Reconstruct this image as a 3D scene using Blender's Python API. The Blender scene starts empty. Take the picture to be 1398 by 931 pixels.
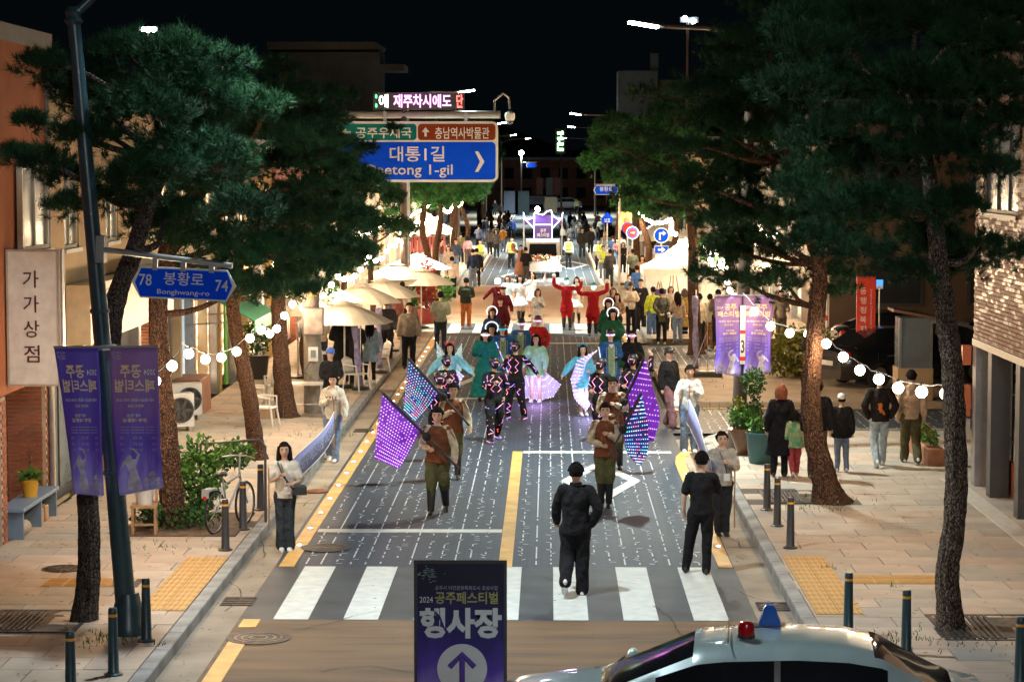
import bpy, bmesh, math, random
import numpy as np
from mathutils import Vector, Matrix, Euler
R = math.radians
random.seed(7); np.random.seed(7)
SC = bpy.context.scene
COL = SC.collection
# ---------------------------------------------------------------- camera, night sky, exposure
CAM_H = 5.8; FPX = 3100.0; PITCH = math.atan(243.5/FPX); YAW = math.atan(51*math.cos(PITCH)/FPX)
cd = bpy.data.cameras.new('camera'); cam = bpy.data.objects.new('camera', cd); COL.objects.link(cam)
cam.location = (0, 0, CAM_H); cam.rotation_euler = (R(90)-PITCH, 0, YAW)
cd.sensor_width = 36; cd.lens = FPX/1398*36; cd.clip_end = 3000; cd.clip_start = 0.5
SC.camera = cam
wd = bpy.data.worlds.new('World'); SC.world = wd; wd.use_nodes = True
wn = wd.node_tree.nodes; wl = wd.node_tree.links
sk = wn.new('ShaderNodeTexSky'); sk.sky_type = 'NISHITA'; sk.sun_disc = False
sk.sun_elevation = R(-5); sk.sun_rotation = R(150)
wl.new(sk.outputs['Color'], wn['Background'].inputs['Color']); wn['Background'].inputs['Strength'].default_value = 0.05
ng = wn.new('ShaderNodeBackground'); ng.inputs['Color'].default_value = (.35,.62,.80,1); ng.inputs['Strength'].default_value = .0016   # city glow of the night sky
ad_ = wn.new('ShaderNodeAddShader'); wl.new(wn['Background'].outputs[0], ad_.inputs[0]); wl.new(ng.outputs[0], ad_.inputs[1]); wl.new(ad_.outputs[0], wn['World Output'].inputs['Surface'])
SC.view_settings.view_transform = 'Standard'; SC.view_settings.look = 'None'
SC.view_settings.exposure = 1.15; SC.view_settings.gamma = 1.0
SC.cycles.use_denoising = True; SC.cycles.max_bounces = 4; SC.cycles.diffuse_bounces = 2
SC.cycles.glossy_bounces = 2; SC.cycles.transparent_max_bounces = 6; SC.cycles.sample_clamp_indirect = 3.0
SC.cycles.use_light_tree = True; SC.cycles.caustics_reflective = False; SC.cycles.caustics_refractive = False
CF = Vector((-math.sin(YAW)*math.cos(PITCH), math.cos(YAW)*math.cos(PITCH), -math.sin(PITCH)))
CR = Vector((math.cos(YAW), math.sin(YAW), 0)); CU = CR.cross(CF)
def ray(u, v): return CF + CR*((u-699)/FPX) + CU*((465.5-v)/FPX)
def G(u, v, z=0.0):
    d = ray(u, v); t = (z-CAM_H)/d.z
    return Vector((d.x*t, d.y*t, z))
def W(u, v, Y):
    d = ray(u, v); t = Y/d.y
    return Vector((d.x*t, Y, CAM_H+d.z*t))
def pxm(Y): return FPX/Y
def sub(a, b, t): return a+(b-a)*t

# ---------------------------------------------------------------- materials
_m = {}
def mat(name, col=(.5,.5,.5), rough=.7, metal=0., emis=0., ecol=None, var=.12, scale=6., bump=0., bscale=40., spec=.5, trans=0., alpha=1., wear=None, coat=0., vs=None, bdist=.02):
    if name in _m: return _m[name]
    m = bpy.data.materials.new(name); m.use_nodes = True; nt = m.node_tree; n = nt.nodes; l = nt.links
    b = n['Principled BSDF']; c4 = (*col, 1)
    b.inputs['Roughness'].default_value = rough; b.inputs['Metallic'].default_value = metal
    b.inputs['Specular IOR Level'].default_value = spec; b.inputs['Base Color'].default_value = c4
    if trans: b.inputs['Transmission Weight'].default_value = trans
    if alpha < 1: b.inputs['Alpha'].default_value = alpha
    if coat: b.inputs['Coat Weight'].default_value = coat
    if var > 0 or bump > 0:
        tc = n.new('ShaderNodeTexCoord')
    if var > 0:
        nz = n.new('ShaderNodeTexNoise'); nz.inputs['Scale'].default_value = scale; nz.inputs['Detail'].default_value = 5
        if vs:
            mp = n.new('ShaderNodeMapping'); mp.inputs['Scale'].default_value = vs; l.new(tc.outputs['Object'], mp.inputs['Vector']); l.new(mp.outputs[0], nz.inputs['Vector'])
        else: l.new(tc.outputs['Object'], nz.inputs['Vector'])
        cr = n.new('ShaderNodeValToRGB'); cr.color_ramp.elements[0].position = .3; cr.color_ramp.elements[1].position = .72
        w = wear or tuple(x*(1-var*2) for x in col)
        cr.color_ramp.elements[0].color = (*w, 1); cr.color_ramp.elements[1].color = (*[min(1, x*(1+var)) for x in col], 1)
        l.new(nz.outputs['Fac'], cr.inputs['Fac']); l.new(cr.outputs['Color'], b.inputs['Base Color'])
    if bump > 0:
        nb = n.new('ShaderNodeTexNoise'); nb.inputs['Scale'].default_value = bscale; nb.inputs['Detail'].default_value = 6
        l.new(tc.outputs['Object'], nb.inputs['Vector'])
        bp = n.new('ShaderNodeBump'); bp.inputs['Strength'].default_value = min(1, bump); bp.inputs['Distance'].default_value = bdist
        l.new(nb.outputs['Fac'], bp.inputs['Height']); l.new(bp.outputs['Normal'], b.inputs['Normal'])
    if emis > 0:
        b.inputs['Emission Color'].default_value = (*(ecol or col), 1); b.inputs['Emission Strength'].default_value = emis
    _m[name] = m; return m
def paint(name, col, **k): k.setdefault('rough', .45); k.setdefault('var', .08); return mat(name, col, **k)
def emi(name, col, s, sample=False):
    m = mat(name, col, var=0, emis=s)
    if not sample:
        m.cycles.emission_sampling = 'NONE'
    return m
def cloth(col, name=None):
    key = 'fabric %02x%02x%02x' % tuple(int(min(.999, c)*255) for c in col)
    if key in _m: return _m[key]
    return mat(key, col, rough=.9, var=.16, scale=9, bump=1., bscale=9, spec=.2, bdist=.05)

# ---------------------------------------------------------------- mesh building
class MB:
    def __init__(s): s.v = []; s.f = []; s.mi = []; s.k = 0
    def add(s, vs, fs, M=None):
        o = len(s.v)
        s.v.extend([tuple(M @ Vector(p)) for p in vs] if M is not None else [tuple(p) for p in vs])
        s.f.extend([tuple(i+o for i in f) for f in fs]); s.mi.extend([s.k]*len(fs)); return s
    def box(s, x0, x1, y0, y1, z0, z1, M=None, b=0.):
        if b <= 0:
            return s.add([(x0,y0,z0),(x1,y0,z0),(x1,y1,z0),(x0,y1,z0),(x0,y0,z1),(x1,y0,z1),(x1,y1,z1),(x0,y1,z1)],
                  [(0,3,2,1),(4,5,6,7),(0,1,5,4),(1,2,6,5),(2,3,7,6),(3,0,4,7)], M)
        # top edges bevelled
        return s.add([(x0,y0,z0),(x1,y0,z0),(x1,y1,z0),(x0,y1,z0),(x0,y0,z1-b),(x1,y0,z1-b),(x1,y1,z1-b),(x0,y1,z1-b),
                      (x0+b,y0+b,z1),(x1-b,y0+b,z1),(x1-b,y1-b,z1),(x0+b,y1-b,z1)],
              [(0,3,2,1),(8,9,10,11),(0,1,5,4),(1,2,6,5),(2,3,7,6),(3,0,4,7),(4,5,9,8),(5,6,10,9),(6,7,11,10),(7,4,8,11)], M)
    def cbox(s, c, d, M=None): return s.box(c[0]-d[0]/2, c[0]+d[0]/2, c[1]-d[1]/2, c[1]+d[1]/2, c[2]-d[2]/2, c[2]+d[2]/2, M)
    def path(s, pts, rad, n=8, cap=True, M=None, jit=0., ecc=1.):
        pts = [Vector(p) for p in pts]; L = len(pts)
        if not hasattr(rad, '__len__'): rad = [rad]*L
        vs = []; fs = []; up = None
        for i, p in enumerate(pts):
            t = (pts[min(i+1, L-1)]-pts[max(i-1, 0)])
            t = t.normalized() if t.length > 1e-9 else Vector((0,0,1))
            if up is None:
                a = Vector((1,0,0)) if abs(t.x) < .9 else Vector((0,1,0)); up = (a-t*a.dot(t)).normalized()
            else: up = (up-t*up.dot(t)).normalized()
            sd = t.cross(up)
            for k in range(n):
                an = 2*math.pi*k/n; r = rad[i]*(1+(random.uniform(-jit, jit) if jit else 0))
                vs.append(p+(up*math.cos(an)+sd*math.sin(an)*ecc)*r)
        for i in range(L-1):
            for k in range(n):
                a = i*n+k; b = i*n+(k+1) % n; fs.append((a, b, b+n, a+n))
        if cap: fs.append(tuple(range(n-1, -1, -1))); fs.append(tuple((L-1)*n+k for k in range(n)))
        return s.add(vs, fs, M)
    def tube(s, a, b, r0, r1=None, n=8, M=None): return s.path([a, b], [r0, r0 if r1 is None else r1], n, M=M)
    def lathe(s, prof, c=(0,0,0), n=16, M=None, sx=1, sy=1):
        vs = []; fs = []
        for r, z in prof:
            for k in range(n):
                a = 2*math.pi*k/n; vs.append((c[0]+math.cos(a)*r*sx, c[1]+math.sin(a)*r*sy, c[2]+z))
        for i in range(len(prof)-1):
            for k in range(n):
                a = i*n+k; b = i*n+(k+1) % n; fs.append((a, b, b+n, a+n))
        fs.append(tuple(range(n-1, -1, -1))); fs.append(tuple((len(prof)-1)*n+k for k in range(n)))
        return s.add(vs, fs, M)
    def ball(s, c, r, n=10, m=7, sc=(1,1,1), M=None):
        prof = [(max(1e-4, math.sin(math.pi*i/m)), -math.cos(math.pi*i/m)) for i in range(m+1)]
        vs = []; fs = []
        for q, z in prof:
            for k in range(n):
                a = 2*math.pi*k/n; vs.append((c[0]+q*math.cos(a)*r*sc[0], c[1]+q*math.sin(a)*r*sc[1], c[2]+z*r*sc[2]))
        for i in range(m):
            for k in range(n):
                a = i*n+k; b = i*n+(k+1) % n; fs.append((a, b, b+n, a+n))
        return s.add(vs, fs, M)
    def prism(s, poly, y0, y1, M=None, ax='y'):
        n = len(poly); vs = []
        for y in (y0, y1):
            for a, b in poly: vs.append((a, y, b) if ax == 'y' else ((y, a, b) if ax == 'x' else (a, b, y)))
        fs = [tuple(range(n)), tuple(range(2*n-1, n-1, -1))]+[(i, i+n, (i+1) % n+n, (i+1) % n) for i in range(n)]
        return s.add(vs, fs, M)
    def quad(s, a, b, c, d): return s.add([a, b, c, d], [(0,1,2,3)])
    def mesh(s, name, ms, smooth=False):
        me = bpy.data.meshes.new(name); me.from_pydata(s.v, [], s.f)
        for m in (ms if isinstance(ms, (list, tuple)) else [ms]): me.materials.append(m)
        if any(s.mi): me.polygons.foreach_set('material_index', s.mi)
        bm = bmesh.new(); bm.from_mesh(me); bmesh.ops.recalc_face_normals(bm, faces=bm.faces[:]); bm.to_mesh(me); bm.free()
        if smooth: shade(me)
        me.update(); return me
    def build(s, name, ms, parent=None, loc=(0,0,0), rz=0., smooth=False):
        return link(name, s.mesh(name, ms, smooth), parent, loc, rz)
def shade(me, ang=40):
    me.polygons.foreach_set('use_smooth', [True]*len(me.polygons))
    try: me.set_sharp_from_angle(angle=R(ang))
    except Exception: pass
def link(name, me, parent=None, loc=(0,0,0), rz=0.):
    o = bpy.data.objects.new(name, me); COL.objects.link(o)
    if isinstance(loc, Matrix): o.matrix_local = loc
    else: o.location = loc; o.rotation_euler = (0,0,rz)
    if parent: o.parent = parent
    return o
def tag(o, label=None, cat=None, group=None, kind=None):
    if label: o['label'] = label
    if cat: o['category'] = cat
    if group: o['group'] = group
    if kind: o['kind'] = kind
    return o
def thing(name, label, cat, loc=(0,0,0), rz=0., group=None, scale=1.):
    o = bpy.data.objects.new(name, None); COL.objects.link(o); o.location = loc; o.rotation_euler = (0,0,rz)
    o.empty_display_size = .1; o.scale = (scale,)*3
    return tag(o, label, cat, group)
def copy_tree(o, label=None, loc=None, rz=None, parent=None):
    c = o.copy(); COL.objects.link(c)
    if parent is not None: c.parent = parent
    for ch in list(o.children): copy_tree(ch, parent=c)
    if label: c['label'] = label
    if loc is not None: c.location = loc
    if rz is not None: c.rotation_euler = (0,0,rz)
    return c
def light(kind, name, parent, loc, watt, col, size=.1, rot=None, spot=None, blend=.5):
    ld = bpy.data.lights.new(name, kind); ld.energy = watt; ld.color = col
    if kind == 'AREA': ld.size = size; ld.spread = R(128)
    else: ld.shadow_soft_size = size
    if spot: ld.spot_size = R(spot); ld.spot_blend = blend
    o = bpy.data.objects.new(name, ld); COL.objects.link(o); o.location = loc
    if rot: o.rotation_euler = rot
    if parent: o.parent = parent
    return o
_tmp = bpy.data.scenes.new('workbench')
def evaluated(o):
    _tmp.collection.objects.link(o)
    with bpy.context.temp_override(scene=_tmp, view_layer=_tmp.view_layers[0]):
        dg = bpy.context.evaluated_depsgraph_get(); dg.update()
    me = bpy.data.meshes.new_from_object(o.evaluated_get(dg)); bpy.data.objects.remove(o); return me
def remesh(me, vox, it=3, smooth=True):
    o = bpy.data.objects.new('shape', me); m = o.modifiers.new('r', 'REMESH'); m.mode = 'VOXEL'; m.voxel_size = vox; m.use_smooth_shade = smooth
    if it:
        q = o.modifiers.new('s', 'SMOOTH'); q.factor = .5; q.iterations = it
    r = evaluated(o); bpy.data.meshes.remove(me); return r
def text_mesh(body, size=1., bold=0., depth=.004, align='CENTER', stretch=1., spacing=1.):
    c = bpy.data.curves.new('lettering', 'FONT'); c.body = body; c.size = size; c.offset = bold*size; c.extrude = depth
    c.align_x = align; c.align_y = 'CENTER'; c.resolution_u = 2; c.space_character = spacing
    me = evaluated(bpy.data.objects.new('lettering', c)); me.name = 'lettering'
    n = len(me.vertices); a = np.empty(n*3, 'f'); me.vertices.foreach_get('co', a); a = a.reshape(-1, 3); a[:,0] *= stretch
    me.vertices.foreach_set('co', a.ravel()); return me
def letter(body, m, parent, M, w=None, h=None, size=1., bold=0., name='lettering', mirror=False, depth=.003):
    """flat lettering in local XY of M, fitted to width w and height h"""
    me = text_mesh(body, 1., bold, depth)
    n = len(me.vertices)
    if n == 0: return None
    a = np.empty(n*3, 'f'); me.vertices.foreach_get('co', a); a = a.reshape(-1, 3)
    lo = a.min(0); hi = a.max(0); cx = (lo+hi)/2; a[:,0] -= cx[0]; a[:,1] -= cx[1]
    sx = w/(hi[0]-lo[0]) if w else size; sy = h/(hi[1]-lo[1]) if h else (sx if w else size)
    if h and not w: sx = sy
    a[:,0] *= sx*(-1 if mirror else 1); a[:,1] *= sy
    me.vertices.foreach_set('co', a.ravel()); me.materials.clear(); me.materials.append(m)
    if mirror: me.flip_normals()
    o = link(name, me, parent); o.matrix_local = M; return o
def facing(x, y, z, rz=0.):
    """matrix: local XY plane stands upright, facing -Y at rz=0"""
    return Matrix.Translation((x, y, z)) @ Matrix.Rotation(rz, 4, 'Z') @ Matrix.Rotation(R(90), 4, 'X')
_c = {}
def cached(key, fn):
    if key not in _c: _c[key] = fn()
    return _c[key]
# ---------------------------------------------------------------- ground, road, pavements
def brickmat(name, c1, c2, cm, sx, row, scale=1., rough=.8, bump=.3, mortar=.02, axes='XY', offset=.5, noise=.3):
    m = bpy.data.materials.new(name); m.use_nodes = True; nt = m.node_tree; n = nt.nodes; l = nt.links; b = n['Principled BSDF']
    tc = n.new('ShaderNodeTexCoord'); br = n.new('ShaderNodeTexBrick')
    src = tc.outputs['Object']
    if axes != 'XY':
        sp = n.new('ShaderNodeSeparateXYZ'); cb = n.new('ShaderNodeCombineXYZ'); l.new(src, sp.inputs[0])
        l.new(sp.outputs[axes[0]], cb.inputs[0]); l.new(sp.outputs[axes[1]], cb.inputs[1]); src = cb.outputs[0]
    l.new(src, br.inputs['Vector'])
    br.inputs['Color1'].default_value = (*c1,1); br.inputs['Color2'].default_value = (*c2,1); br.inputs['Mortar'].default_value = (*cm,1)
    br.inputs['Scale'].default_value = scale; br.inputs['Mortar Size'].default_value = mortar*row
    br.inputs['Brick Width'].default_value = sx; br.inputs['Row Height'].default_value = row; br.offset = offset
    nz = n.new('ShaderNodeTexNoise'); nz.inputs['Scale'].default_value = .9; nz.inputs['Detail'].default_value = 8; l.new(tc.outputs['Object'], nz.inputs['Vector'])
    mx = n.new('ShaderNodeMix'); mx.data_type = 'RGBA'; mx.blend_type = 'MULTIPLY'; mx.inputs['Factor'].default_value = 1
    cr = n.new('ShaderNodeValToRGB'); cr.color_ramp.elements[0].position = .35; cr.color_ramp.elements[1].position = .65
    cr.color_ramp.elements[0].color = (1-noise,)*3+(1,); cr.color_ramp.elements[1].color = (1,1,1,1)
    l.new(nz.outputs['Fac'], cr.inputs['Fac']); l.new(br.outputs['Color'], mx.inputs[6]); l.new(cr.outputs['Color'], mx.inputs[7])
    l.new(mx.outputs[2], b.inputs['Base Color']); b.inputs['Roughness'].default_value = rough
    bp = n.new('ShaderNodeBump'); bp.inputs['Strength'].default_value = bump; bp.inputs['Distance'].default_value = .01
    l.new(br.outputs['Fac'], bp.inputs['Height']); bp.invert = True; l.new(bp.outputs['Normal'], b.inputs['Normal']); return m
M_asph = mat('asphalt', (.05,.05,.052), rough=.85, var=.2, scale=1.5, bump=.4, bscale=90)
M_tan = mat('worn tan road surface', (.155,.088,.042), rough=.75, var=.2, scale=.9, bump=.4, bscale=70, vs=(.5,3.5,1), wear=(.085,.055,.032))
M_paver = brickmat('dark road pavers', (.032,.046,.070), (.047,.064,.094), (.016,.021,.029), .21, .075, rough=.62, mortar=.16, bump=.25)
M_cwdark = mat('dark crossing asphalt', (.045,.052,.057), rough=.6, var=.2, scale=1.6, wear=(.022,.026,.03), bump=.3, bscale=80)
M_white = mat('white road paint', (.52,.54,.50), rough=.6, var=.12, scale=5, wear=(.44,.46,.43), bump=.2, bscale=60)
M_yell = mat('yellow road paint', (.62,.36,.10), rough=.55, var=.16, scale=2.5, bump=.2, bscale=60)
M_conc = mat('gutter concrete', (.29,.235,.175), rough=.85, var=.2, scale=1.1, bump=.4, bscale=50)
M_kerb = mat('kerb granite', (.27,.27,.26), rough=.75, var=.2, scale=3, bump=.4, bscale=60)
M_slab = [mat('paving slab %s' % w, c, rough=.8, var=.1, scale=1.6, bump=.35, bscale=55) for w, c in
          (('pale', (.43,.35,.275)), ('sand', (.39,.31,.235)), ('rose', (.42,.32,.245)), ('grey', (.34,.30,.25)))]
M_joint = mat('paving joint sand', (.10,.08,.06), rough=.95, var=.2, scale=5)
M_tact = mat('tactile paving yellow', (.52,.30,.10), rough=.75, var=.16, scale=4, bump=.3)
M_soil = mat('tree pit soil', (.14,.09,.055), rough=1, var=.3, scale=6, bump=1, bscale=25)
M_iron = mat('cast iron', (.09,.07,.06), rough=.6, metal=.5, var=.25, scale=8, bump=.4)
ROAD = (-3.95, 2.66); KL = (-4.42, -4.60); KR = (3.14, 3.32); WL, WR = -8.1, 7.45
def sheet(name, x0, x1, y0, y1, z, m, parent=None, th=.0):
    b = MB()
    if th: b.box(x0, x1, y0, y1, z-th, z)
    else: b.quad((x0,y0,z),(x1,y0,z),(x1,y1,z),(x0,y1,z))
    o = b.build(name, m, parent)
    if not parent: o['kind'] = 'structure'
    return o
def at0(o): o.parent = None; return o
tag(sheet('ground', -900, 900, -60, 1800, -.06, M_asph), kind='structure')
sheet('road', ROAD[0], ROAD[1], 12, 300, -.004, M_paver)
sheet('tan_road_surface', ROAD[0]-.0, ROAD[1], 12, 28.5, 0, M_tan)
sheet('crossing_surface', -3.95, 2.66, 28.5, 32.3, 0, M_cwdark)
sheet('far_tan_road_surface', -3.95, 3.1, 81.9, 107, 0, mat('pale tan road surface', (.34,.20,.11), rough=.75, var=.12, scale=.8, bump=.3, bscale=60))
sheet('far_crossing_surface', -3.95, 2.66, 76.5, 81.9, 0.004, M_cwdark)
sheet('cross_street', -60, 60, 155, 187, 0.002, M_asph)
sheet('end_street', -120, 120, 262, 300, 0.004, M_asph)
sheet('side_lane', 2.66, 30, 48.6, 53.4, -.002, M_paver)
sheet('far_side_lane', 2.66, 30, 63.6, 72, -.002, M_paver)
for nm, s, x0, x1, y0, y1 in (('gutter', -1, -4.42, -3.95, 12, 155), ('gutter', 1, 2.66, 3.14, 12, 47.5), ('gutter', 1, 2.66, 3.14, 73, 81), ('gutter', 1, 2.66, 3.14, 107, 155), ('gutter', 1, 2.66, 3.14, 187, 262), ('gutter', -1, -4.42, -3.95, 187, 262)):
    sheet(nm, x0, x1, y0, y1, .001, M_conc)
# painted markings
mk = 0.008
b = MB()
for k in range(-4, 3): b.box(.06+.893*k, .505+.893*k, 28.5, 32.3, .001, mk)
tag(b.build('crossing_stripes', M_white), kind='structure')
b = MB()
for k in range(-4, 3): b.box(.02+.885*k, .46+.885*k, 77, 81.6, .006, mk+.003)
tag(b.build('far_crossing_stripes', M_white), kind='structure')
b = MB()
def line(x0, y0, x1, y1, w, z=mk, z0=-.003):
    d = Vector((x1-x0, y1-y0, 0)).normalized(); n_ = Vector((-d.y, d.x, 0))*w/2; p = Vector((x0, y0, 0)); q = Vector((x1, y1, 0))
    vs = [p-n_, q-n_, q+n_, p+n_]; b.add([(c.x, c.y, z0) for c in vs]+[(c.x, c.y, z) for c in vs], [(0,3,2,1),(4,5,6,7),(0,1,5,4),(1,2,6,5),(2,3,7,6),(3,0,4,7)])
line(-3.65, 35.5, -.74, 35.5, .3); line(-.52, 45.3, 2.45, 45.3, .3); line(-3.6, 55.7, -.8, 55.7, .3)
line(-.6, 72.9, 2.4, 72.9, .3); line(-3.7, 107.2, 2.6, 107.2, .35)
def rhomb(cx, cy, w, l, t=.22):
    P = [(cx-w, cy), (cx, cy-l), (cx+w, cy), (cx, cy+l)]
    for i in range(4): line(*P[i], *P[(i+1) % 4], t, z=mk+i*.001)
rhomb(.95, 41.2, .62, 2.2); rhomb(-2.4, 62, .62, 3); rhomb(-1.5, 116, .9, 5); rhomb(1.2, 129, .9, 5)
tag(b.build('white_road_lines', M_white), kind='structure')
b = MB()
line(-3.78, 22, -3.78, 27.3, .22); line(-3.78, 28, -3.78, 28.5, .22); line(-3.78, 32.3, -3.78, 76.5, .22); line(-3.78, 107, -3.78, 155, .22)
line(2.54, 32.3, 2.54, 43.6, .2); line(2.54, 73, 2.54, 76.5, .2); line(2.54, 107, 2.54, 155, .2); line(-.63, 32.3, -.63, 45.4, .2)
for i in range(6):   # the line bends round the corner into the side lane
    a0, a1 = R(15*i), R(15*(i+1)); c = (4.6, 46.4)
    line(c[0]-2.06*math.cos(a0), c[1]-2.8+2.9*math.sin(a0)*1.4, c[0]-2.06*math.cos(a1), c[1]-2.8+2.9*math.sin(a1)*1.4, .2, z=mk+.0015*(i+1))
line(4.6, 47.66, 20, 48.3, .2); line(3.4, 53.5, 20, 54.2, .15)
tag(b.build('yellow_road_lines', M_yell), kind='structure')
# the white ticks in the joints of the dark pavers
b = MB(); z = .0065
def tick(x, y, dx, dy, w=.021):
    l_ = math.hypot(dx, dy); nx, ny = -dy/l_*w/2, dx/l_*w/2
    wy = 1.6 if abs(dx) > abs(dy) else 1
    b.add([(x-nx, y-ny*wy, z), (x+dx-nx, y+dy-ny*wy, z), (x+dx+nx, y+dy+ny*wy, z), (x+nx, y+ny*wy, z)], [(0,1,2,3)])
rt = random.Random(3)
def ticks(x0, x1, y0, y1):
    nx = int((x1-x0)/.215); y = y0
    while y < y1-.2:
        for i in range(nx):
            x = x0+.1+i*.215; p = rt.random()
            if i % 3 == 1:
                if p < .80: tick(x, y, 0, .15)
                elif p < .85: tick(x, y+.05, .05*rt.choice((-1,1)), .1)
            elif p < .34: tick(x, y+rt.uniform(0,.05), 0, rt.uniform(.1,.17))
            elif p < .56: tick(x, y+.05, rt.choice((-1,1))*rt.uniform(.04,.08), rt.uniform(.04,.12))
            elif p < .64: tick(x, y+.06, .09, .0, .012)
        y += .17
ticks(-3.62, -.75, 32.5, 76); ticks(-.5, 2.4, 32.5, 76); ticks(3, 11, 48.8, 53.2); ticks(3, 9, 64, 71.5)
nx = 0
for i in range(14):
    for k in range(32):
        if rt.random() < .8: tick(-3.5+i*.44, 108+k*1.45, 0, 1.2, .02)
tag(b.build('paver_ticks', mat('pale joint marks', (.66,.68,.68), rough=.5, var=.15)), kind='stuff')
# kerbs: a row of stones on each side
def kerb(name, x0, x1, y0, y1, low=(), step=1.0):
    root = MB().box(min(x0,x1)+.01, max(x0,x1)-.01, y0, y1, -.05, .02).build(name, M_joint); tag(root, kind='structure')
    me = {}
    y = y0
    while y < y1-.01:
        h = .15
        for a, c in low:
            if a <= y < c: h = .035
        if h not in me: me[h] = MB().box(min(x0,x1), max(x0,x1), .006, step-.006, 0, h, b=.012).mesh('kerb_stone', M_kerb)
        if y > 62:
            MB().box(min(x0,x1), max(x0,x1), y, y1, 0, .15, b=.012).build('kerb_run', M_kerb, root); break
        o = link('kerb_stone', me[h], root, (0, y, 0)); y += step
    return root
kerb('left_kerb', KL[0], KL[1], 20, 155); kerb('right_kerb', KR[0], KR[1], 20, 46)
kerb('far_right_kerb', KR[0], KR[1], 73, 81); kerb('far_right_kerb', KR[0], KR[1], 107, 155)
kerb('farthest_right_kerb', KR[0], KR[1], 187, 262); kerb('farthest_left_kerb', KL[0], KL[1], 187, 262)
# kerb round the corner
b = MB()
for i in range(8):
    a0, a1 = R(90/8*i), R(90/8*(i+1)); c = (5.2, 46.0); p = []
    for a in (a0, a1):
        for r_ in (2.06, 1.88): p.append((c[0]-r_*math.cos(a), c[1]+r_*math.sin(a)*1.1))
    q = [p[0], p[1], p[3], p[2]]
    b.prism(q, 0, .15, ax='z')
b.box(5.2, 20, 48.07, 48.27, 0, .15)
tag(b.build('corner_kerb', M_kerb), kind='structure')
# pavements laid with slabs
def pave(name, x0, x1, y0, y1, z=.15, w=.95, l=.62, n_parts=260, skip=(), z2=None):
    root = MB().box(x0, x1, y0, y1, -.05, z-.012).build(name, M_joint); tag(root, kind='structure')
    ml = [MB().box(.006, w-.006, .006, l-.006, 0, .03, b=.004).mesh('paving_slab', m) for m in M_slab]
    far = MB(); cnt = 0; y = y0; r_ = random.Random(5)
    row = 0
    while y < y1-l*.5:
        off = (row % 2)*w*.45+r_.uniform(-.04, .04); x = x0-w+off
        while x < x1-.02:
            a, c = max(x, x0), min(x+w, x1)
            if c-a > .08 and not any(s0 < (a+c)/2 < s1 and t0 < y+l/2 < t1 for s0, s1, t0, t1 in skip):
                if cnt < n_parts and c-a > w-.02 and y > 23:
                    o = link('paving_slab', r_.choice(ml), root, (x, y, z-.03+r_.uniform(-.002, .002))); cnt += 1
                else:
                    far.k = r_.randrange(4)
                    far.box(a+.006, c-.006, y+.006, y+l-.006, z-.03, z+r_.uniform(-.002, .002))
            x += w
        y += l; row += 1
    far.build('paving', M_slab, root)['kind'] = 'stuff'
    return root
def gx(u, v): return G(u, v).x, G(u, v).y
PITS_L = [(-6.9, -5.75, 27.0, 28.3), (-5.9, -4.9, 34.2, 36.2)]
PITS_R = [(4.75, 6.1, 26.7, 28.2), (3.65, 4.75, 37.6, 39.0)]
pave('left_pavement', WL, KL[1], 20, 155, skip=PITS_L)
pave('right_pavement', KR[1], 20, 20, 46, skip=PITS_R, n_parts=290)
pave('corner_pavement', 5.2, 20, 46, 48.07, n_parts=20)
b = MB()
b.add([(5.2, 46, .148)]+[(5.2-1.88*math.cos(R(a)), 46+1.88*1.1*math.sin(R(a)), .148) for a in range(0, 91, 10)], [tuple(range(11))])
tag(b.build('corner_paving', M_slab[0]), kind='structure')
tag(MB().box(3.6, 30, 53.9, 63.2, -.05, .13, b=.02).build('parking_island', M_slab[1]), kind='structure')
tag(MB().prism([(2.9,55),(3.6,53.9),(3.6,63.2),(2.9,62.4)], -.05, .125, ax='z').build('island_nose', M_slab[1]), kind='structure')
pave('far_right_pavement', KR[1], 14, 73, 81, n_parts=20)
sheet('market_ground', KR[1]-.3, 14, 81, 107, .03, M_conc)
pave('farther_right_pavement', KR[1], 9, 107, 155, n_parts=0); 
pave('farthest_right_pavement', KR[1], 9, 187, 262, n_parts=0, l=1.5); pave('farthest_left_pavement', -9, KL[1], 187, 262, n_parts=0, l=1.5)
# tactile paving
def tactile(name, x0, x1, y0, y1, ridges='y', z=.152):
    root = MB().box(x0, x1, y0, y1, z-.02, z+.001).build(name, M_joint); tag(root, kind='structure')
    bm_ = MB().box(.004, .296, .004, .296, -.01, .006, b=.003)
    for i in range(4): bm_.box(.03+i*.072, .06+i*.072, .02, .28, .006, .014, b=.004) if ridges == 'y' else bm_.box(.02, .28, .03+i*.072, .06+i*.072, .006, .014, b=.004)
    me = bm_.mesh('tactile_block', M_tact)
    for i in range(int(round((x1-x0)/.3))):
        for j in range(int(round((y1-y0)/.3))): link('tactile_block', me, root, (x0+i*.3, y0+j*.3, z))
tactile('left_tactile_paving', -5.2, -4.6, 28.3, 32.2); tactile('right_tactile_paving', 3.36, 3.96, 28.2, 32.4)
tactile('right_tactile_strip', 4.1, 5.3, 30.3, 30.9, 'x'); tactile('left_tactile_strip', -6.8, -5.5, 29.9, 30.5, 'x')
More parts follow.
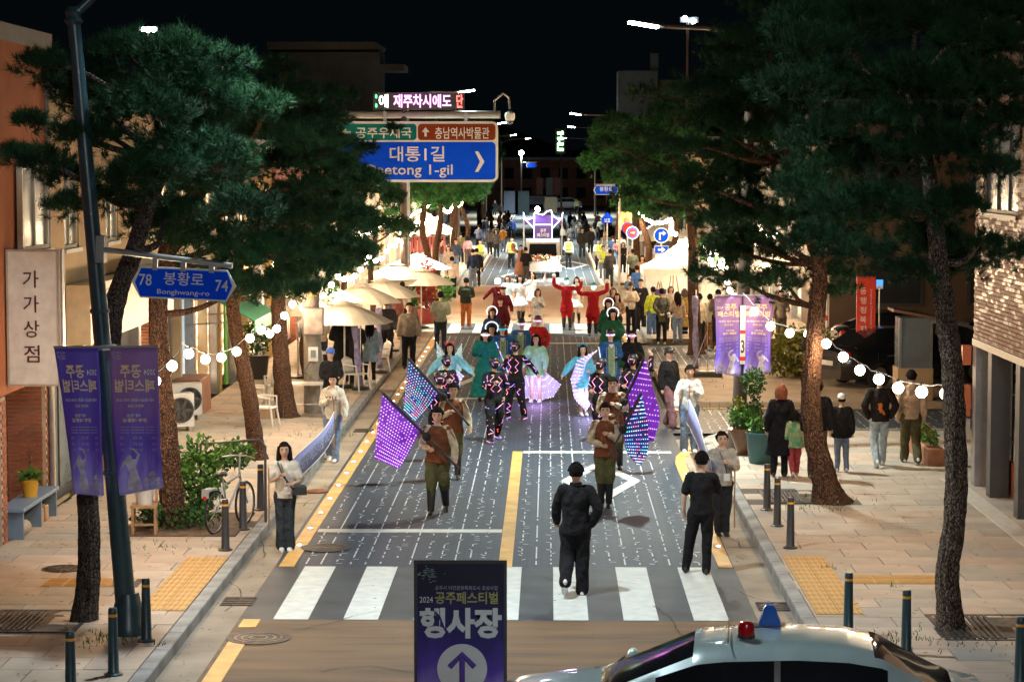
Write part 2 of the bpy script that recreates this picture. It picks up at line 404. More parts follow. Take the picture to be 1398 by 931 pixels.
# tree pits, drains and manholes
def pit(x0, x1, y0, y1, name='tree_pit', lb='', grate=True):
    t = thing(name, lb, 'tree pit', ((x0+x1)/2, (y0+y1)/2, .13)); w, l = (x1-x0)/2, (y1-y0)/2
    b = MB()
    n = 14; H = [[random.uniform(-.02, .035) for i in range(n+1)] for j in range(n+1)]
    vs = [(-w+2*w*i/n, -l+2*l*j/n, H[j][i]) for j in range(n+1) for i in range(n+1)]
    b.add(vs, [(j*(n+1)+i, j*(n+1)+i+1, (j+1)*(n+1)+i+1, (j+1)*(n+1)+i) for j in range(n) for i in range(n)])
    b.build('soil', M_soil, t, smooth=True)
    b = MB()
    for s in (-1, 1): b.box(-w-.04, w+.04, s*l-.03, s*l+.03, -.1, .028); b.box(s*w-.03, s*w+.03, -l+.03, l-.03, -.1, .027)
    b.build('frame', M_iron, t)
    if grate:
        b = MB()
        for i in range(9):
            x = -w+.07+i*w*.11; b.box(x, x+w*.06, -l+.05, l-.05, .0, .036)
        b.build('grate', M_iron, t)
    return t
pit(*PITS_L[0], lb='iron framed tree pit around the crooked dark trunk beside the tall blue post')
pit(*PITS_R[0], lb='iron framed tree pit around the nearest trunk on the right pavement')
pit(*PITS_R[1], lb='iron framed tree pit around the leaning trunk behind the three bollards')
def manhole(x, y, lb, m, z, r=.42):
    t = thing('manhole_cover', lb, 'manhole cover', (x, y, z), group='manhole covers')
    MB().lathe([(r, 0), (r, .006), (r-.05, .006)], n=28).build('rim', M_iron, t)
    b = MB()
    b.lathe([(r-.06, 0), (r-.06, .004)], n=28)
    for q in (.12, .22, .3):
        b.lathe([(q, .004), (q, .010), (q-.03, .010), (q-.03, .004)], n=24)
    for k in range(12):
        a = k*math.pi/6; b.box(.3, r-.08, -.012, .012, .004, .010, M=Matrix.Rotation(a, 4, 'Z'))
    b.build('lid', m, t); return t
M_lid = mat('worn manhole steel', (.20,.16,.12), rough=.5, metal=.6, var=.3, scale=7, bump=.3)
x, y = gx(353, 871); manhole(x, y, 'round manhole cover in the tan road at the lower left', M_lid, .004, r=.40)
x, y = gx(445, 748); manhole(x, y, 'dark manhole cover among the pavers near the left yellow line', M_iron, .008, r=.38)
x, y = gx(87, 791); manhole(x, y, 'small rusty lid in the left pavement near the crooked trunk', M_lid, .152, r=.15)
def drain(u, v, lb, z=.004):
    x, y = gx(u, v); t = thing('drain_grate', lb, 'drain', (x, y, z), group='gutter drains')
    b = MB(); b.box(-.22, .22, -.3, .3, -.02, -.001); b.build('pit', mat('drain dark', (.015,.013,.012), var=0), t)
    for i in range(5): MB().box(-.2, .2, -.27+i*.12, -.2+i*.12, -.002, .01).build('bar', M_iron, t)
drain(326, 821, 'iron gutter drain on the left by the crossing'); drain(1056, 828, 'iron gutter drain on the right by the crossing'); drain(497, 588, 'dark gutter drain on the left near the first flag bearer')
b = MB(); rs = random.Random(23)   # cracks and sealed joints in the road and gutters
for x, y, a, n in ((-2.6,25.5,.2,14),(1.8,27.2,2.7,10),(-.5,24.6,1.2,9),(-3.2,27.8,.1,8),(-4.2,33,1.5,12),(-4.15,38,1.7,10),(2.9,34,1.4,10),(2.95,29,1.6,8),(-4.2,29,1.4,10),(-1.4,30.2,.4,7),(1.2,31,2.9,8)):
    p = Vector((x, y, .0125))
    for k in range(n):
        a += rs.uniform(-.5,.5); l_ = rs.uniform(.08,.22); q = p+Vector((math.cos(a)*l_, math.sin(a)*l_*1.6, 0)); d = (q-p).normalized(); s = Vector((-d.y, d.x, 0))*rs.uniform(.004,.010); b.add([p-s, q-s*.8, q+s*.8, p+s], [(0,1,2,3)]); p = q
for k in range(5): y = 34+k*4.3; b.add([(-4.41,y,.0125),(-3.97,y,.0125),(-3.97,y+.03,.0125),(-4.41,y+.03,.0125)], [(0,1,2,3)]); b.add([(2.68,y,.0125),(3.12,y,.0125),(3.12,y+.03,.0125),(2.68,y+.03,.0125)], [(0,1,2,3)])
tag(b.build('road_cracks', mat('crack dark', (.02,.017,.014), var=0, rough=.9)), kind='stuff')
b = MB(); rs = random.Random(17)   # fallen needles and leaves, small litter
for k in range(900):
    s_ = rs.random() < .5; x = rs.uniform(-8,-4.7) if s_ else rs.uniform(3.4,7.3); y = 24+rs.random()**1.4*34
    if not s_ and y > 45.5: continue
    a = rs.uniform(0,6.3); l_ = rs.uniform(.015,.05); c, s = math.cos(a)*l_, math.sin(a)*l_; z = .158
    b.k = rs.randrange(2); b.add([(x-c,y-s,z),(x-s*.35,y+c*.35,z+.006),(x+c,y+s,z),(x+s*.35,y-c*.35,z+.004)], [(0,1,2,3)])
for k in range(260):
    x, y = rs.choice((rs.uniform(-4.4,-3.95), rs.uniform(2.7,3.1), rs.uniform(-3.9,2.6))), 23+rs.random()*30; a = rs.uniform(0,6.3); l_ = rs.uniform(.012,.035); c, s = math.cos(a)*l_, math.sin(a)*l_; z = .014
    b.k = rs.randrange(2); b.add([(x-c,y-s,z),(x-s*.35,y+c*.35,z+.006),(x+c,y+s,z),(x+s*.35,y-c*.35,z+.004)], [(0,1,2,3)])
tag(b.build('fallen_leaves', [mat('dry leaf brown', (.20,.10,.04), var=0), mat('dry leaf olive', (.12,.11,.04), var=0)]), kind='stuff')
# lit road studs along the yellow lines
M_stud = emi('road stud light', (.75,.9,1), 5.)
sb = MB().lathe([(.048, 0), (.048, .012), (.032, .02)], n=10).mesh('base', paint('stud aluminium', (.5,.5,.52), rough=.3, metal=.8))
sl = MB().lathe([(.036, .018), (.030, .028), (.01, .034)], n=10).mesh('lens', M_stud)
def stud(x, y, lb):
    t = thing('road_stud', lb, 'road stud', (x, y, .008), group='lit road studs along the yellow lines'); link('base', sb, t); link('lens', sl, t)
for side, x in (('left', -3.78), ('right', 2.56)):
    ys = [34+1.6*i for i in range(0, 24)]+[74.5, 76.2]+[108+1.6*i for i in range(0, 30)]+[190+4*i for i in range(16)]
    for i, y in enumerate(ys):
        if side == 'right' and 43.5 < y < 73: continue
        stud(x, y, 'small white light stud set in the %s yellow road line' % side)
# ---------------------------------------------------------------- pine trees
def bark_mat(name, c1, c2, crack):
    m = bpy.data.materials.new(name); m.use_nodes = True; n = m.node_tree.nodes; l = m.node_tree.links; b = n['Principled BSDF']; b.inputs['Roughness'].default_value = .95; b.inputs['Specular IOR Level'].default_value = .15
    tc = n.new('ShaderNodeTexCoord'); mp = n.new('ShaderNodeMapping'); mp.inputs['Scale'].default_value = (9,9,2.8); nz = n.new('ShaderNodeTexNoise'); nz.inputs['Scale'].default_value = 5; nz.inputs['Detail'].default_value = 5
    l.new(tc.outputs['Object'], nz.inputs['Vector']); mx0 = n.new('ShaderNodeMix'); mx0.data_type = 'RGBA'; mx0.blend_type = 'ADD'; mx0.inputs['Factor'].default_value = .16
    l.new(tc.outputs['Object'], mx0.inputs[6]); l.new(nz.outputs['Color'], mx0.inputs[7]); l.new(mx0.outputs[2], mp.inputs['Vector'])
    vo = n.new('ShaderNodeTexVoronoi'); vo.feature = 'DISTANCE_TO_EDGE'; l.new(mp.outputs[0], vo.inputs['Vector']); vc = n.new('ShaderNodeTexVoronoi'); l.new(mp.outputs[0], vc.inputs['Vector'])
    c = n.new('ShaderNodeValToRGB'); c.color_ramp.elements[0].position = .02; c.color_ramp.elements[1].position = .16; c.color_ramp.elements[0].color = (0,0,0,1); c.color_ramp.elements[1].color = (1,1,1,1); l.new(vo.outputs['Distance'], c.inputs['Fac'])
    pl = n.new('ShaderNodeMix'); pl.data_type = 'RGBA'; pl.inputs[6].default_value = (*c1,1); pl.inputs[7].default_value = (*c2,1); l.new(vc.outputs['Color'], pl.inputs['Factor'])
    f = n.new('ShaderNodeMix'); f.data_type = 'RGBA'; f.inputs[6].default_value = (*crack,1); l.new(c.outputs['Color'], f.inputs['Factor']); l.new(pl.outputs[2], f.inputs[7]); l.new(f.outputs[2], b.inputs['Base Color'])
    bp = n.new('ShaderNodeBump'); bp.inputs['Strength'].default_value = 1; bp.inputs['Distance'].default_value = .035; l.new(c.outputs['Color'], bp.inputs['Height']); b2 = n.new('ShaderNodeBump'); b2.inputs['Strength'].default_value = .6; b2.inputs['Distance'].default_value = .02
    n2 = n.new('ShaderNodeTexNoise'); n2.inputs['Scale'].default_value = 40; l.new(tc.outputs['Object'], n2.inputs['Vector']); l.new(n2.outputs['Fac'], b2.inputs['Height']); l.new(bp.outputs['Normal'], b2.inputs['Normal']); l.new(b2.outputs['Normal'], b.inputs['Normal']); return m
M_bark = bark_mat('pine bark brown', (.22,.115,.07), (.13,.075,.05), (.035,.022,.016)); M_barkd = bark_mat('pine bark dark', (.17,.14,.12), (.10,.085,.075), (.02,.018,.016)); M_barkg = bark_mat('pine bark grey brown', (.27,.20,.15), (.16,.125,.10), (.035,.028,.022))
def needle_mat(name, c1, c2):
    m = bpy.data.materials.new(name); m.use_nodes = True; n = m.node_tree.nodes; l = m.node_tree.links; b = n['Principled BSDF']
    tc = n.new('ShaderNodeTexCoord'); nz = n.new('ShaderNodeTexNoise'); nz.inputs['Scale'].default_value = 2.2; nz.inputs['Detail'].default_value = 6
    l.new(tc.outputs['Object'], nz.inputs['Vector']); cr = n.new('ShaderNodeValToRGB'); cr.color_ramp.elements[0].position = .35; cr.color_ramp.elements[1].position = .68
    cr.color_ramp.elements[0].color = (*c1,1); cr.color_ramp.elements[1].color = (*c2,1); l.new(nz.outputs['Fac'], cr.inputs['Fac']); l.new(cr.outputs['Color'], b.inputs['Base Color'])
    b.inputs['Roughness'].default_value = .55; b.inputs['Specular IOR Level'].default_value = .12; return m
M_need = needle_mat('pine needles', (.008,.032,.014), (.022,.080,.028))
M_need_lit = needle_mat('lamp lit pine needles', (.016,.075,.020), (.045,.17,.045))  # lamp light on the far crowns put into a brighter green
def crown_mesh(clumps, n_tufts, n_need, ln, wd, seed, dark=None):
    rg = np.random.default_rng(seed); C = np.array([c[:3] for c in clumps]); Rr = np.array([c[3] for c in clumps]); Fl = np.array([(c[4] if len(c) > 4 else .55) for c in clumps])
    pr = Rr**2; pr = pr/pr.sum(); k = rg.choice(len(clumps), n_tufts, p=pr)
    d = rg.normal(size=(n_tufts,3)); d /= np.linalg.norm(d, axis=1)[:,None]; d[:,2] = np.where(rg.random(n_tufts) < .7, np.abs(d[:,2]), d[:,2])
    r = rg.uniform(.35, 1.0, n_tufts)**.6*(1+.18*rg.normal(size=n_tufts))
    P = C[k]+d*(Rr[k]*r)[:,None]*np.stack([np.ones(n_tufts), np.ones(n_tufts), Fl[k]], 1)
    A = d*.8+np.array([0,0,.75])+.35*rg.normal(size=(n_tufts,3)); A /= np.linalg.norm(A, axis=1)[:,None]
    q = rg.normal(size=(n_tufts,n_need,3)); q -= (q*A[:,None]).sum(-1, keepdims=True)*A[:,None]; q /= np.linalg.norm(q, axis=-1, keepdims=True)
    th = rg.uniform(.15, 1.35, (n_tufts,n_need,1)); D = A[:,None]*np.cos(th)+q*np.sin(th)
    S = P[:,None]+A[:,None]*(rg.uniform(-.35,.25,(n_tufts,n_need,1))*ln)
    L = ln*rg.uniform(.6,1.1,(n_tufts,n_need,1)); sdv = np.cross(D, rg.normal(size=D.shape)); sdv /= np.linalg.norm(sdv, axis=-1, keepdims=True)
    E = S+D*L; V = np.stack([S-sdv*wd/2, S+sdv*wd/2, E], 2).reshape(-1, 3)
    nf = n_tufts*n_need; me = bpy.data.meshes.new('crown'); me.vertices.add(nf*3); me.vertices.foreach_set('co', V.astype('f').ravel())
    me.loops.add(nf*3); me.loops.foreach_set('vertex_index', np.arange(nf*3, dtype='i')); me.polygons.add(nf)
    me.polygons.foreach_set('loop_start', np.arange(0, nf*3, 3, dtype='i')); me.update(calc_edges=True); me.materials.append(M_need); return me
def trunk_mesh(pts, rad, m, seed=0, n=14, name='trunk'):
    b = MB(); rs = random.Random(seed); P = [Vector(p) for p in pts]; Q = []; q = []
    for i in range(len(P)-1):   # catmull
        p0, p1, p2, p3 = P[max(i-1,0)], P[i], P[i+1], P[min(i+2,len(P)-1)]
        for s in range(5 if n < 20 else 12):
            t = s/(5 if n < 20 else 12); Q.append(.5*((2*p1)+(-p0+p2)*t+(2*p0-5*p1+4*p2-p3)*t*t+(-p0+3*p1-3*p2+p3)*t**3)); q.append((rad[i]*(1-t)+rad[i+1]*t))
    Q.append(P[-1]); q.append(rad[-1]); random.seed(seed)
    b.path(Q, q, n, jit=.04 if n > 16 else .10)
    if n > 16:   # bark ridges and a flared foot
        V = []; L = len(Q)
        for i in range(L):
            fl = 1+.38*max(0, 1-(Q[i].z-Q[0].z)/.5)**2
            for k in range(n):
                p = Vector(b.v[i*n+k]); a = 2*math.pi*k/n; z = Q[i].z; d = .05*math.sin(a*9+2.2*math.sin(z*2.1+a))+.035*math.sin(a*17+z*5)+.03*math.sin(z*13+a*4); root = .16*max(0, 1-(z-Q[0].z)/.35)*math.sin(a*5+1)
                V.append(tuple(Q[i]+(p-Q[i])*(1+d+root)*fl))
        b.v = V
    return b.mesh(name, m, True)
def tree(label, base, pts, rad, clumps, tufts, need=30, ln=.17, wd=.010, bark=None, seed=1, group='pine trees lining the street', limbs=True):
    t = thing('pine_tree', label, 'tree', base, 0, group); o = Vector(base)
    P = [Vector(p)-o for p in pts]
    link('trunk', trunk_mesh(P, rad, bark or M_bark, seed, 40), t)
    cl = [((Vector(c[:3])-o).x, (Vector(c[:3])-o).y, (Vector(c[:3])-o).z)+tuple(c[3:]) for c in clumps]
    rs = random.Random(seed)
    if limbs:
        for i, c in enumerate(cl):
            if i % 2: continue
            e = Vector(c[:3]); cand = [p for p in P[len(P)//2:] if p.z < e.z+.1] or [P[-2]]
            s = min(cand, key=lambda p: (p-e).length); m1 = s.lerp(e, .4)+Vector((rs.uniform(-.1,.1), rs.uniform(-.1,.1), -.05)); m2 = s.lerp(e, .75)+Vector((rs.uniform(-.1,.1), rs.uniform(-.1,.1), .08))
            r0 = rad[-1]*.9+.012; link('branch', trunk_mesh([s, m1, m2, e], [r0, r0*.7, r0*.45, r0*.2], bark or M_bark, i, 7, 'branch'), t)
    link('crown', crown_mesh(cl, tufts, need, ln, wd, seed), t); return t
def pc(Y, lst, dy=1.0, seed=0):
    rs = random.Random(seed); out = []
    for e in lst:
        u, v, r = e[:3]; y = Y+rs.uniform(-dy, dy) if len(e) < 4 else Y+e[3]
        p = W(u, v, y); out.append((p.x, p.y, p.z, r/pxm(y), .62))
    return out
def pt(Y, lst): return [tuple(W(u, v, Y)) for u, v in lst]
# nearest left tree: dark crooked trunk, crown across the left half
T1 = [(110,874),(120,800),(122,730),(120,660),(136,560),(150,470),(158,410),(182,345),(202,285),(230,215),(262,150)]
tree('nearest left pine with a crooked dark trunk passing behind the tall blue post', G(112,872,.13), pt(27.7, T1), [.17,.14,.13,.125,.125,.125,.12,.11,.09,.07,.05],
     pc(28, [(62,92,36),(110,120,50),(175,78,52),(240,75,50),(300,92,45),(60,225,38),(25,215,30),(90,285,32),(120,190,50),(200,160,70),(280,150,60),(150,275,36),(95,245,40),(215,235,60),(300,225,60),(345,150,45),(40,170,24),(200,310,32),(250,300,45),(330,290,48),(180,250,44),(260,200,50),(120,140,50),(250,120,50)], 1.0, 1), 3600, 54, .15, .0062, M_barkd, 3)
T2 = [(243,738),(236,690),(232,640),(224,560),(219,500),(216,430),(222,360),(250,290),(290,230)]
tree('left pine with a reddish trunk rising from the vine covered planting bed', G(243,738,.15), pt(34.8, T2), [.20,.18,.17,.16,.155,.14,.12,.10,.06],
     pc(35, [(290,250,55),(350,180,60),(400,140,45),(420,200,55),(350,290,60),(280,320,40),(400,300,55),(320,360,40),(380,350,48),(445,135,30),(300,130,50),(250,200,50),(430,260,45),(380,100,34),(435,165,34),(460,200,34),(380,230,50),(330,340,46),(250,335,46),(300,385,40),(225,290,40),(270,260,46),(360,400,30),(420,400,24)], 1.2, 2), 3400, 46, .15, .008, M_bark, 5)
T3 = [(354,642),(347,590),(340,540),(330,490),(322,450),(318,410),(330,350),(370,300),(410,260)]
tree('left pine with a slanting trunk lit white by a hanging bulb', G(354,642,.15), pt(43, T3), [.17,.15,.145,.135,.13,.12,.10,.08,.05],
     pc(43, [(400,300,50),(450,230,42),(380,390,30),(430,370,42),(470,300,42),(445,170,34),(478,135,16),(420,200,40),(340,390,26),(490,345,26),(460,340,40),(395,345,40),(500,250,26)], 1.3, 3), 2700, 40, .16, .010, M_bark, 7)
T4 = [(392,582),(386,520),(382,460),(380,400),(384,350),(400,300),(430,250)]
tree('left pine beside the white plastic chairs', G(392,582,.15), pt(50.2, T4), [.26,.19,.17,.15,.12,.10,.05],
     pc(50.5, [(440,280,44),(490,250,34),(420,340,32),(470,360,26),(400,380,24),(495,310,34),(500,205,16),(538,176,9)], 1.3, 4), 1700, 36, .17, .012, M_bark, 9)
# right side, nearest
R1 = [(1300,884),(1296,830),(1293,780),(1303,715),(1306,650),(1303,580),(1300,500),(1291,430),(1282,360),(1275,290),(1262,200),(1240,120)]
tree('nearest right pine with a thick grey trunk near the brick tiled building', G(1300,884,.13), pt(27.4, R1), [.17,.15,.135,.13,.13,.13,.125,.12,.11,.10,.07,.05],
     pc(27.6, [(1100,40,60),(1180,30,60),(1260,40,60),(1340,30,60),(1390,70,60),(1150,120,60),(1240,120,70),(1330,120,65),(1390,170,50),(1120,200,55),(1200,220,60),(1290,210,60),(1360,235,36),(1150,290,52),(1230,300,58),(1290,345,50),(1180,350,42),(1240,375,36),(1345,338,30),(1385,352,34),(1310,365,34),(1110,330,42),(1390,20,50),(1300,285,45),(1360,130,50),(1120,70,55),(1190,170,55),(1270,180,60),(1200,280,50),(1080,120,50),(1330,190,46),(1150,230,46),(1320,60,55),(1260,330,46),(1100,260,44)], 1.3, 5), 5200, 54, .15, .0065, M_barkg, 11)
R2 = [(1134,693),(1122,640),(1111,590),(1107,540),(1110,480),(1116,420),(1118,360),(1100,290),(1075,220),(1050,150)]
tree('right pine whose leaning trunk carries the bulb string beside the walkers', G(1134,693,.13), pt(37.6, R2), [.25,.19,.165,.155,.15,.14,.12,.10,.08,.05],
     pc(38, [(1000,80,45),(1060,60,50),(960,130,40),(1030,150,55),(930,205,26),(905,200,16),(985,215,45),(1060,230,55),(950,260,30),(1010,290,48),(1080,310,50),(1040,350,50),(980,350,36),(1000,385,30),(1060,390,40),(1130,380,40),(1140,280,50),(1100,170,55),(955,375,20),(940,240,20),(1100,100,45),(1150,400,22),(1010,330,40),(1015,110,40),(1025,190,44),(1010,250,44),(1030,300,44),(1000,60,36),(965,170,34),(970,310,36),(1130,330,46),(1090,260,50),(1060,10,50),(1130,40,50),(1180,300,46)], 1.5, 6), 5000, 46, .15, .008, M_bark, 13)
R3 = [(950,484),(948,430),(946,380),(946,330),(940,280),(925,230),(905,190)]
tree('right pine whose straight trunk stands against the white tent', G(950,484,.15), pt(68, R3), [.20,.17,.155,.14,.12,.09,.05],
     pc(68, [(880,190,30),(910,160,34),(860,230,34),(900,250,36),(940,210,40),(960,280,36),(840,170,26),(880,130,24),(930,130,30),(910,290,22),(860,270,24),(1000,300,34),(990,240,40),(970,340,30),(820,200,22),(900,210,34),(1000,360,26)], 1.8, 7), 2600, 32, .18, .015, M_bark, 15)
# further trees share their crowns
def generic(nm, seed):
    rs = random.Random(seed); cl = []
    for k in range(15):
        a = rs.uniform(0, 6.28); r = rs.uniform(.3, 1.9); z = rs.uniform(3.7, 7.6); r *= 1.15-abs(z-5.5)/4; cl.append((r*math.cos(a), r*math.sin(a), z, rs.uniform(.55,.9), .55))
    return crown_mesh(cl, 1700, 26, .22, .022, seed), [(0,0,0),(rs.uniform(-.3,.3),0,1.6),(rs.uniform(-.3,.3),0,3.2),(rs.uniform(-.5,.5),.1,4.8),(rs.uniform(-.5,.5),.1,6.2)]
GEN = [generic('crown', s) for s in (31, 32, 33)]
GT = [trunk_mesh(g[1], [.19,.16,.14,.10,.05], M_bark, 3+i, 10) for i, g in enumerate(GEN)]
def far_tree(x, y, k, s, rz, label, group='pine trees lining the street'):
    t = thing('pine_tree', label, 'tree', (x, y, .05), rz, group, s); link('trunk', GT[k], t); o = link('crown', GEN[k][0], t); o.material_slots[0].link = 'OBJECT'; o.material_slots[0].material = M_need_lit if y > 80 and abs(x) < 8 else M_need
    for i in range(3):
        c = GEN[k][1][3]; a = i*2.1; link('branch', cached(('br', k, i), lambda: trunk_mesh([c, (c[0]+.6*math.cos(a), c[1]+.6*math.sin(a), c[2]+.3), (c[0]+1.3*math.cos(a), c[1]+1.3*math.sin(a), c[2]+.9)], [.07,.05,.02], M_bark, i, 6, 'branch')), t)
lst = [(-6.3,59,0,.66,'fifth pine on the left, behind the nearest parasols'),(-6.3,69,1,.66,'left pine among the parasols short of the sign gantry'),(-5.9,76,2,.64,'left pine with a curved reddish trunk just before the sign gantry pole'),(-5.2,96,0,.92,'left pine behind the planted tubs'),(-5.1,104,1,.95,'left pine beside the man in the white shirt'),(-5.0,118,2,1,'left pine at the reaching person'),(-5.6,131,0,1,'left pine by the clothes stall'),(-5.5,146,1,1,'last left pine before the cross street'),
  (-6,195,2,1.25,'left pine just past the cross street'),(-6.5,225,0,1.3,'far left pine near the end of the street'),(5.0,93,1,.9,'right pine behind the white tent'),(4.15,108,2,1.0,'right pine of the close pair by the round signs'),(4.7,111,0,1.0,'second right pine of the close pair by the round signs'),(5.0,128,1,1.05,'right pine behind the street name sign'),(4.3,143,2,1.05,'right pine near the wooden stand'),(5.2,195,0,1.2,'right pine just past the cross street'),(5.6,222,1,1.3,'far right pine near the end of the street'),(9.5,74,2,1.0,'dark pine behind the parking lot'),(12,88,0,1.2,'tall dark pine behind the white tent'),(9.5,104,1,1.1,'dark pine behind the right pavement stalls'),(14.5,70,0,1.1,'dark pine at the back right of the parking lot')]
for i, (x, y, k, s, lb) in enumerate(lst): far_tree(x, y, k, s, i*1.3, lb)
# ---------------------------------------------------------------- buildings
M_glassd = mat('dark window glass', (.03,.035,.04), rough=.12, var=.1, scale=2, spec=.8)
M_glassg = mat('grey blue window glass', (.16,.20,.22), rough=.2, var=.15, scale=1.5, spec=.7)
M_frame = paint('white window frame', (.45,.44,.40)); M_framed = paint('dark window frame', (.05,.05,.05)); M_alu = paint('brushed aluminium', (.34,.34,.35), rough=.35, metal=.7)
M_brick = mat('red brick', (.33,.105,.05), rough=.85, var=.2, scale=5, bump=.4); M_brick2 = mat('brown brick', (.26,.085,.045), rough=.85, var=.2, scale=5, bump=.4)
M_mort = mat('pale mortar', (.42,.33,.25), rough=.95, var=.1)
M_litw = emi('lit shop interior', (1,.80,.55), 1.4, True)
def shop_glow(m):   # shelves, goods and lamps seen through the glass
    n = m.node_tree.nodes; l = m.node_tree.links; b = n['Principled BSDF']; tc = n.new('ShaderNodeTexCoord'); mp = n.new('ShaderNodeMapping'); mp.inputs['Scale'].default_value = (1,1.3,2.2); nz = n.new('ShaderNodeTexNoise'); nz.inputs['Scale'].default_value = 2.1; nz.inputs['Detail'].default_value = 4
    l.new(tc.outputs['Object'], mp.inputs[0]); l.new(mp.outputs[0], nz.inputs['Vector']); cr = n.new('ShaderNodeValToRGB'); e = cr.color_ramp.elements; e[0].position = .38; e[0].color = (.10,.05,.03,1); e[1].position = .62; e[1].color = (1,.86,.60,1); x = e.new(.47); x.color = (.45,.24,.12,1); x = e.new(.54); x.color = (.75,.55,.32,1)
    l.new(nz.outputs['Fac'], cr.inputs['Fac']); l.new(cr.outputs['Color'], b.inputs['Emission Color']); b.inputs['Roughness'].default_value = .15
shop_glow(M_litw); M_litc = emi('cool lit shop interior', (.65,.85,1), .22, True)
def plaster(name, c): return mat('plaster '+name, c, rough=.9, var=.10, scale=.9, bump=.25, bscale=30)
def window(root, side, x, y0, y1, z0, z1, glass, frame, bars=1, sill=True, name='window'):
    """a window in a wall facing +X (side=1) or -X (side=-1) at plane x"""
    s = side; f = MB(); t = .06
    X = sorted((x-s*.05, x+s*.035))
    f.box(X[0], X[1], y0, y1, z1-t, z1); f.box(X[0], X[1], y0, y1, z0, z0+t); f.box(X[0], X[1], y0, y0+t, z0+t, z1-t); f.box(X[0], X[1], y1-t, y1, z0+t, z1-t)
    for k in range(bars):
        c = y0+(y1-y0)*(k+1)/(bars+1); f.box(X[0]+.01, X[1]-.01, c-.025, c+.025, z0+t, z1-t)
    w = f.build(name, frame, root)
    for k in range(bars+1):
        a = y0+(y1-y0)*k/(bars+1)+.03; c = y0+(y1-y0)*(k+1)/(bars+1)-.03; P = sorted((x-s*.03, x-s*.01)); MB().box(P[0], P[1], a, c, z0+t, z1-t).build('pane', glass, w)
    if sill: S = sorted((x, x+s*.11)); MB().box(S[0], S[1], y0-.08, y1+.08, z0-.07, z0-.002).build('sill', frame, w)
    return w
def wall_with_openings(side, x, y0, y1, z0, z1, ops, th=.25):
    """solid wall facing side, openings (y0,y1,z0,z1) left open, sorted columns"""
    b = MB(); X = sorted((x, x-side*th)); ys = sorted({y0, y1, *[o[0] for o in ops], *[o[1] for o in ops]}); 
    for a, c in zip(ys, ys[1:]):
        zs = [z0]
        for o in sorted(ops, key=lambda o: o[2]):
            if o[0] <= a+1e-6 and o[1] >= c-1e-6: zs += [o[2], o[3]]
        zs.append(z1)
        for k in range(0, len(zs), 2):
            if zs[k+1]-zs[k] > .01: b.box(X[0], X[1], a, c, zs[k], zs[k+1])
    return b
def block(name, label, side, x, y0, y1, h, wm, floors=((4.4,5.8),), wy=2.6, ww=1.3, deep=9, corez=0, glass=None, frame=None, base=3.0, shop=None, cat='building', parapet=.25, group=None, lit=()):
    root = thing(name, label, cat, (x, y0, 0), 0, group); L = y1-y0; ops = []
    n = max(1, int(L/wy)); yy = [(L*(k+.5)/n-ww/2, L*(k+.5)/n+ww/2) for k in range(n)]
    for z0, z1 in floors:
        for a, c in yy: ops.append((a, c, z0, z1))
    wall_with_openings(side, 0, 0, L, base, h, ops).build('wall', wm, root)
    X = sorted((-side*.25, -side*deep)); MB().box(X[0], X[1], 0, L, corez, h).build('core', wm, root)
    X = sorted((side*.10, -side*deep)); MB().box(X[0], X[1], -.06, L+.06, h, h+parapet).build('roof', paint('roof slab grey', (.20,.19,.18)), root)
    i = 0
    for z0, z1 in floors:
        for a, c in yy:
            window(root, side, -side*.06, a, c, z0, z1, (M_litw if i in lit else glass or M_glassd), frame or M_frame, 1); i += 1
    # ground floor: pilasters with recessed shop fronts
    X = sorted((0, -side*.25)); k = shop or 3; w = L/k
    for q in range(k+1):
        c = min(max(q*w, .14), L-.14); MB().box(X[0]+(.0), X[1]+.0, c-.14, c+.14, 0, base-.002).build('pilaster', M_alu if q % 2 else wm, root)
    return root
def shopfront(root, side, y0, y1, z1, m, frame=None, door=True):
    X = sorted((-side*.20, -side*.235)); w = (y1-y0)
    f = MB(); F = sorted((-side*.17, -side*.24)); t = .05
    f.box(F[0], F[1], y0, y1, z1-t, z1); f.box(F[0], F[1], y0, y1, 0.15, .30); n = max(2, int(w/.9))
    for k in range(n+1): c = min(max(y0+w*k/n, y0+t/2), y1-t/2); f.box(F[0]+.003, F[1]-.003, c-t/2, c+t/2, .30, z1-t)
    s = f.build('shop_front', frame or M_framed, root)
    for k in range(n): MB().box(X[0], X[1], y0+w*k/n+.03, y0+w*(k+1)/n-.03, .302, z1-t-.002).build('pane', m, s)
# left row
P_or = plaster('orange', (.37,.12,.045)); P_be = plaster('beige', (.46,.33,.19)); P_cr = plaster('cream', (.50,.42,.30)); P_wh = plaster('white', (.52,.48,.42)); P_gr = plaster('grey', (.25,.25,.25)); P_ye = plaster('warm yellow', (.48,.33,.13))
A = block('orange_house', 'two storey orange plastered house at the far left with the tall white sign', 1, -8.1, 20, 36.6, 7.6, P_or, floors=(), base=2.35, shop=4, corez=2.36)
MB().box(-1.2,-.62,6,16.58,0,2.34).build('shop_wall', mat('rust brown panelling', (.17,.055,.025), rough=.7, var=.3, scale=3, bump=.3), A)
MB().box(-.62,-.60,14.2,14.6,.9,1.9).build('notice', M_sneak if 0 else paint('paper notice', (.55,.5,.42)), A)
window(A, 1, .09, 14.3, 16.1, 4.45, 5.75, M_glassg, M_frame, 1); window(A, 1, .09, 9.5, 11.5, 4.45, 5.75, M_glassg, M_frame, 1)
MB().path([(.06,16.35,.15),(.06,16.35,7.5)], .045, 10).build('drain_pipe', M_alu, A)
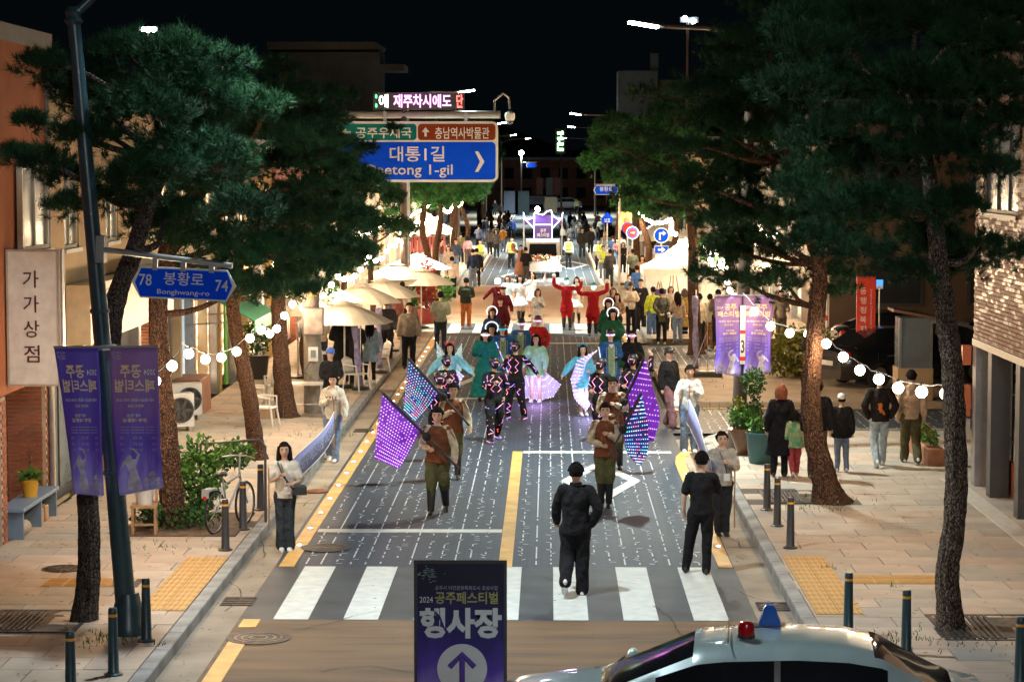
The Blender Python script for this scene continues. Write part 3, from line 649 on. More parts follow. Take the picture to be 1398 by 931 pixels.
# brick piers facing the camera
def brick_pier(root, x0, x1, yf, z0, z1, bw=.19, bh=.065, d=.3, m=M_brick):
    MB().box(x0, x1, yf, yf+d, z0, z1).build('pier', M_mort, root)
    me = [MB().box(0, w, 0, .02, 0, bh-.012).mesh('brick', mm) for w, mm in ((bw-.012, M_brick), (bw-.012, M_brick2), (bw/2-.012, M_brick))]
    z = z0+.01; r = 0
    while z < z1-bh:
        x = x0+.004
        if r % 2: link('brick', me[2], root, (x, yf-.016, z)); x += bw/2
        while x < x1-bw/2:
            w = bw if x+bw <= x1+.02 else bw/2
            link('brick', me[random.randrange(2)] if w == bw else me[2], root, (x, yf-.016, z)); x += w
        z += bh; r += 1
    # street side of the pier
    b = MB(); z = z0+.01; r = 0
    while z < z1-bh:
        y = yf+.004+(r % 2)*bw/2
        while y < yf+d-.05: b.box(x1-.004, x1+.016, y, min(y+bw-.012, yf+d), z, z+bh-.012); y += bw
        z += bh; r += 1
    b.build('brick_course', M_brick, root)['kind'] = 'stuff'
brick_pier(A, -.62, -.0, 16.2, 0, 2.33); brick_pier(A, -.62, .0, 13.2, 0, 2.33)
B = block('beige_house', 'beige two storey house with framed upper windows and a long blank signboard', 1, -8.1, 36.62, 47.4, 6.9, P_be, floors=((4.35,5.75),), wy=2.9, ww=1.15, base=2.7, shop=4, glass=M_glassg)
shopfront(B, 1, .3, 2.5, 2.5, M_glassg); shopfront(B, 1, 5.5, 8.0, 2.6, M_glassd); shopfront(B, 1, 8.2, 10.5, 2.6, M_litw)
brick_pier(B, -.30, .18, 9.0, 0, 2.68)
sgn = MB().box(.012,.42,1.2,9.6,2.75,3.75).build('signboard', paint('blank cream signboard', (.58,.48,.34)), B); MB().box(.43,.44,1.4,9.4,2.9,3.6).build('sign_face', paint('sign face ivory', (.60,.52,.40)), sgn)
C_ = block('grey_fronted_shop', 'narrow shop with metal columns, blue white lit doorway and brown counter', 1, -8.35, 47.42, 57, 6.4, P_cr, floors=((4.1,5.4),), base=2.9, shop=5, glass=M_litw, lit=())
shopfront(C_, 1, .3, 1.7, 2.7, M_glassd, M_alu); shopfront(C_, 1, 2.1, 3.7, 2.7, M_glassd, M_alu); shopfront(C_, 1, 4.0, 5.6, 2.7, M_litc, M_alu); shopfront(C_, 1, 6, 9.3, 2.7, M_litw, M_alu)
MB().box(-.10,.55,3.0,4.6,.15,.95,b=.02).build('counter', mat('reddish wood counter', (.26,.11,.06), rough=.6, var=.2, scale=4), C_)
D_ = block('green_striped_shop', 'shop with a green awning and a green painted door surround', 1, -8.3, 57.02, 68, 6.2, P_ye, floors=((4.0,5.2),), base=2.9, shop=4, glass=M_litw, frame=M_framed)
shopfront(D_, 1, .4, 2.4, 2.7, M_litw); shopfront(D_, 1, 3, 5.2, 2.7, M_litw); shopfront(D_, 1, 5.8, 10.5, 2.7, M_litw); MB().box(.01,.06,.5,.95,.15,2.7).build('door_surround', paint('bright green', (.10,.38,.05)), D_)
E_ = block('brick_cafe', 'red brick cafe front with tall white framed windows behind the parasols', 1, -8.2, 68.02, 84, 5.6, mat('cafe brick', (.30,.10,.06), rough=.85, var=.15), floors=((3.7,4.9),), base=3.0, shop=6, glass=M_litw)
for k in range(5): shopfront(E_, 1, .5+k*3.1, 2.9+k*3.1, 2.7, M_litw, M_frame)
F_ = block('white_shop_row', 'white fronted shop with a clock sign beyond the sign gantry', 1, -8.3, 84.02, 108, 4.6, P_wh, floors=(), base=3.0, shop=8)
for k in range(7): shopfront(F_, 1, .5+k*3.1, 2.9+k*3.1, 2.7, M_litw, M_frame)
H_ = block('long_low_shops', 'low row of bright shops reaching the cross street on the left', 1, -8.4, 108.02, 153, 5.2, P_cr, floors=((3.6,4.6),), base=3.0, shop=12, glass=M_litw)
for k in range(11): shopfront(H_, 1, .8+k*4, 3.6+k*4, 2.7, M_litw, M_frame)
block('dark_left_block', 'dark blocks past the cross street on the left', 1, -10, 190, 258, 7, P_gr, floors=((3.9,5.0),), base=3, shop=14)
# brick tiled building on the right
Rb = thing('brick_tiled_house', 'building on the far right with glossy brick tiles above dark shop columns', 'building', (7.45, 20, 0))
L = 20.0
M_tile = mat('glossy brown wall tile', (.15,.062,.04), rough=.6, var=.25, scale=9, spec=.12); M_tile2 = mat('glossy dark wall tile', (.10,.045,.036), rough=.42, var=.2, scale=9, spec=.25)
wall_with_openings(-1, .03, 0, L, 2.72, 8.5, [(13.2,15.6,4.95,6.6),(16.4,19.2,4.95,6.6),(9,12,4.95,6.6)]).build('wall', mat('tile grout', (.30,.22,.17), rough=.9, var=.1), Rb)
MB().box(.30,9,0,L,2.72,8.5).build('core', M_framed, Rb); MB().box(-.1,9,-.05,L+.05,8.5,8.75).build('roof', M_framed, Rb)
for a, c in ((13.2,15.6),(16.4,19.2),(9,12)): window(Rb, -1, .08, a, c, 4.95, 6.6, M_glassg, M_framed, 2)
tm = [MB().box(-.022, 0, 0, .205, 0, .058).mesh('tile', m) for m in (M_tile, M_tile2)]
st = MB(); cnt = 0; z = 2.74; r = 0; rs = random.Random(8)
while z < 7.6:
    y = 12.8+(r % 2)*.11
    while y < L-.21:
        if not (4.85 < z < 6.62 and any(a-.12 < y < c+.0 for a, c in ((13.2,15.6),(16.4,19.2)))):
            if cnt < 300 and z < 4.4 and y > 15.4: link('tile', tm[rs.random() < .35], Rb, (.03+rs.uniform(-.003,.003), y, z)); cnt += 1
            else: st.k = int(rs.random() < .35); st.box(.008, .03+rs.uniform(-.003,.003), y, y+.205, z, z+.058)
        y += .217
    z += .07; r += 1
st.k = 0
z = 2.74
while z < 7.6: # end face tiles
    for k in range(3): st.box(.05+k*.22, .25+k*.22, L, L+.02, z, z+.058)
    z += .07
st.build('wall_tiles', [M_tile, M_tile2], Rb)['kind'] = 'stuff'
MB().box(.0,.28,0,L,2.60,2.72).build('lintel', paint('stained lintel', (.35,.30,.24)), Rb)
for y in (13.5, 15.9, 18.2, 19.6): MB().box(.0,.32,y,y+.32,0,2.6).build('column', M_alu if y == 19.6 else M_framed, Rb)
for a, c in ((13.82,15.9),(16.22,18.2),(18.52,19.6)):
    MB().box(.42,.46,a,c,.76,2.6).build('glass_door', M_glassd, Rb); MB().box(.36,.46,a,c,0,.75).build('tiled_plinth', brickmat('red plinth tile', (.34,.09,.03), (.28,.07,.03), (.12,.05,.03), .2, .07, axes='YZ', mortar=.12, rough=.4), Rb)
    b = MB()
    for k in range(5): b.box(.38,.40,a+(c-a)*(k+.5)/5-.008,a+(c-a)*(k+.5)/5+.008,.8,2.5)
    b.box(.355,.375,a,c,1.1,1.12).box(.355,.375,a,c,1.9,1.92); b.build('window_bars', M_alu, Rb)
MB().box(.405,.415,16.5,17.6,.78,2.58).build('blind', mat('green grey blind', (.13,.19,.17), rough=.5, var=.2), Rb)
for z, h in ((3.0-.75,.35),(1.55-.2,.55),(.95,.35)): MB().box(-.18,-.03,19.9,20.05,z,z+h,b=.01).build('post_box', paint('orange box' if h > .34 and z > 1 else 'grey box', (.50,.13,.05) if z > 1 else (.4,.36,.3)), Rb)
tag(MB().box(-.35,0,0,20.5,0,.16,b=.02).build('kerb_edge', paint('whitewashed edge', (.5,.46,.4), rough=.9), None, (7.35,20,0)), 'long pale raised edge along the foot of the brick tiled building', 'edging')
for y0, y1, nm, lb, mm, h in ((107,128,'stall_building','dim building behind the close pair of right pines',P_gr,6),(128.05,153,'corner_building','building on the right before the cross street',P_be,7),(81,106,'tent_side_house','house behind the white tent',P_gr,6.4)):
    q = block(nm, lb, -1, 9.0, y0, y1, h, mm, floors=((3.8,5.0),), base=3, shop=7, glass=M_glassd)
    for k in range(int((y1-y0)/3.4)): shopfront(q, -1, .4+k*3.3, 2.9+k*3.3, 2.7, M_litw, M_frame)
block('dark_right_block', 'dark blocks past the cross street on the right', -1, 10, 190, 258, 7, P_gr, floors=((3.9,5.0),), base=3, shop=14)
lot = thing('office_building', 'dark two storey office at the back of the parking lot', 'building', (9, 73, 0)); MB().box(0,24,0,8,0,7.5).build('wall', plaster('dim brown', (.12,.075,.05)), lot); MB().box(-.2,24.2,-.2,8.2,7.5,7.8).build('roof', M_framed, lot)
for k in range(7):
    for z0 in (1.2, 4.5): w = MB().box(1.2+k*3.2,3+k*3.2,-.05,.02,z0,z0+1.6).build('window', M_framed, lot); MB().box(1.3+k*3.2,2.9+k*3.2,-.07,-.052,z0+.1,z0+1.5).build('pane', M_glassd, w)
# end of the street: brown brick building with long banners
en = thing('end_building', 'brown brick building closing the street, hung with long vertical banners', 'building', (-14, 304, 0)); MB().box(0,23,0,10,0,6.1).build('wall', brickmat('far brown brick', (.26,.10,.06), (.30,.12,.07), (.18,.10,.07), 1.2, .4, axes='XZ', mortar=.1), en); MB().box(-.3,23.3,-.3,10,6.1,6.5).build('roof', M_framed, en)
for k in range(6):
    for z0 in (1.0, 3.6):
        w = MB().box(8+k*2.4,9.3+k*2.4,-.06,.02,z0,z0+1.5).build('window', mat('far brown frame', (.05,.03,.02), rough=.8, var=0), en); MB().box(8.1+k*2.4,9.2+k*2.4,-.08,-.062,z0+.1,z0+1.4).build('pane', mat('far dark pane', (.01,.012,.015), rough=.7, var=0, spec=.1), w)
for u, c in ((737,(.45,.12,.06)),(750,(.40,.42,.42)),(760,(.45,.12,.06))):
    p = W(u, 243, 303.5); t = tag(MB().box(-.45,.45,0,.08,-2.3,0).build('hanging_banner', paint('banner %d' % u, c), None, p), 'long %s vertical banner on the brown end building, %s' % (('terracotta' if c[1] < .2 else 'grey patterned'), {737:'left one',750:'between the two terracotta ones',760:'right one'}[u]), 'banner')
p = W(718, 268, 300); wb = thing('banner_wall', 'long white printed banner in front of the brown end building', 'banner', p); MB().box(0,3.7,0,.08,-1.1,0).build('cloth', paint('white banner cloth', (.55,.6,.6)), wb); MB().box(.2,2.6,-.02,0,-.35,-.22).box(1.0,3.3,-.02,0,-.6,-.5).build('print', paint('blue print', (.05,.2,.4)), wb)
# hill with a pavilion roof and houses in the dark
def hill(name, x, y, w, d, h, seed):
    n = 24; rs = random.Random(seed); V = []
    for j in range(n+1):
        for i in range(n+1):
            a, c = -1+2*i/n, -1+2*j/n; r = math.sqrt(a*a+c*c); V.append((x+a*w, y+c*d, max(-2, h*(math.cos(min(1, r)*math.pi)+1)/2-1+rs.uniform(-.4,.4))))
    tag(MB().add(V, [(j*(n+1)+i, j*(n+1)+i+1, (j+1)*(n+1)+i+1, (j+1)*(n+1)+i) for j in range(n) for i in range(n)]).build(name, mat('dark wooded slope', (.018,.024,.014), rough=1, var=.3, scale=.2), smooth=True), kind='structure')
hill('hill', -60, 520, 110, 120, 26, 1); hill('hill', 90, 640, 130, 130, 34, 2)
p = W(455, 58, 210); pv = thing('hillside_pavilion', 'dim building with a stepped pale roof edge above the left trees', 'building', p)
MB().box(-5,4.3,0,6,-12,-.9).build('wall', P_gr, pv); MB().prism([(-6,0),(3.9,0),(4.4,-.3),(4.2,-.7),(-6,-.7)], -.6, 6.5).build('roof', plaster('pale eave', (.30,.27,.22)), pv); MB().box(2.5,6.5,.2,6,-2.6,-2.0).build('lower_eave', plaster('pale eave', (.30,.27,.22)), pv)
p = W(862, 97, 260); hv = thing('hill_house', 'dim flat roofed house high behind the right trees', 'building', p); MB().box(-1.5,3,0,6,-14,0).build('wall', P_gr, hv); MB().box(3.2,8,1,6,-14,-1).build('wing', plaster('dim tan', (.25,.19,.13)), hv); MB().box(2.2,3.1,.5,2,.02,2).build('chimney', P_gr, hv)
# ---------------------------------------------------------------- people
SKIN = mat('skin', (.52,.33,.235), rough=.6, var=.06, scale=12); SKIN_D = mat('tanned skin', (.42,.26,.18), rough=.6, var=.06, scale=12)
M_hair = mat('black hair', (.010,.008,.007), rough=.85, spec=.15, var=.3, scale=20, bump=.8, bscale=60)
M_hairbr = mat('auburn hair', (.22,.055,.015), rough=.5, var=.2, scale=20, bump=.8, bscale=60); M_hairdk = mat('dark brown hair', (.045,.02,.012), rough=.5, var=.3, scale=20, bump=.8, bscale=60)
M_eye = mat('eye dark', (.01,.008,.007), rough=.3, var=0); M_lip = mat('lip', (.35,.12,.10), rough=.5, var=0)
M_boot = mat('black boot leather', (.012,.012,.013), rough=.35, var=.2); M_sneak = mat('white sneaker', (.62,.62,.6), rough=.6, var=.08)
ARMS = dict(down=((.25,.03,1.13),(.26,-.03,.85)), fold=((.26,-.04,1.15),(-.06,-.25,1.17)), front=((.25,-.02,1.14),(.10,-.28,1.12)), chest=((.24,-.06,1.15),(.05,-.24,1.27)),
  behind=((.27,.11,1.15),(.05,.17,.96)), up=((.40,-.04,1.50),(.43,-.06,1.80)), upout=((.45,0,1.40),(.52,-.05,1.68)), phone=((.24,-.13,1.18),(.10,-.2,1.48)), pocket=((.31,.06,1.15),(.2,-.03,.92)),
  out=((.38,0,1.22),(.58,-.1,1.02)), low=((.28,-.03,1.14),(.30,-.18,.93)), swing=((.25,-.10,1.15),(.24,-.26,.93)), back=((.25,.13,1.15),(.27,.12,.88)), hold=((.27,-.06,1.15),(.0,-.27,1.06)),
  poleL=((.27,-.10,1.16),(.08,-.30,1.20)), sit=((.24,-.08,1.15),(.12,-.30,1.02)))
LEGS = dict(stand=(((.10,-.02,.50),(.11,.03,.08)),)*2, wide=(((.14,-.03,.50),(.20,.02,.08)),)*2, close=(((.075,-.02,.50),(.065,.03,.08)),)*2,
  walk=(((.09,-.13,.52),(.09,-.20,.09)),((.10,-.03,.50),(.10,.24,.13))), walk2=(((.10,-.03,.50),(.10,.24,.13)),((.09,-.13,.52),(.09,-.20,.09))),
  lift=(((.10,-.01,.50),(.10,.03,.08)),((.10,-.02,.50),(.13,.33,.23))), stride=(((.12,-.2,.55),(.17,-.34,.11)),((.14,.05,.50),(.18,.30,.12))), lean=(((.09,-.05,.50),(.09,0,.08)),((.16,-.08,.51),(.22,-.1,.08))))
def joints(arms, legs):
    J = {}
    for i, s in ((0, -1), (1, 1)):
        sh = Vector((s*.172, .0, 1.405)); e, h = ARMS[arms[i]]
        e = Vector((e[0]*s, e[1], e[2])); h = Vector((h[0]*s, h[1], h[2]))
        el = sh+(e-sh).normalized()*.285; ha = el+(h-el).normalized()*.245
        J['sh%d' % i] = sh; J['el%d' % i] = el; J['wr%d' % i] = ha; J['hd%d' % i] = ha+(ha-el).normalized()*.08
        k, a = LEGS[legs][i]; hp = Vector((s*.09, .0, .93)); k = Vector((s*k[0], k[1], k[2])); a = Vector((s*a[0], a[1], a[2]))
        J['hp%d' % i] = hp; J['kn%d' % i] = k; J['an%d' % i] = a
    return J
def rings(b, rr, n=16):
    vs = []; fs = []
    for cx, cy, z, rx, ry in rr:
        for k in range(n):
            a = 2*math.pi*k/n; vs.append((cx+rx*math.cos(a), cy+ry*math.sin(a), z))
    for i in range(len(rr)-1):
        for k in range(n):
            a = i*n+k; c = i*n+(k+1) % n; fs.append((a, c, c+n, a+n))
    fs.append(tuple(range(n-1, -1, -1))); fs.append(tuple((len(rr)-1)*n+k for k in range(n))); b.add(vs, fs)
def limb(b, pts, rad, n=10):
    # round-ended tapered chain with smoothed joints
    P = [Vector(p) for p in pts]; q = []; r = []
    for i in range(len(P)-1):
        for t in (0, .25, .5, .75): q.append(P[i].lerp(P[i+1], t)); r.append(rad[i]*(1-t)+rad[i+1]*t)
    q.append(P[-1]); r.append(rad[-1])
    for i in range(2, len(q)-2):
        if i % 4 == 0: q[i] = (q[i-1]+q[i]*2+q[i+1])/4
    b.path(q, r, n)
    b.ball(P[0], rad[0]*.98, n, 6); b.ball(P[-1], rad[-1]*.98, n, 6)
VOX = (.0135, .021, .029)
def hand_fingers(b, w, d, s):
    d = d.normalized(); inn = Vector((-s, -.2, 0)); inn = (inn-d*inn.dot(d)).normalized(); sd = d.cross(inn)
    M_ = lambda a, c, e: w+d*a+sd*c+inn*e
    b.path([M_(0,0,0), M_(.035,0,0), M_(.085,0,.004)], [.026,.038,.036], 8, ecc=.5)
    for k, ln in enumerate((.066,.075,.070,.055)):
        c = (-.027+.018*k); curl = .35+.13*k
        p0 = M_(.08, c, .003); p1 = p0+(d*math.cos(curl)+inn*math.sin(curl))*ln*.5; p2 = p1+(d*math.cos(curl*2.4)+inn*math.sin(curl*2.4))*ln*.5
        b.path([p0, p1, p2], [.0095,.009,.007], 6)
    p0 = M_(.025, -.03, .0); p1 = p0+(d*.6-sd*.6+inn*.5).normalized()*.035; p2 = p1+(d*.8+inn*.5).normalized()*.028
    b.path([p0, p1, p2], [.012,.010,.008], 6)
def body_mesh(arms, legs, lod):
    J = joints(arms, legs); b = MB()
    rings(b, [(0,0,.86,.13,.10),(0,0,.93,.165,.115),(0,0,1.08,.135,.095),(0,0,1.26,.155,.112),(0,0,1.38,.155,.098),(0,0,1.44,.12,.075),(0,.01,1.47,.06,.055)])
    b.path([(0,.015,1.42),(0,.005,1.50),(0,-.005,1.56)], [.062,.052,.052], 12)
    b.ball((0,.0,1.645), .1, 16, 12, (.80,.98,1.13)); b.ball((0,-.035,1.585), .06, 12, 8, (.92,.98,.85))   # skull and jaw
    b.path([(0,-.085,1.655),(0,-.112,1.617),(0,-.098,1.608)], [.012,.017,.013], 6)                    # nose
    for s in (-1, 1): b.ball((s*.083,.005,1.632), .028, 8, 6, (.4,.7,1.1))                          # ears
    for i in (0, 1):
        limb(b, [(J['sh%d' % i][0]*.75,0,1.41), J['sh%d' % i], J['el%d' % i], J['wr%d' % i]], [.06,.056,.043,.029])
        limb(b, [J['hp%d' % i], J['kn%d' % i], J['an%d' % i]], [.088,.058,.04])
        if lod > 0:
            w, d = J['wr%d' % i], (J['wr%d' % i]-J['el%d' % i]).normalized()
            b.path([w-d*.01, w+d*.06, w+d*.13], [.032,.042,.026], 8, ecc=.6); b.path([w+d*.03, w+d*.08+Vector((0,-.045,0))], [.02,.015], 6)
    me = remesh(b.mesh('body', SKIN), VOX[lod], 2)
    if lod == 0:
        h = MB()
        for i, s in ((0,-1),(1,1)): hand_fingers(h, J['wr%d' % i], J['wr%d' % i]-J['el%d' % i], s)
        hm = h.mesh('h', SKIN, True); bm = bmesh.new(); bm.from_mesh(me); bm.from_mesh(hm); bm.to_mesh(me); bm.free(); bpy.data.meshes.remove(hm)
    me.name = 'body'; return me
def wrinkle(me, amp=.006, f=9.):
    n = len(me.vertices); a = np.empty(n*3, 'f'); me.vertices.foreach_get('co', a); a = a.reshape(-1, 3)
    nn = np.empty(n*3, 'f'); me.vertices.foreach_get('normal', nn); nn = nn.reshape(-1, 3)
    x, y, z = a[:,0], a[:,1], a[:,2]
    w = np.sin(z*19+np.sin(x*17+1)*2.3+y*27)*.5+np.sin(x*41+z*13*np.sin(y*9+1)+2)*.35+np.sin(y*37-x*29+z*9)*.35+np.abs(np.sin(z*11-x*23+y*5))*.4-.2
    a += nn*(w*amp)[:,None]; me.vertices.foreach_set('co', a.ravel()); me.update(); return me
TOPS = dict( # sleeve, hem z, looseness, hem flare
  tee=('short',.87,.022,.0), long=('long',.90,.016,0), shirt=('long',.84,.026,.01), jacket=('long',.84,.034,.015), hoodie=('long',.86,.034,-.01), coat=('long',.42,.036,.06), vest=('none',.83,.028,.02),
  midcoat=('long',.60,.034,.05), dress=('short',.60,.02,.10), minidress=('puff',.70,.015,.10), robe=('wide',.12,.035,.16), crop=('none',1.12,.015,0), kid=('long',.78,.05,.02), suit=('long',.90,.012,0))
def top_mesh(kind, arms, legs, lod):
    J = joints(arms, legs); sl, hem, lo, fl = TOPS[kind]; b = MB()
    rr = []
    if hem < .8:
        for t in (0, .33, .66): rr.append((0,0,hem+(.9-hem)*t,.165+lo+fl*(1-t)+(.02 if hem<.5 else 0), .12+lo+fl*(1-t)))
    rr += [] if hem > 1 else [(0,0,max(hem,.86),.155+lo+fl*.3,.115+lo)]
    rr += ([(0,0,1.0,.145+lo,.105+lo)] if hem < 1 else [])+[(0,0,1.13,.14+lo,.10+lo),(0,0,1.26,.155+lo,.113+lo*.9),(0,0,1.36,.158+lo*.8,.105+lo*.6),(0,.005,1.43,.135+lo*.5,.08+lo*.4),(0,.01,1.475,.066+lo*.3,.06+lo*.3)]
    rings(b, rr)
    for i in (0, 1):
        sh, el, wr = J['sh%d' % i], J['el%d' % i], J['wr%d' % i]; s0 = Vector((sh.x*.8, 0, 1.41))
        q = .055+lo*.55
        if sl == 'short': limb(b, [s0, sh, sh.lerp(el, .72)], [q+.004, q+.006, q+.010])
        elif sl == 'puff': limb(b, [s0, sh, el, wr], [q+.004, q+.030, q+.035, q-.01])
        elif sl == 'long': limb(b, [s0, sh, el, wr.lerp(el, .04)], [q+.006, q+.006, q-.003, q-.016])
        elif sl == 'wide': limb(b, [s0, sh, el, wr], [q+.006, q+.01, q+.03, q+.07])
        else: b.ball((sh.x*.9,0,1.41), .068, 10, 6)
    if kind == 'hoodie': b.ball((0,.085,1.46), .1, 12, 8, (1.1,.7,.75)); 
    if kind in ('jacket','coat','midcoat','shirt','robe'): b.lathe([(.066,0),(.068,.05)], c=(0,.012,1.44), n=14)
    me = remesh(b.mesh('top', SKIN), VOX[lod]*.95, 3); me.name = 'top'
    return wrinkle(me, .004+lo*.10)
BOTS = dict(slim=(.0,.0), straight=(.014,.014), wide=(.03,.032), bell=(.008,.05), track=(.03,.01), boots=(.028,-.014))
def bottom_mesh(kind, legs, lod):
    J = joints(('down','down'), legs); b = MB()
    if kind in ('skirt','longskirt','shorts','fullskirt'):
        z0, w = dict(skirt=(.62,.16), longskirt=(.2,.14), shorts=(.66,.05), fullskirt=(.25,.30))[kind]
        rings(b, [(0,0,z0,.165+w,.12+w),(0,0,(z0+.9)/2,.17+w*.55,.125+w*.55),(0,0,.93,.185,.14),(0,0,1.05,.15,.115)], 20)
    else:
        a, c = BOTS[kind]
        rings(b, [(0,0,.82,.12,.11),(0,0,.90,.175+a*.4,.13+a*.3),(0,0,.97,.172,.125),(0,0,1.06,.15,.11)])
        for i in (0, 1):
            an = J['an%d' % i]; e = an+Vector((0,0,-.01 if kind != 'boots' else .16))
            limb(b, [J['hp%d' % i]+Vector((0,0,-.02)), J['kn%d' % i], e], [.098+a*.6,.068+a,.05+c])
    me = remesh(b.mesh('bottom', SKIN), VOX[lod]*.95, 3); me.name = 'trousers'; return wrinkle(me, .006+.09*BOTS.get(kind, (.02,0))[0])
def shoe_mesh(legs, i, kind, lod):
    J = joints(('down','down'), legs); an = J['an%d' % i]; kn = J['kn%d' % i]; b = MB(); tilt = 0
    sh = (an-kn).normalized(); tilt = math.atan2(sh.y, -sh.z)*(.9 if an.y > .1 else .3)
    M_ = Matrix.Translation(an) @ Matrix.Rotation(tilt, 4, 'X')
    vs = []; n = 10; prof = [(.075,.015,.03,-.045),(.055,.032,.048,-.03),(.0,.040,.052,-.025),(-.07,.044,.036,-.043),(-.14,.046,.028,-.052),(-.185,.034,.022,-.058),(-.205,.012,.012,-.064)]
    for y, rx, rz_, zc in prof:
        for k in range(n):
            a = 2*math.pi*k/n; vs.append((rx*math.cos(a), y, max(-.078, zc+rz_*math.sin(a))))
    fs = [(q*n+k, q*n+(k+1) % n, (q+1)*n+(k+1) % n, (q+1)*n+k) for q in range(len(prof)-1) for k in range(n)]+[tuple(range(n)), tuple((len(prof)-1)*n+k for k in range(n))]
    b.add(vs, fs, M_)
    if kind == 'boot':
        d = kn-an; b.path([an-d*.05, an+d*.35, an+d*.80], [.056,.066,.078], 12)
    else: b.path([(0,.01,-.05),(0,.012,.01)], [.045,.046], 10, M=M_)
    me = b.mesh('shoe', M_boot, True); me.name = kind; return me
def hair_mesh(kind, lod):
    b = MB(); n, m = (26, 16) if lod == 0 else (14, 9); c = Vector((0,.008,1.66)); vs = []; rr = random.Random(4)
    for j in range(m+1):
        ph = math.pi*j/m
        for k in range(n):
            th = 2*math.pi*k/n; x = math.sin(ph)*math.cos(th); y = math.sin(ph)*math.sin(th); z = math.cos(ph)
            r = 1+rr.uniform(-.03,.03)+.03*math.sin(th*9)
            p = Vector((x*.094*r, y*.112*r, z*.118*r))
            if y < -.28 and z < (.42 if kind != 'bowl' else .22): p *= .70
            lim = -.62 if kind in ('short','bowl','bun') else -.75
            if z < lim: p.z = .118*lim; p.x *= .8; p.y *= .85
            vs.append(p+c)
    b.add(vs, [(j*n+k, j*n+(k+1) % n, (j+1)*n+(k+1) % n, (j+1)*n+k) for j in range(m) for k in range(n)])
    for k in range(150 if lod == 0 else 40):   # loose locks
        th = rr.uniform(0, 6.28); ph = math.acos(rr.uniform(.12, 1)); x, y, z = math.sin(ph)*math.cos(th), math.sin(ph)*math.sin(th), math.cos(ph)
        if y < -.28 and z < .5: continue
        p = c+Vector((x*.088, y*.106, z*.114)); d = Vector((x*.25-y*.5, y*.3+x*.4-.1, z*.2-.8)).normalized(); e = p+d*rr.uniform(.03,.055)+Vector((x,y,z*1.5))*.010; b.path([p-d*.01, p.lerp(e,.5)+Vector((x,y,z))*.008, e], [.012,.009,.002], 4)
    if kind == 'long':
        for i, a in enumerate(np.linspace(R(-10), R(190), 13)):
            x, y = math.cos(a)*.085, math.sin(a)*.095+.012; ln = .30+.05*math.sin(i*2.3)
            b.path([(x,y,1.70),(x*1.12,y*1.12,1.58),(x*1.25,y*1.15+.02,1.45),(x*1.15,y*1.2+.02,1.58-ln)], [.03,.036,.034,.012], 6)
    if kind == 'bob':
        for i, a in enumerate(np.linspace(R(-15), R(195), 13)):
            x, y = math.cos(a)*.085, math.sin(a)*.095+.012
            b.path([(x,y,1.70),(x*1.15,y*1.15,1.60),(x*1.1,y*1.1,1.50+.01*math.sin(i*3))], [.03,.036,.024], 6)
    if kind == 'bun': b.ball((0,.12,1.68), .045, 10, 8)
    if kind == 'tail': b.path([(0,.11,1.70),(0,.16,1.62),(0,.15,1.46)], [.03,.038,.012], 8)
    me = b.mesh('hair', M_hair, True); me.name = 'hair'; return me
def slot(o, m):
    if len(o.data.materials) == 0: o.data.materials.append(m)
    o.material_slots[0].link = 'OBJECT'; o.material_slots[0].material = m; return o
def cap_mesh(kind):
    b = MB()
    if kind == 'cap':
        b.lathe([(.100,-.01),(.106,.03),(.098,.075),(.07,.105),(.02,.118)], c=(0,.006,1.675), n=18, sx=.98, sy=1.13); b.prism([(-.075,-.09),(-.06,-.185),(0,-.205),(.06,-.185),(.075,-.09)], 1.668, 1.680, ax='z')
    elif kind == 'helmet':
        b.lathe([(.112,-.09),(.125,-.02),(.122,.05),(.09,.11),(.03,.135)], c=(0,.006,1.68), n=18, sx=.98, sy=1.1)
    elif kind == 'beret': b.lathe([(.10,-.02),(.13,.015),(.12,.055),(.04,.075)], c=(0,.006,1.70), n=16)
    elif kind == 'crown':
        for k in range(9):
            a = R(-80+k*20); x, y = math.sin(a)*.10, .02
            b.path([(x,-.02,1.72+.035*math.cos(a)*1.5),(x*1.6,.0,1.80+.08*math.cos(a))], [.012,.002], 6)
        b.path([(math.sin(R(a))*.10,-.02,1.715+.055*math.cos(R(a))) for a in range(-85,86,17)], .012, 6)
    elif kind == 'halo':
        b.path([(math.sin(R(a))*.165,.03,1.69+math.cos(R(a))*.155) for a in range(-130,131,13)], .016, 8)
    elif kind == 'bow':
        for s in (-1, 1):
            for k in range(4): b.ball((s*(.03+.028*k),-.02,1.775-.012*k+.02*(k%2)), .028, 8, 6)
    elif kind == 'mask': # wrap-around band in front of the eyes
        b.path([(math.cos(R(a))*.092,-abs(math.sin(R(a)))*.118+.0,1.645) for a in range(10,171,16)], .027, 6, ecc=.8)
    elif kind == 'facemask':
        b.ball((0,-.04,1.64), .1, 14, 10, (.9,.85,1.1))
    me = b.mesh(kind, SKIN, True); return me
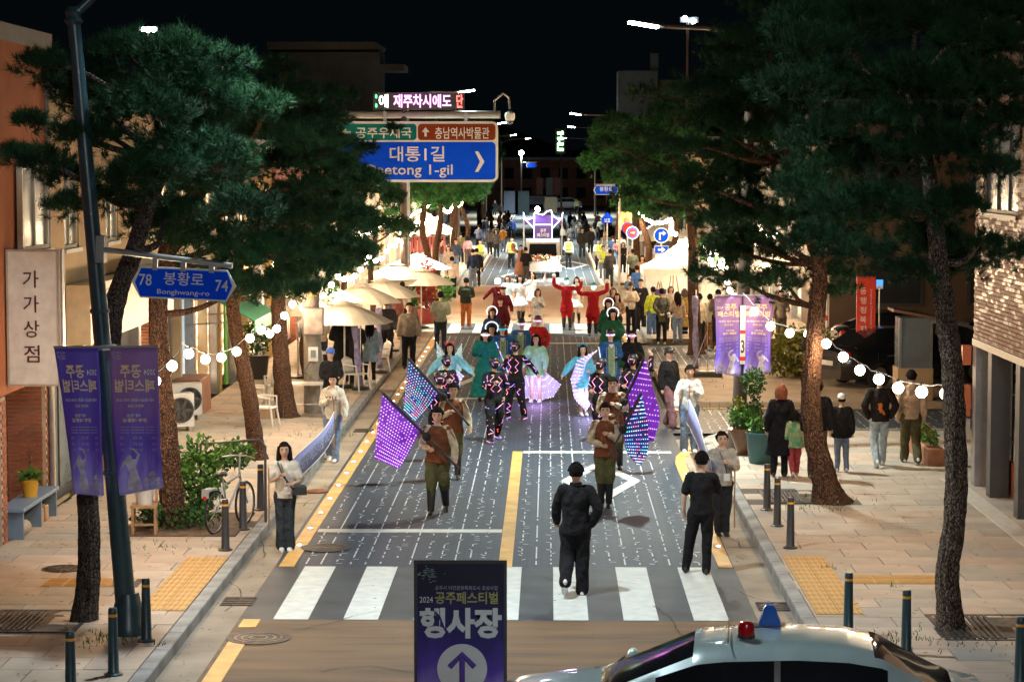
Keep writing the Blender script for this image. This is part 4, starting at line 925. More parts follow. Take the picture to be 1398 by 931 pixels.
def led(name, cols):
    k = name
    if k in _m: return _m[k]
    m = bpy.data.materials.new(name); m.use_nodes = True; n = m.node_tree.nodes; l = m.node_tree.links; b = n['Principled BSDF']
    tc = n.new('ShaderNodeTexCoord'); nz = n.new('ShaderNodeTexWhiteNoise') if 0 else n.new('ShaderNodeTexNoise'); nz.inputs['Scale'].default_value = 11
    l.new(tc.outputs['Object'], nz.inputs['Vector']); cr = n.new('ShaderNodeValToRGB'); cr.color_ramp.interpolation = 'CONSTANT'
    while len(cr.color_ramp.elements) < len(cols): cr.color_ramp.elements.new(.5)
    for i, c in enumerate(cols): cr.color_ramp.elements[i].position = .3+.4*i/len(cols) if i else 0; cr.color_ramp.elements[i].color = (*c, 1)
    l.new(nz.outputs['Fac'], cr.inputs['Fac']); l.new(cr.outputs['Color'], b.inputs['Emission Color']); b.inputs['Emission Strength'].default_value = .85
    b.inputs['Base Color'].default_value = (.3,.3,.3,1); m.cycles.emission_sampling = 'NONE'; _m[k] = m; return m
L_RB = led('led strip red blue', [(1,.05,.03),(.15,.12,1),(1,.25,.12),(.7,.15,1)])
L_RAIN = led('led rainbow', [(.05,1,.6),(.1,.45,1),(.7,.9,1),(1,.12,.1),(.5,.2,1)])
L_PUR = led('led violet white', [(.75,.25,1),(1,.6,1),(.55,.2,1)])
L_BLU = led('led blue violet', [(.1,.5,1),(.3,.2,1),(.6,.85,1),(.75,.3,1)])
L_WHT = led('led white violet', [(1,.9,1),(.75,.7,1),(1,1,1)])
L_MASK = led('led mask green white', [(.1,.9,.6),(.85,1,.95),(.2,.8,1)])
L_GV = led('led green violet', [(.05,1,.55),(.8,.7,1),(.55,.15,1)])
def led_suit(t, arms, legs, seed):
    J = joints(arms, legs); r_ = random.Random(seed); b = MB()
    def zig(a, c, rad, n, w):
        a, c = Vector(a), Vector(c); ax = (c-a).normalized(); sd = ax.cross(Vector((0,-1,0))).normalized(); fr = sd.cross(ax)*1.0
        if fr.y > 0: fr = -fr
        pts = []
        for i in range(n):
            th = r_.uniform(-1.2, 1.2); p = a.lerp(c, (i+r_.uniform(0,.5))/n)+(sd*math.sin(th)+fr*math.cos(th))*(rad*1.06); pts.append(p)
            if r_.random() < .35 and len(pts) > 2: b.path(pts, .008, 5); pts = []
        if len(pts) > 1: b.path(pts, .008, 5)
    for i in (0, 1):
        zig(J['sh%d' % i], J['el%d' % i], .068, 5, 1); zig(J['el%d' % i], J['wr%d' % i], .056, 5, 1)
        zig(J['hp%d' % i]+Vector((0,0,-.1)), J['kn%d' % i], .115, 5, 1); zig(J['kn%d' % i], J['an%d' % i], .085, 7, 1)
        f = J['an%d' % i]; b.path([f+Vector((-.05,.05,-.065)), f+Vector((-.05,-.15,-.07)), f+Vector((.04,-.17,-.07)), f+Vector((.055,.04,-.065))], .009, 5)
        s = -1 if i == 0 else 1
        b.path([(s*.05,-.15,1.38),(s*.13,-.145,1.30),(s*.05,-.16,1.2),(s*.11,-.145,1.12),(s*.04,-.15,1.06)], .008, 5)
    b.path([(-.06,-.13,1.62),(-.075,-.10,1.67),(0,-.13,1.69),(.075,-.10,1.67),(.06,-.12,1.61)], .007, 5)
    return b.build('led_strip', L_RB, t)
def scarf(t): pass
PEOPLE = []
def person(u, v, h, rz, arms, legs, top, bot, shoe, hair, label, group=None, skin=None, hat=None, z=0., led_s=None, Y=None, lod=None, xtra=None):
    p = G(u, v, z) if Y is None else W(u, v, Y)
    if Y is not None: p.z = z
    px = h*FPX/p.y; lod = (0 if px > 112 else 1 if px > 62 else 2) if lod is None else lod
    t = thing('person', label, 'person', p, R(rz), group, h/1.76); arms = tuple(arms)
    sk_ = skin or SKIN; rj = random.Random(int(u*7+v)); t.rotation_euler = (R(rj.uniform(-1.5,1.5)), R(rj.uniform(-1.2,1.2)), R(rz+rj.uniform(-7,7))); t.scale = (h/1.76*rj.uniform(.93,1.06), h/1.76*rj.uniform(.93,1.05), h/1.76)
    def part(nm, key, fn, m):
        o = link(nm, cached(key, fn), t); slot(o, m); return o
    part('body', ('b', arms, legs, lod), lambda: body_mesh(arms, legs, lod), sk_)
    tk, tc = top; part({'robe':'robe','coat':'coat','midcoat':'coat','dress':'dress','minidress':'dress','vest':'vest','jacket':'jacket','hoodie':'hoodie','tee':'t_shirt'}.get(tk, 'shirt'), ('t', tk, arms, legs, lod), lambda: top_mesh(tk, arms, legs, lod), cloth(tc) if isinstance(tc, tuple) else tc)
    if bot:
        bk, bc = bot; part('skirt' if 'skirt' in bk else 'shorts' if bk == 'shorts' else 'trousers', ('o', bk, legs, lod), lambda: bottom_mesh(bk, legs, lod), cloth(bc) if isinstance(bc, tuple) else bc)
    sk2, sc = shoe
    for i in (0, 1): part(sk2, ('s', legs, i, sk2), lambda: shoe_mesh(legs, i, sk2, lod), sc)
    if hair: part('hair', ('h', hair[0], lod), lambda: hair_mesh(hair[0], lod), hair[1])
    for hk, hm in (hat or []): part({'cap':'cap','mask':'eye_mask','facemask':'face_mask'}.get(hk, hk), ('c', hk), lambda: cap_mesh(hk), hm)
    if lod < 2 and abs(((rz+180) % 360)-180) < 100:
        e = cached('eye', lambda: MB().ball((0,0,0), .014, 8, 6, (1.25,.6,.62)).mesh('eye', M_eye, True))
        if not (hat and any(k in ('facemask',) for k, _ in hat)):
            for s in (-1, 1): link('eye', e, t, (s*.033, -.088, 1.652))
            link('mouth', cached('mouth', lambda: MB().ball((0,0,0), .017, 8, 6, (1.3,.5,.32)).mesh('mouth', M_lip, True)), t, (0, -.093, 1.583))
            link('eyebrows', cached('brow', lambda: MB().box(-.052,-.016,-.006,.008,0,.007).box(.016,.052,-.006,.008,0,.007).mesh('eyebrows', M_hair)), t, (0, -.098, 1.672))
    if led_s: led_suit(t, arms, legs, led_s)
    J = joints(arms, legs); MW = Matrix.Translation(p) @ Matrix.Rotation(R(rz), 4, 'Z') @ Matrix.Scale(h/1.76, 4)
    t_ = dict(t=t, J=J, M=MW, hands=[MW @ J['hd0'], MW @ J['hd1']], p=p); PEOPLE.append(t_); return t_
# who stands where
K = (.012,.012,.014); K2 = (.02,.02,.024); SH = ('shoe', M_boot); SHW = ('shoe', M_sneak); BT = ('boot', M_boot)
HS = ('short', M_hair); HL = ('long', M_hair); HB = ('bob', M_hairdk); HW = ('bowl', M_hair)
JEAN = (.16,.22,.33); JEANL = (.30,.38,.50); DJ = (.035,.045,.055)
pA = person(784, 812, 1.78, 186, ('pocket','swing'), 'lift', ('jacket', K), ('wide', K), SHW, HS, 'man in a black jacket and wide black trousers walking away, one white sneaker lifted')
pB = person(956, 784, 1.74, 172, ('phone','down'), 'lean', ('tee', K), ('straight', K), SH, HS, 'man in a black t-shirt from behind, hand to chin, right of the crossing')
pC = person(986, 731, 1.62, 12, ('down','chest'), 'close', ('hoodie', (.36,.34,.30)), ('straight', K2), SH, ('bun', M_hair), 'woman in a grey hoodie with tied hair holding a banner pole at the right kerb')
pD = person(390, 751, 1.62, 0, ('chest','front'), 'close', ('tee', (.62,.58,.50)), ('bell', DJ), SHW, HL, 'long haired woman in cream t-shirt and dark bell jeans holding the left banner pole')
pE = person(454, 629, 1.70, 0, ('chest','low'), 'walk2', ('hoodie', (.62,.59,.53)), ('wide', JEAN), SHW, HW, 'young man in a white lettered hoodie holding a banner pole by the left kerb')
pF = person(452, 580, 1.70, 25, ('front','front'), 'stand', ('jacket', K), ('straight', K), SH, HS, 'person in a blue cap and black jacket beside the leaning utility post', hat=[('cap', paint('blue cap', (.02,.10,.45)))], skin=SKIN_D)
VEST = (.16,.055,.025); CREAM = (.50,.42,.30); OLV = (.085,.085,.035)
FG = 'flag bearers in brown vests'
def bearer(u, v, h, arms, legs, lb, rz=0):
    q = person(u, v, h, rz, arms, legs, ('shirt', CREAM), ('boots', OLV), BT, HW, lb, FG)
    t = q['t']; o = link('vest', cached(('t','vest',tuple(arms),legs,0), lambda: top_mesh('vest', tuple(arms), legs, 0)), t); slot(o, cloth(VEST)); o.scale = (1.1,1.16,1.0)
    b = MB(); r_ = random.Random(int(u))   # ragged leather shoulder cape
    for s in (-1, 1):
        for k in range(6):
            a = R(-50+k*22); c = Vector((s*.20, -.09+.036*k, 1.43)); e = Vector((s*.30, -.12+.05*k, 1.27+r_.uniform(-.04,.03)))
            b.add([c+Vector((0,-.03,0)), c+Vector((0,.03,0)), e, c+Vector((0,-.03,-.012)), c+Vector((0,.03,-.012)), e+Vector((0,0,-.012))], [(0,1,2),(3,5,4),(0,2,5,3),(1,4,5,2),(0,3,4,1)])
    b.build('shoulder_cape', cloth((.20,.05,.025)), t); return q
f1 = bearer(598, 701, 1.76, ('front','low'), 'walk', 'front left flag bearer in a brown vest holding the violet flag')
f2 = bearer(617, 652, 1.74, ('chest','low'), 'walk2', 'flag bearer behind on the left, holding the rainbow lit flag')
f3 = bearer(826, 692, 1.76, ('hold','chest'), 'close', 'front right flag bearer in a brown vest carrying the rainbow lit flag')
f4 = bearer(838, 640, 1.74, ('hold','chest'), 'stand', 'flag bearer behind on the right under the violet flag')
LG = 'dancers in black suits with LED strips'
BLKM = paint('black mask cloth', (.01,.01,.012))
def dancer(u, v, h, rz, arms, legs, seed, lb, hat=(('cap', None),)):
    return person(u, v, h, rz, arms, legs, ('suit', K), ('track', K), SH, HS, lb, LG, hat=[('facemask', BLKM), ('cap', BLKM)], led_s=seed, lod=0)
dancer(673, 602, 1.74, 20, ('chest','pocket'), 'stride', 11, 'light strip dancer stepping forward in the middle left of the street')
dancer(704, 571, 1.74, -15, ('phone','out'), 'wide', 12, 'light strip dancer with one arm stretched to the winged girl')
dancer(611, 597, 1.72, 15, ('chest','front'), 'stand', 13, 'light strip dancer behind the rainbow flag on the left')
dancer(822, 604, 1.74, -30, ('front','down'), 'stand', 14, 'light strip dancer just behind the two right flag bearers')
dancer(862, 597, 1.74, -20, ('front','up'), 'stand', 15, 'light strip dancer mostly hidden behind the raised violet flag')
dancer(598, 628, 1.70, 5, ('hold','front'), 'stand', 16, 'light strip dancer half hidden between the left flag bearers')
BLUE = (.02,.10,.32); TEALR = (.01,.16,.15); AQ = (.18,.48,.52)
wA = person(615, 566, 1.64, 8, ('out','out'), 'close', ('minidress', (.20,.50,.62)), None, SHW, HL, 'girl in a pale blue dress with a red crown and small glowing wings', 'winged girls in pale dresses', hat=[('crown', paint('red crown', (.45,.02,.06)))], lod=0)
wB = person(731, 549, 1.64, -20, ('low','down'), 'stand', ('minidress', (.30,.58,.45)), None, SHW, HL, 'girl in a green blue dress trailing a wide glowing fan wing', 'winged girls in pale dresses', lod=0)
wC = person(797, 567, 1.62, 10, ('out','front'), 'close', ('minidress', (.10,.42,.60)), None, SHW, HL, 'girl in a blue dress with a blue bow beside her glowing white wing', 'winged girls in pale dresses', hat=[('bow', paint('blue bow', (.02,.22,.40)))], lod=0)
LGT = [('mask', L_BLU)]
person(661, 548, 1.74, 5, ('phone','down'), 'stand', ('robe', TEALR), None, SH, HL, 'woman in a long teal robe raising a lit glove', 'masked court figures', hat=[('mask', L_WHT)])
person(672, 535, 1.70, 0, ('down','front'), 'close', ('robe', (.015,.06,.22)), None, SH, HL, 'woman in a dark blue robe with a white light ring on her head, left group', 'women wearing light rings', hat=[('halo', emi('halo white', (.8,.86,1), .6))])
person(672, 502, 1.66, 0, ('down','front'), 'close', ('robe', (.02,.05,.16)), None, SH, HL, 'second woman with a white light ring, standing at the back of the left group', 'women wearing light rings', hat=[('halo', emi('halo white', (.8,.86,1), .6))])
c1 = person(687, 537, 1.74, 0, ('front','down'), 'stand', ('midcoat', BLUE), ('slim', (.6,.6,.62)), SH, HS, 'man in a blue embroidered coat with a cyan light mask and glowing sash', 'masked men in blue embroidered coats', hat=[('cap', paint('black hat', K)), ('mask', mat('mask cyan', (.02,.5,.8), var=0, emis=.3))])
c2 = person(710, 527, 1.74, 0, ('front','down'), 'stand', ('midcoat', (.03,.12,.30)), ('slim', (.6,.6,.62)), SH, HS, 'man in a blue embroidered coat with violet light mask beside the red coat', 'masked men in blue embroidered coats', hat=[('cap', paint('black hat', K)), ('mask', L_GV)])
c3 = person(835, 551, 1.78, 0, ('down','front'), 'stand', ('midcoat', BLUE), ('slim', (.6,.6,.62)), SH, HS, 'tall man in royal blue gold embroidered coat with a light mask on the right', 'masked men in blue embroidered coats', hat=[('cap', paint('black hat', K)), ('mask', L_GV)])
for q in (c1, c2, c3):   # embroidered front panel with collar, sash lights
    t = q['t']; b = MB(); r_ = random.Random(3)
    b.box(-.085, .085, -.188, -.160, .66, 1.40); b.build('embroidered_front', cloth((.22,.36,.24)), t)
    b = MB()
    for s in (-1, 1):
        for k in range(13):
            z_ = .70+.052*k; b.path([(s*.03,-.192,z_),(s*.075,-.194,z_+.03),(s*.06,-.193,z_+.055)], .007, 5)
            b.ball((s*.12,-.175,z_+.02), .012, 6, 4)
    b.build('gold_embroidery', mat('pale gold thread', (.45,.50,.25), rough=.4, metal=.3, var=.1), t)
    MB().prism([(-.07,1.43),(.07,1.43),(.0,1.33)], -.19, -.155).build('collar', M_sneak, t)
b = MB()
for k in range(26):
    a = k/25; b.ball((-.18+.30*a,-.22+.03*math.sin(a*5),1.32-.75*a), .015, 6, 4); b.ball((-.24+.05*math.sin(a*7),-.16,1.25-1.0*a), .015, 6, 4)
b.build('led_sash', L_BLU, c1['t'])['kind'] = 'stuff'
b = MB()
for k in range(26):
    a = k/25; b.ball((-.30+.05*math.sin(a*4),-.05,1.35-1.15*a), .016, 6, 4)
b.build('led_sash', L_WHT, c3['t'])['kind'] = 'stuff'
person(733, 520, 1.72, -10, ('chest','pocket'), 'stand', ('coat', (.42,.02,.02)), ('slim', K), SH, HS, 'person in a bright red coat and a glittering mask behind the winged girl', 'masked court figures', hat=[('cap', paint('dark red hat', (.12,.01,.02))), ('mask', L_PUR)])
person(863, 548, 1.72, 0, ('front','front'), 'stand', ('robe', (.008,.008,.012)), None, SH, HL, 'woman in a long black dress with blue sleeves and a violet light mask', 'masked court figures', hat=[('mask', L_PUR)])
person(831, 487, 1.68, 5, ('down','front'), 'close', ('robe', (.012,.07,.045)), None, SH, HL, 'woman in a dark green robe with a light ring, further back on the right', 'women wearing light rings', hat=[('halo', emi('halo white', (.8,.86,1), .6))])
person(838, 507, 1.70, 0, ('down','front'), 'close', ('robe', (.015,.10,.06)), None, SH, HL, 'woman in a green robe with a light ring behind the tall blue coat', 'women wearing light rings', hat=[('halo', emi('halo white', (.8,.86,1), .6))])
WH = (.60,.60,.62); RED = (.30,.008,.014)
WG = 'women in white costumes'
person(733, 463, 1.66, 25, ('chest','chest'), 'close', ('long', WH), ('longskirt', WH), SHW, ('bob', M_hairdk), 'woman in a long white skirt holding a dark bag at the far crossing', WG)
person(711, 440, 1.70, 5, ('down','up'), 'walk', ('tee', WH), ('skirt', WH), BT, HL, 'dancer in short white costume swinging her leg on the tan road', WG)
person(727, 432, 1.66, -15, ('down','upout'), 'stand', ('long', WH), ('skirt', WH), SH, HL, 'dancer in white with one arm up beside the black clad watcher', WG)
person(694, 437, 1.64, 0, ('front','down'), 'close', ('tee', (.45,.55,.6)), ('skirt', WH), SH, HB, 'brown haired dancer in a pale top behind the maroon group', WG)
person(786, 442, 1.68, -5, ('phone','down'), 'walk', ('crop', WH), ('skirt', WH), BT, HL, 'dancer in white between the two red clad masked men', WG)
MR = (.13,.01,.02); MG = 'maroon dressed figures with lit hats'
person(680, 447, 1.70, 8, ('out','chest'), 'stand', ('midcoat', MR), ('slim', MR), SH, HS, 'maroon dressed figure with a green lit hat and one glove out', MG, hat=[('helmet', L_MASK)])
person(687, 462, 1.70, 0, ('chest','low'), 'stand', ('midcoat', MR), ('slim', MR), SH, HS, 'maroon dressed figure with a white beard piece', MG, hat=[('beret', cloth(MR))])
person(684, 482, 1.70, -5, ('front','down'), 'stand', ('midcoat', (.10,.012,.02)), ('slim', MR), SH, HS, 'maroon hooded figure holding a short light stick', MG, hat=[('beret', cloth((.09,.01,.02)))])
RG = 'red clad masked men with raised arms'
GLOVE = M_sneak
for u, v, h, lb, arms in ((774, 450, 1.80, 'left red clad masked man on the tan road with one arm flung out', ('up','upout')), (809, 458, 1.76, 'right red clad masked man with both forearms raised', ('upout','up'))):
    q = person(u, v, h, 0, arms, 'stand', ('midcoat', RED), ('boots', (.42,.01,.015)), BT, HS, lb, RG, hat=[('facemask', L_MASK), ('cap', paint('green hood', (.01,.14,.10)))])
    for i in (0, 1): o = MB().ball(q['J']['hd%d' % i], .07, 10, 8).build('white_glove', GLOVE, q['t'], smooth=True)
VG = 'marshals in yellow vests'; VY = mat('hi-vis yellow', (.50,.62,.03), rough=.6, var=.08, emis=0)
def marshal(u, v, h, rz, lb, bot=K2, arms=('down','down'), z=0.):
    q = person(u, v, h, rz, arms, 'stand', ('shirt', WH), ('straight', bot), SH, HS, lb, VG, z=z)
    o = link('hi_vis_vest', cached(('t','vest',arms,'stand',1), lambda: top_mesh('vest', arms, 'stand', 1)), q['t']); slot(o, VY); o.scale = (1.10,1.16,1)
    MB().box(-.19,.19,-.188,.17,1.10,1.14).box(-.185,.185,-.185,.168,.94,.98).build('reflective_band', M_sneak, q['t'])
marshal(698, 367, 1.72, 0, 'marshal in a yellow vest standing left of the parade truck'); marshal(776, 366, 1.70, 0, 'marshal in a yellow vest standing right of the parade truck')
marshal(656, 372, 1.72, 10, 'marshal in a yellow vest walking at the left edge with crossed hands', arms=('front','front')); marshal(817, 370, 1.68, 0, 'marshal in a yellow vest at the right road edge', arms=('front','down')); marshal(823, 381, 1.66, 5, 'marshal in a dark top and low yellow vest at the right kerb', bot=JEAN, arms=('front','front'))
marshal(787, 292, 1.7, 0, 'distant marshal in a yellow vest by the white car')
# watchers on the right
person(915, 585, 1.76, 40, ('down','down'), 'walk', ('jacket', K), ('wide', (.22,.11,.13)), SH, HS, 'man in black cap and jacket with mauve trousers crossing the side lane', hat=[('cap', paint('black cap', K))])
pG = person(941, 617, 1.74, 8, ('low','chest'), 'stand', ('shirt', (.60,.60,.57)), ('wide', JEAN), SHW, HW, 'young man in a white shirt and wide jeans holding the right banner pole')
WS = 'watchers along the right side'
person(862, 458, 1.78, 15, ('fold','fold'), 'stand', ('tee', (.55,.50,.42)), ('straight', K), SH, HS, 'man in a pale t-shirt with folded arms', WS, hat=[('cap', paint('black cap', K))], skin=SKIN_D)
person(875, 452, 1.78, 5, ('chest','down'), 'stand', ('hoodie', K), ('wide', K), SHW, HS, 'man in a black hoodie with a red glove behind the folded-arms man', WS)
person(859, 424, 1.40, 30, ('front','front'), 'stand', ('long', (.05,.09,.14)), ('straight', (.45,.3,.28)), SHW, HW, 'child in a dark blue top leaning out by the kerb', WS)
person(869, 422, 1.72, 200, ('down','down'), 'stand', ('shirt', (.03,.08,.22)), ('straight', K), SH, HS, 'person in a blue sweater standing behind the child', WS)
person(843, 470, 1.62, 10, ('front','front'), 'close', ('long', (.25,.17,.11)), ('straight', K), SH, HL, 'long haired woman in a light brown cardigan near the ring-lit women', WS)
person(836, 462, 1.66, 10, ('front','front'), 'close', ('long', (.10,.02,.025)), ('straight', K), SH, HB, 'short haired person in dark red beside the brown cardigan', WS)
person(890, 462, 1.70, 190, ('front','down'), 'stand', ('shirt', (.40,.48,.04)), ('wide', (.07,.13,.28)), SH, HS, 'person in a yellow top and blue dungarees at the tent edge', WS)
q = person(903, 470, 1.78, 180, ('behind','behind'), 'stand', ('shirt', (.075,.08,.07)), ('straight', K), SHW, HS, 'man in grey green shirt, hands clasped behind his back before the tent', WS)
MB().box(-.11,.11,.20,.28,.72,.92).build('handbag', cloth((.07,.09,.045)), q['t'])
person(934, 462, 1.64, 170, ('front','front'), 'close', ('coat', (.24,.17,.05)), ('straight', K), SH, HB, 'woman in an ochre dress at the craft table in the tent', WS)
person(953, 480, 1.78, 172, ('down','down'), 'stand', ('shirt', (.42,.36,.27)), ('straight', K), SH, HS, 'man in a beige shirt standing by the trunk beside the tent', WS)
person(968, 476, 1.70, 160, ('front','front'), 'stand', ('shirt', (.38,.32,.24)), ('wide', (.17,.085,.035)), SH, HS, 'person in brown trousers behind the beige shirt man', WS)
person(890, 352, 1.72, 10, ('down','down'), 'stand', ('midcoat', K), ('slim', WH), SHW, HL, 'woman in a black coat and white leggings below the turn sign', WS)
person(881, 340, 1.74, 200, ('down','down'), 'stand', ('shirt', (.10,.14,.17)), ('wide', (.3,.24,.18)), SH, HS, 'person in grey walking away past the road signs', WS)
person(850, 376, 1.70, 0, ('front','front'), 'stand', ('jacket', K), ('straight', K), SH, HB, 'person in black holding a pink parcel', WS)
person(842, 366, 1.62, 20, ('front','front'), 'stand', ('long', (.28,.12,.12)), ('straight', JEAN), SHW, HL, 'person in a rose top beside the pink parcel', WS)
person(849, 362, 1.74, 200, ('down','phone'), 'stand', ('tee', (.5,.55,.62)), ('straight', DJ), SHW, HS, 'man in a pale t-shirt with his back turned, right pavement', WS)
person(836, 364, 1.72, 190, ('down','front'), 'stand', ('long', (.04,.08,.16)), ('straight', DJ), SHW, HS, 'man with black vest and blue sleeves by the wooden stand', WS)
# right pavement walkers
RW = 'walkers on the right pavement'; z1 = .15
person(1063, 650, 1.66, 178, ('down','down'), 'stand', ('coat', (.010,.011,.012)), ('straight', K), SH, ('bob', M_hairbr), 'red haired woman in a long black coat seen from behind', RW, z=z1)
q = person(1085, 651, 1.20, 180, ('down','down'), 'walk', ('kid', brickmat('green cream check knit', (.03,.30,.14), (.50,.46,.30), (.05,.35,.18), .12, .12, mortar=.02, axes='XZ', bump=.1)), ('track', (.45,.08,.10)), SHW, ('bob', M_hair), 'small girl in a green checked knit and pink trousers', RW, z=z1)
person(1115, 652, 1.74, 182, ('down','down'), 'stand', ('jacket', (.014,.014,.014)), ('straight', (.09,.085,.07)), SHW, HS, 'man in a black jacket partly hidden by the leaning trunk', RW, z=z1, hat=[('cap', paint('grey cap', (.10,.12,.10)))])
person(1149, 644, 1.42, 183, ('down','down'), 'stand', ('kid', (.014,.013,.012)), ('straight', JEAN), SHW, HS, 'boy in a white cap, black jacket and blue jeans', RW, z=z1, hat=[('cap', M_sneak)])
q = person(1201, 637, 1.74, 178, ('pocket','pocket'), 'walk', ('jacket', (.016,.013,.012)), ('straight', (.36,.42,.45)), SHW, HS, 'man in a black jacket with an orange print and pale jeans', RW, z=z1)
b = MB(); r_ = random.Random(2)
for k in range(9): b.path([(r_.uniform(-.07,.07),.171,1.0+r_.uniform(0,.22)) for _ in range(2)], .012, 5)
b.build('back_print', paint('orange print', (.55,.16,.03)), q['t'])
person(1243, 633, 1.76, 186, ('down','down'), 'walk2', ('hoodie', (.50,.35,.24)), ('wide', (.085,.075,.035)), SHW, HS, 'man in a beige sweatshirt and olive trousers below the last bulb', RW, z=z1)
person(1108, 535, 1.70, 150, ('down','front'), 'stand', ('jacket', (.03,.03,.03)), ('straight', (.06,.05,.05)), SH, HS, 'dark clothed person half hidden behind the upper leaning trunk', z=.13)
person(992, 478, 1.72, 30, ('down','down'), 'stand', ('jacket', (.16,.13,.11)), ('straight', (.10,.09,.08)), SH, HS, 'dim figure behind the right banners in a tan jacket', z=.05)
person(1066, 470, 1.70, 20, ('down','front'), 'stand', ('shirt', (.30,.25,.2)), ('straight', (.14,.12,.1)), SH, HS, 'dim figure in pale clothes at the edge of the parking lot', z=.05)
# left side
LW = 'visitors along the left pavement'
q = person(558, 503, 1.80, 0, ('down','down'), 'stand', ('jacket', (.20,.17,.135)), ('straight', K), SH, HS, 'man in a taupe jacket with a white collar by the left kerb', LW, z=z1)
person(601, 478, 1.76, 185, ('front','front'), 'stand', ('jacket', (.36,.40,.30)), ('straight', DJ), SH, HS, 'man in a pale green varsity jacket seen from behind', LW, z=z1)
person(466, 523, 1.78, 190, ('front','front'), 'stand', ('coat', K), ('straight', K), SH, HS, 'dark coated man under the nearest parasol', LW, z=z1)
person(486, 527, 1.74, 200, ('front','front'), 'stand', ('jacket', (.02,.018,.018)), ('straight', K), SH, HS, 'man in black beside the dark coated man under the parasol', LW, z=z1)
person(505, 523, 1.62, 185, ('down','front'), 'stand', ('midcoat', (.26,.36,.42)), ('slim', K), SHW, ('long', M_hair), 'long haired woman in a pale blue coat under the parasol', LW, z=z1)
q = person(636, 448, 1.76, 175, ('front','phone'), 'stand', ('jacket', (.045,.06,.03)), ('straight', (.38,.10,.025)), SHW, HS, 'man with a backpack, green jacket and orange trousers standing in the road', LW)
MB().box(-.17,.17,.12,.30,.92,1.40,b=.05).build('backpack', cloth((.03,.035,.025)), q['t'])
person(617, 408, 1.74, 185, ('down','pocket'), 'stand', ('shirt', (.58,.50,.44)), ('straight', K), SH, HS, 'man in a loose white shirt and black trousers, left pavement edge', LW, z=z1)
person(645, 393, 1.80, 190, ('down','down'), 'stand', ('shirt', (.02,.035,.08)), ('wide', JEAN), SHW, HS, 'man in a navy sweater and blue jeans at the left line', LW)
person(651, 391, 1.78, 185, ('down','down'), 'stand', ('shirt', (.012,.014,.02)), ('straight', K), SH, HS, 'man in black beside the navy sweater man', LW)
person(669, 350, 1.74, 180, ('down','down'), 'walk', ('shirt', (.14,.14,.16)), ('straight', DJ), SHW, HB, 'person in grey with a bag walking near the left stud lights', LW)
person(639, 362, 1.60, 175, ('down','down'), 'stand', ('long', (.50,.28,.28)), ('wide', (.10,.07,.05)), SHW, ('bob', M_hair), 'person in a pink top near the clothes stall', LW, z=z1)
person(629, 360, 1.76, 200, ('front','front'), 'stand', ('jacket', (.13,.09,.035)), ('straight', K), SHW, HS, 'man in a brown jacket at the clothes stall', LW, z=z1)
person(602, 372, 1.70, 90, ('upout','front'), 'stand', ('tee', (.12,.05,.035)), ('straight', JEAN), SHW, HS, 'person reaching up between the far left trunks', LW, z=z1)
person(565, 352, 1.7, 10, ('front','front'), 'stand', ('jacket', K), ('straight', K), SH, HS, 'person in black sitting back behind the white parasol', LW, z=z1)
person(653, 345, 1.74, 190, ('down','phone'), 'stand', ('shirt', (.10,.14,.28)), ('straight', K), SH, HS, 'person in blue with a rucksack by the bright stall', LW, z=z1)
person(718, 388, 1.76, 185, ('front','front'), 'stand', ('jacket', K), ('straight', (.10,.09,.085)), SH, HS, 'man in a black jacket filming in front of the parade truck')
person(711, 378, 1.60, 10, ('up','up'), 'stand', ('robe', (.36,.16,.10)), None, SH, HS, 'costumed figure in tan with both arms raised beside the truck')
for i, (u, v, h, rz, top, bot, hr, lb) in enumerate(((425,545,1.25,70,(.10,.12,.16),K,HS,'seated looking visitor in grey blue behind the white folding table'),(440,505,1.6,200,(.35,.30,.25),DJ,HB,'visitor in a cream top behind the leaning utility post'),(528,490,1.72,170,(.05,.05,.06),K,HS,'visitor in dark clothes between the ribbon banners'),(540,462,1.6,20,(.30,.12,.10),DJ,HL,'woman in a dull red top under the second row of parasols'),
   (551,455,1.7,190,(.42,.38,.30),K,HS,'man in a cream shirt beside the sign gantry post'),(586,420,1.62,160,(.12,.10,.09),JEAN,HL,'woman in brown by the planted tubs'),(613,385,1.7,0,(.35,.30,.28),K,HB,'visitor in pale pink beyond the white shirt man'),(622,372,1.72,10,(.05,.07,.12),JEAN,HS,'visitor in navy beyond the white shirt man'),(925,468,1.6,200,(.40,.30,.22),JEAN,HL,'woman in tan at the tent table edge'),(915,452,1.5,10,(.5,.42,.36),K,HB,'vendor in a pale top behind the craft table'),
   (980,470,1.7,190,(.10,.09,.08),K,HS,'dark figure at the right tent corner'),(876,402,1.66,0,(.30,.16,.12),JEAN,HL,'woman in terracotta between the trunks and the tent'),(864,392,1.72,200,(.10,.12,.10),K,HS,'man in olive between the trunks and the tent'),(832,392,1.7,180,(.05,.05,.06),DJ,HS,'man in black stepping off the right kerb'))):
    person(u, v, h, rz, ('front','down') if i % 2 else ('down','front'), 'stand', ('shirt' if i % 3 else 'jacket', top), ('straight', bot), SH, hr, lb, LW if u < 700 else WS, z=z1)
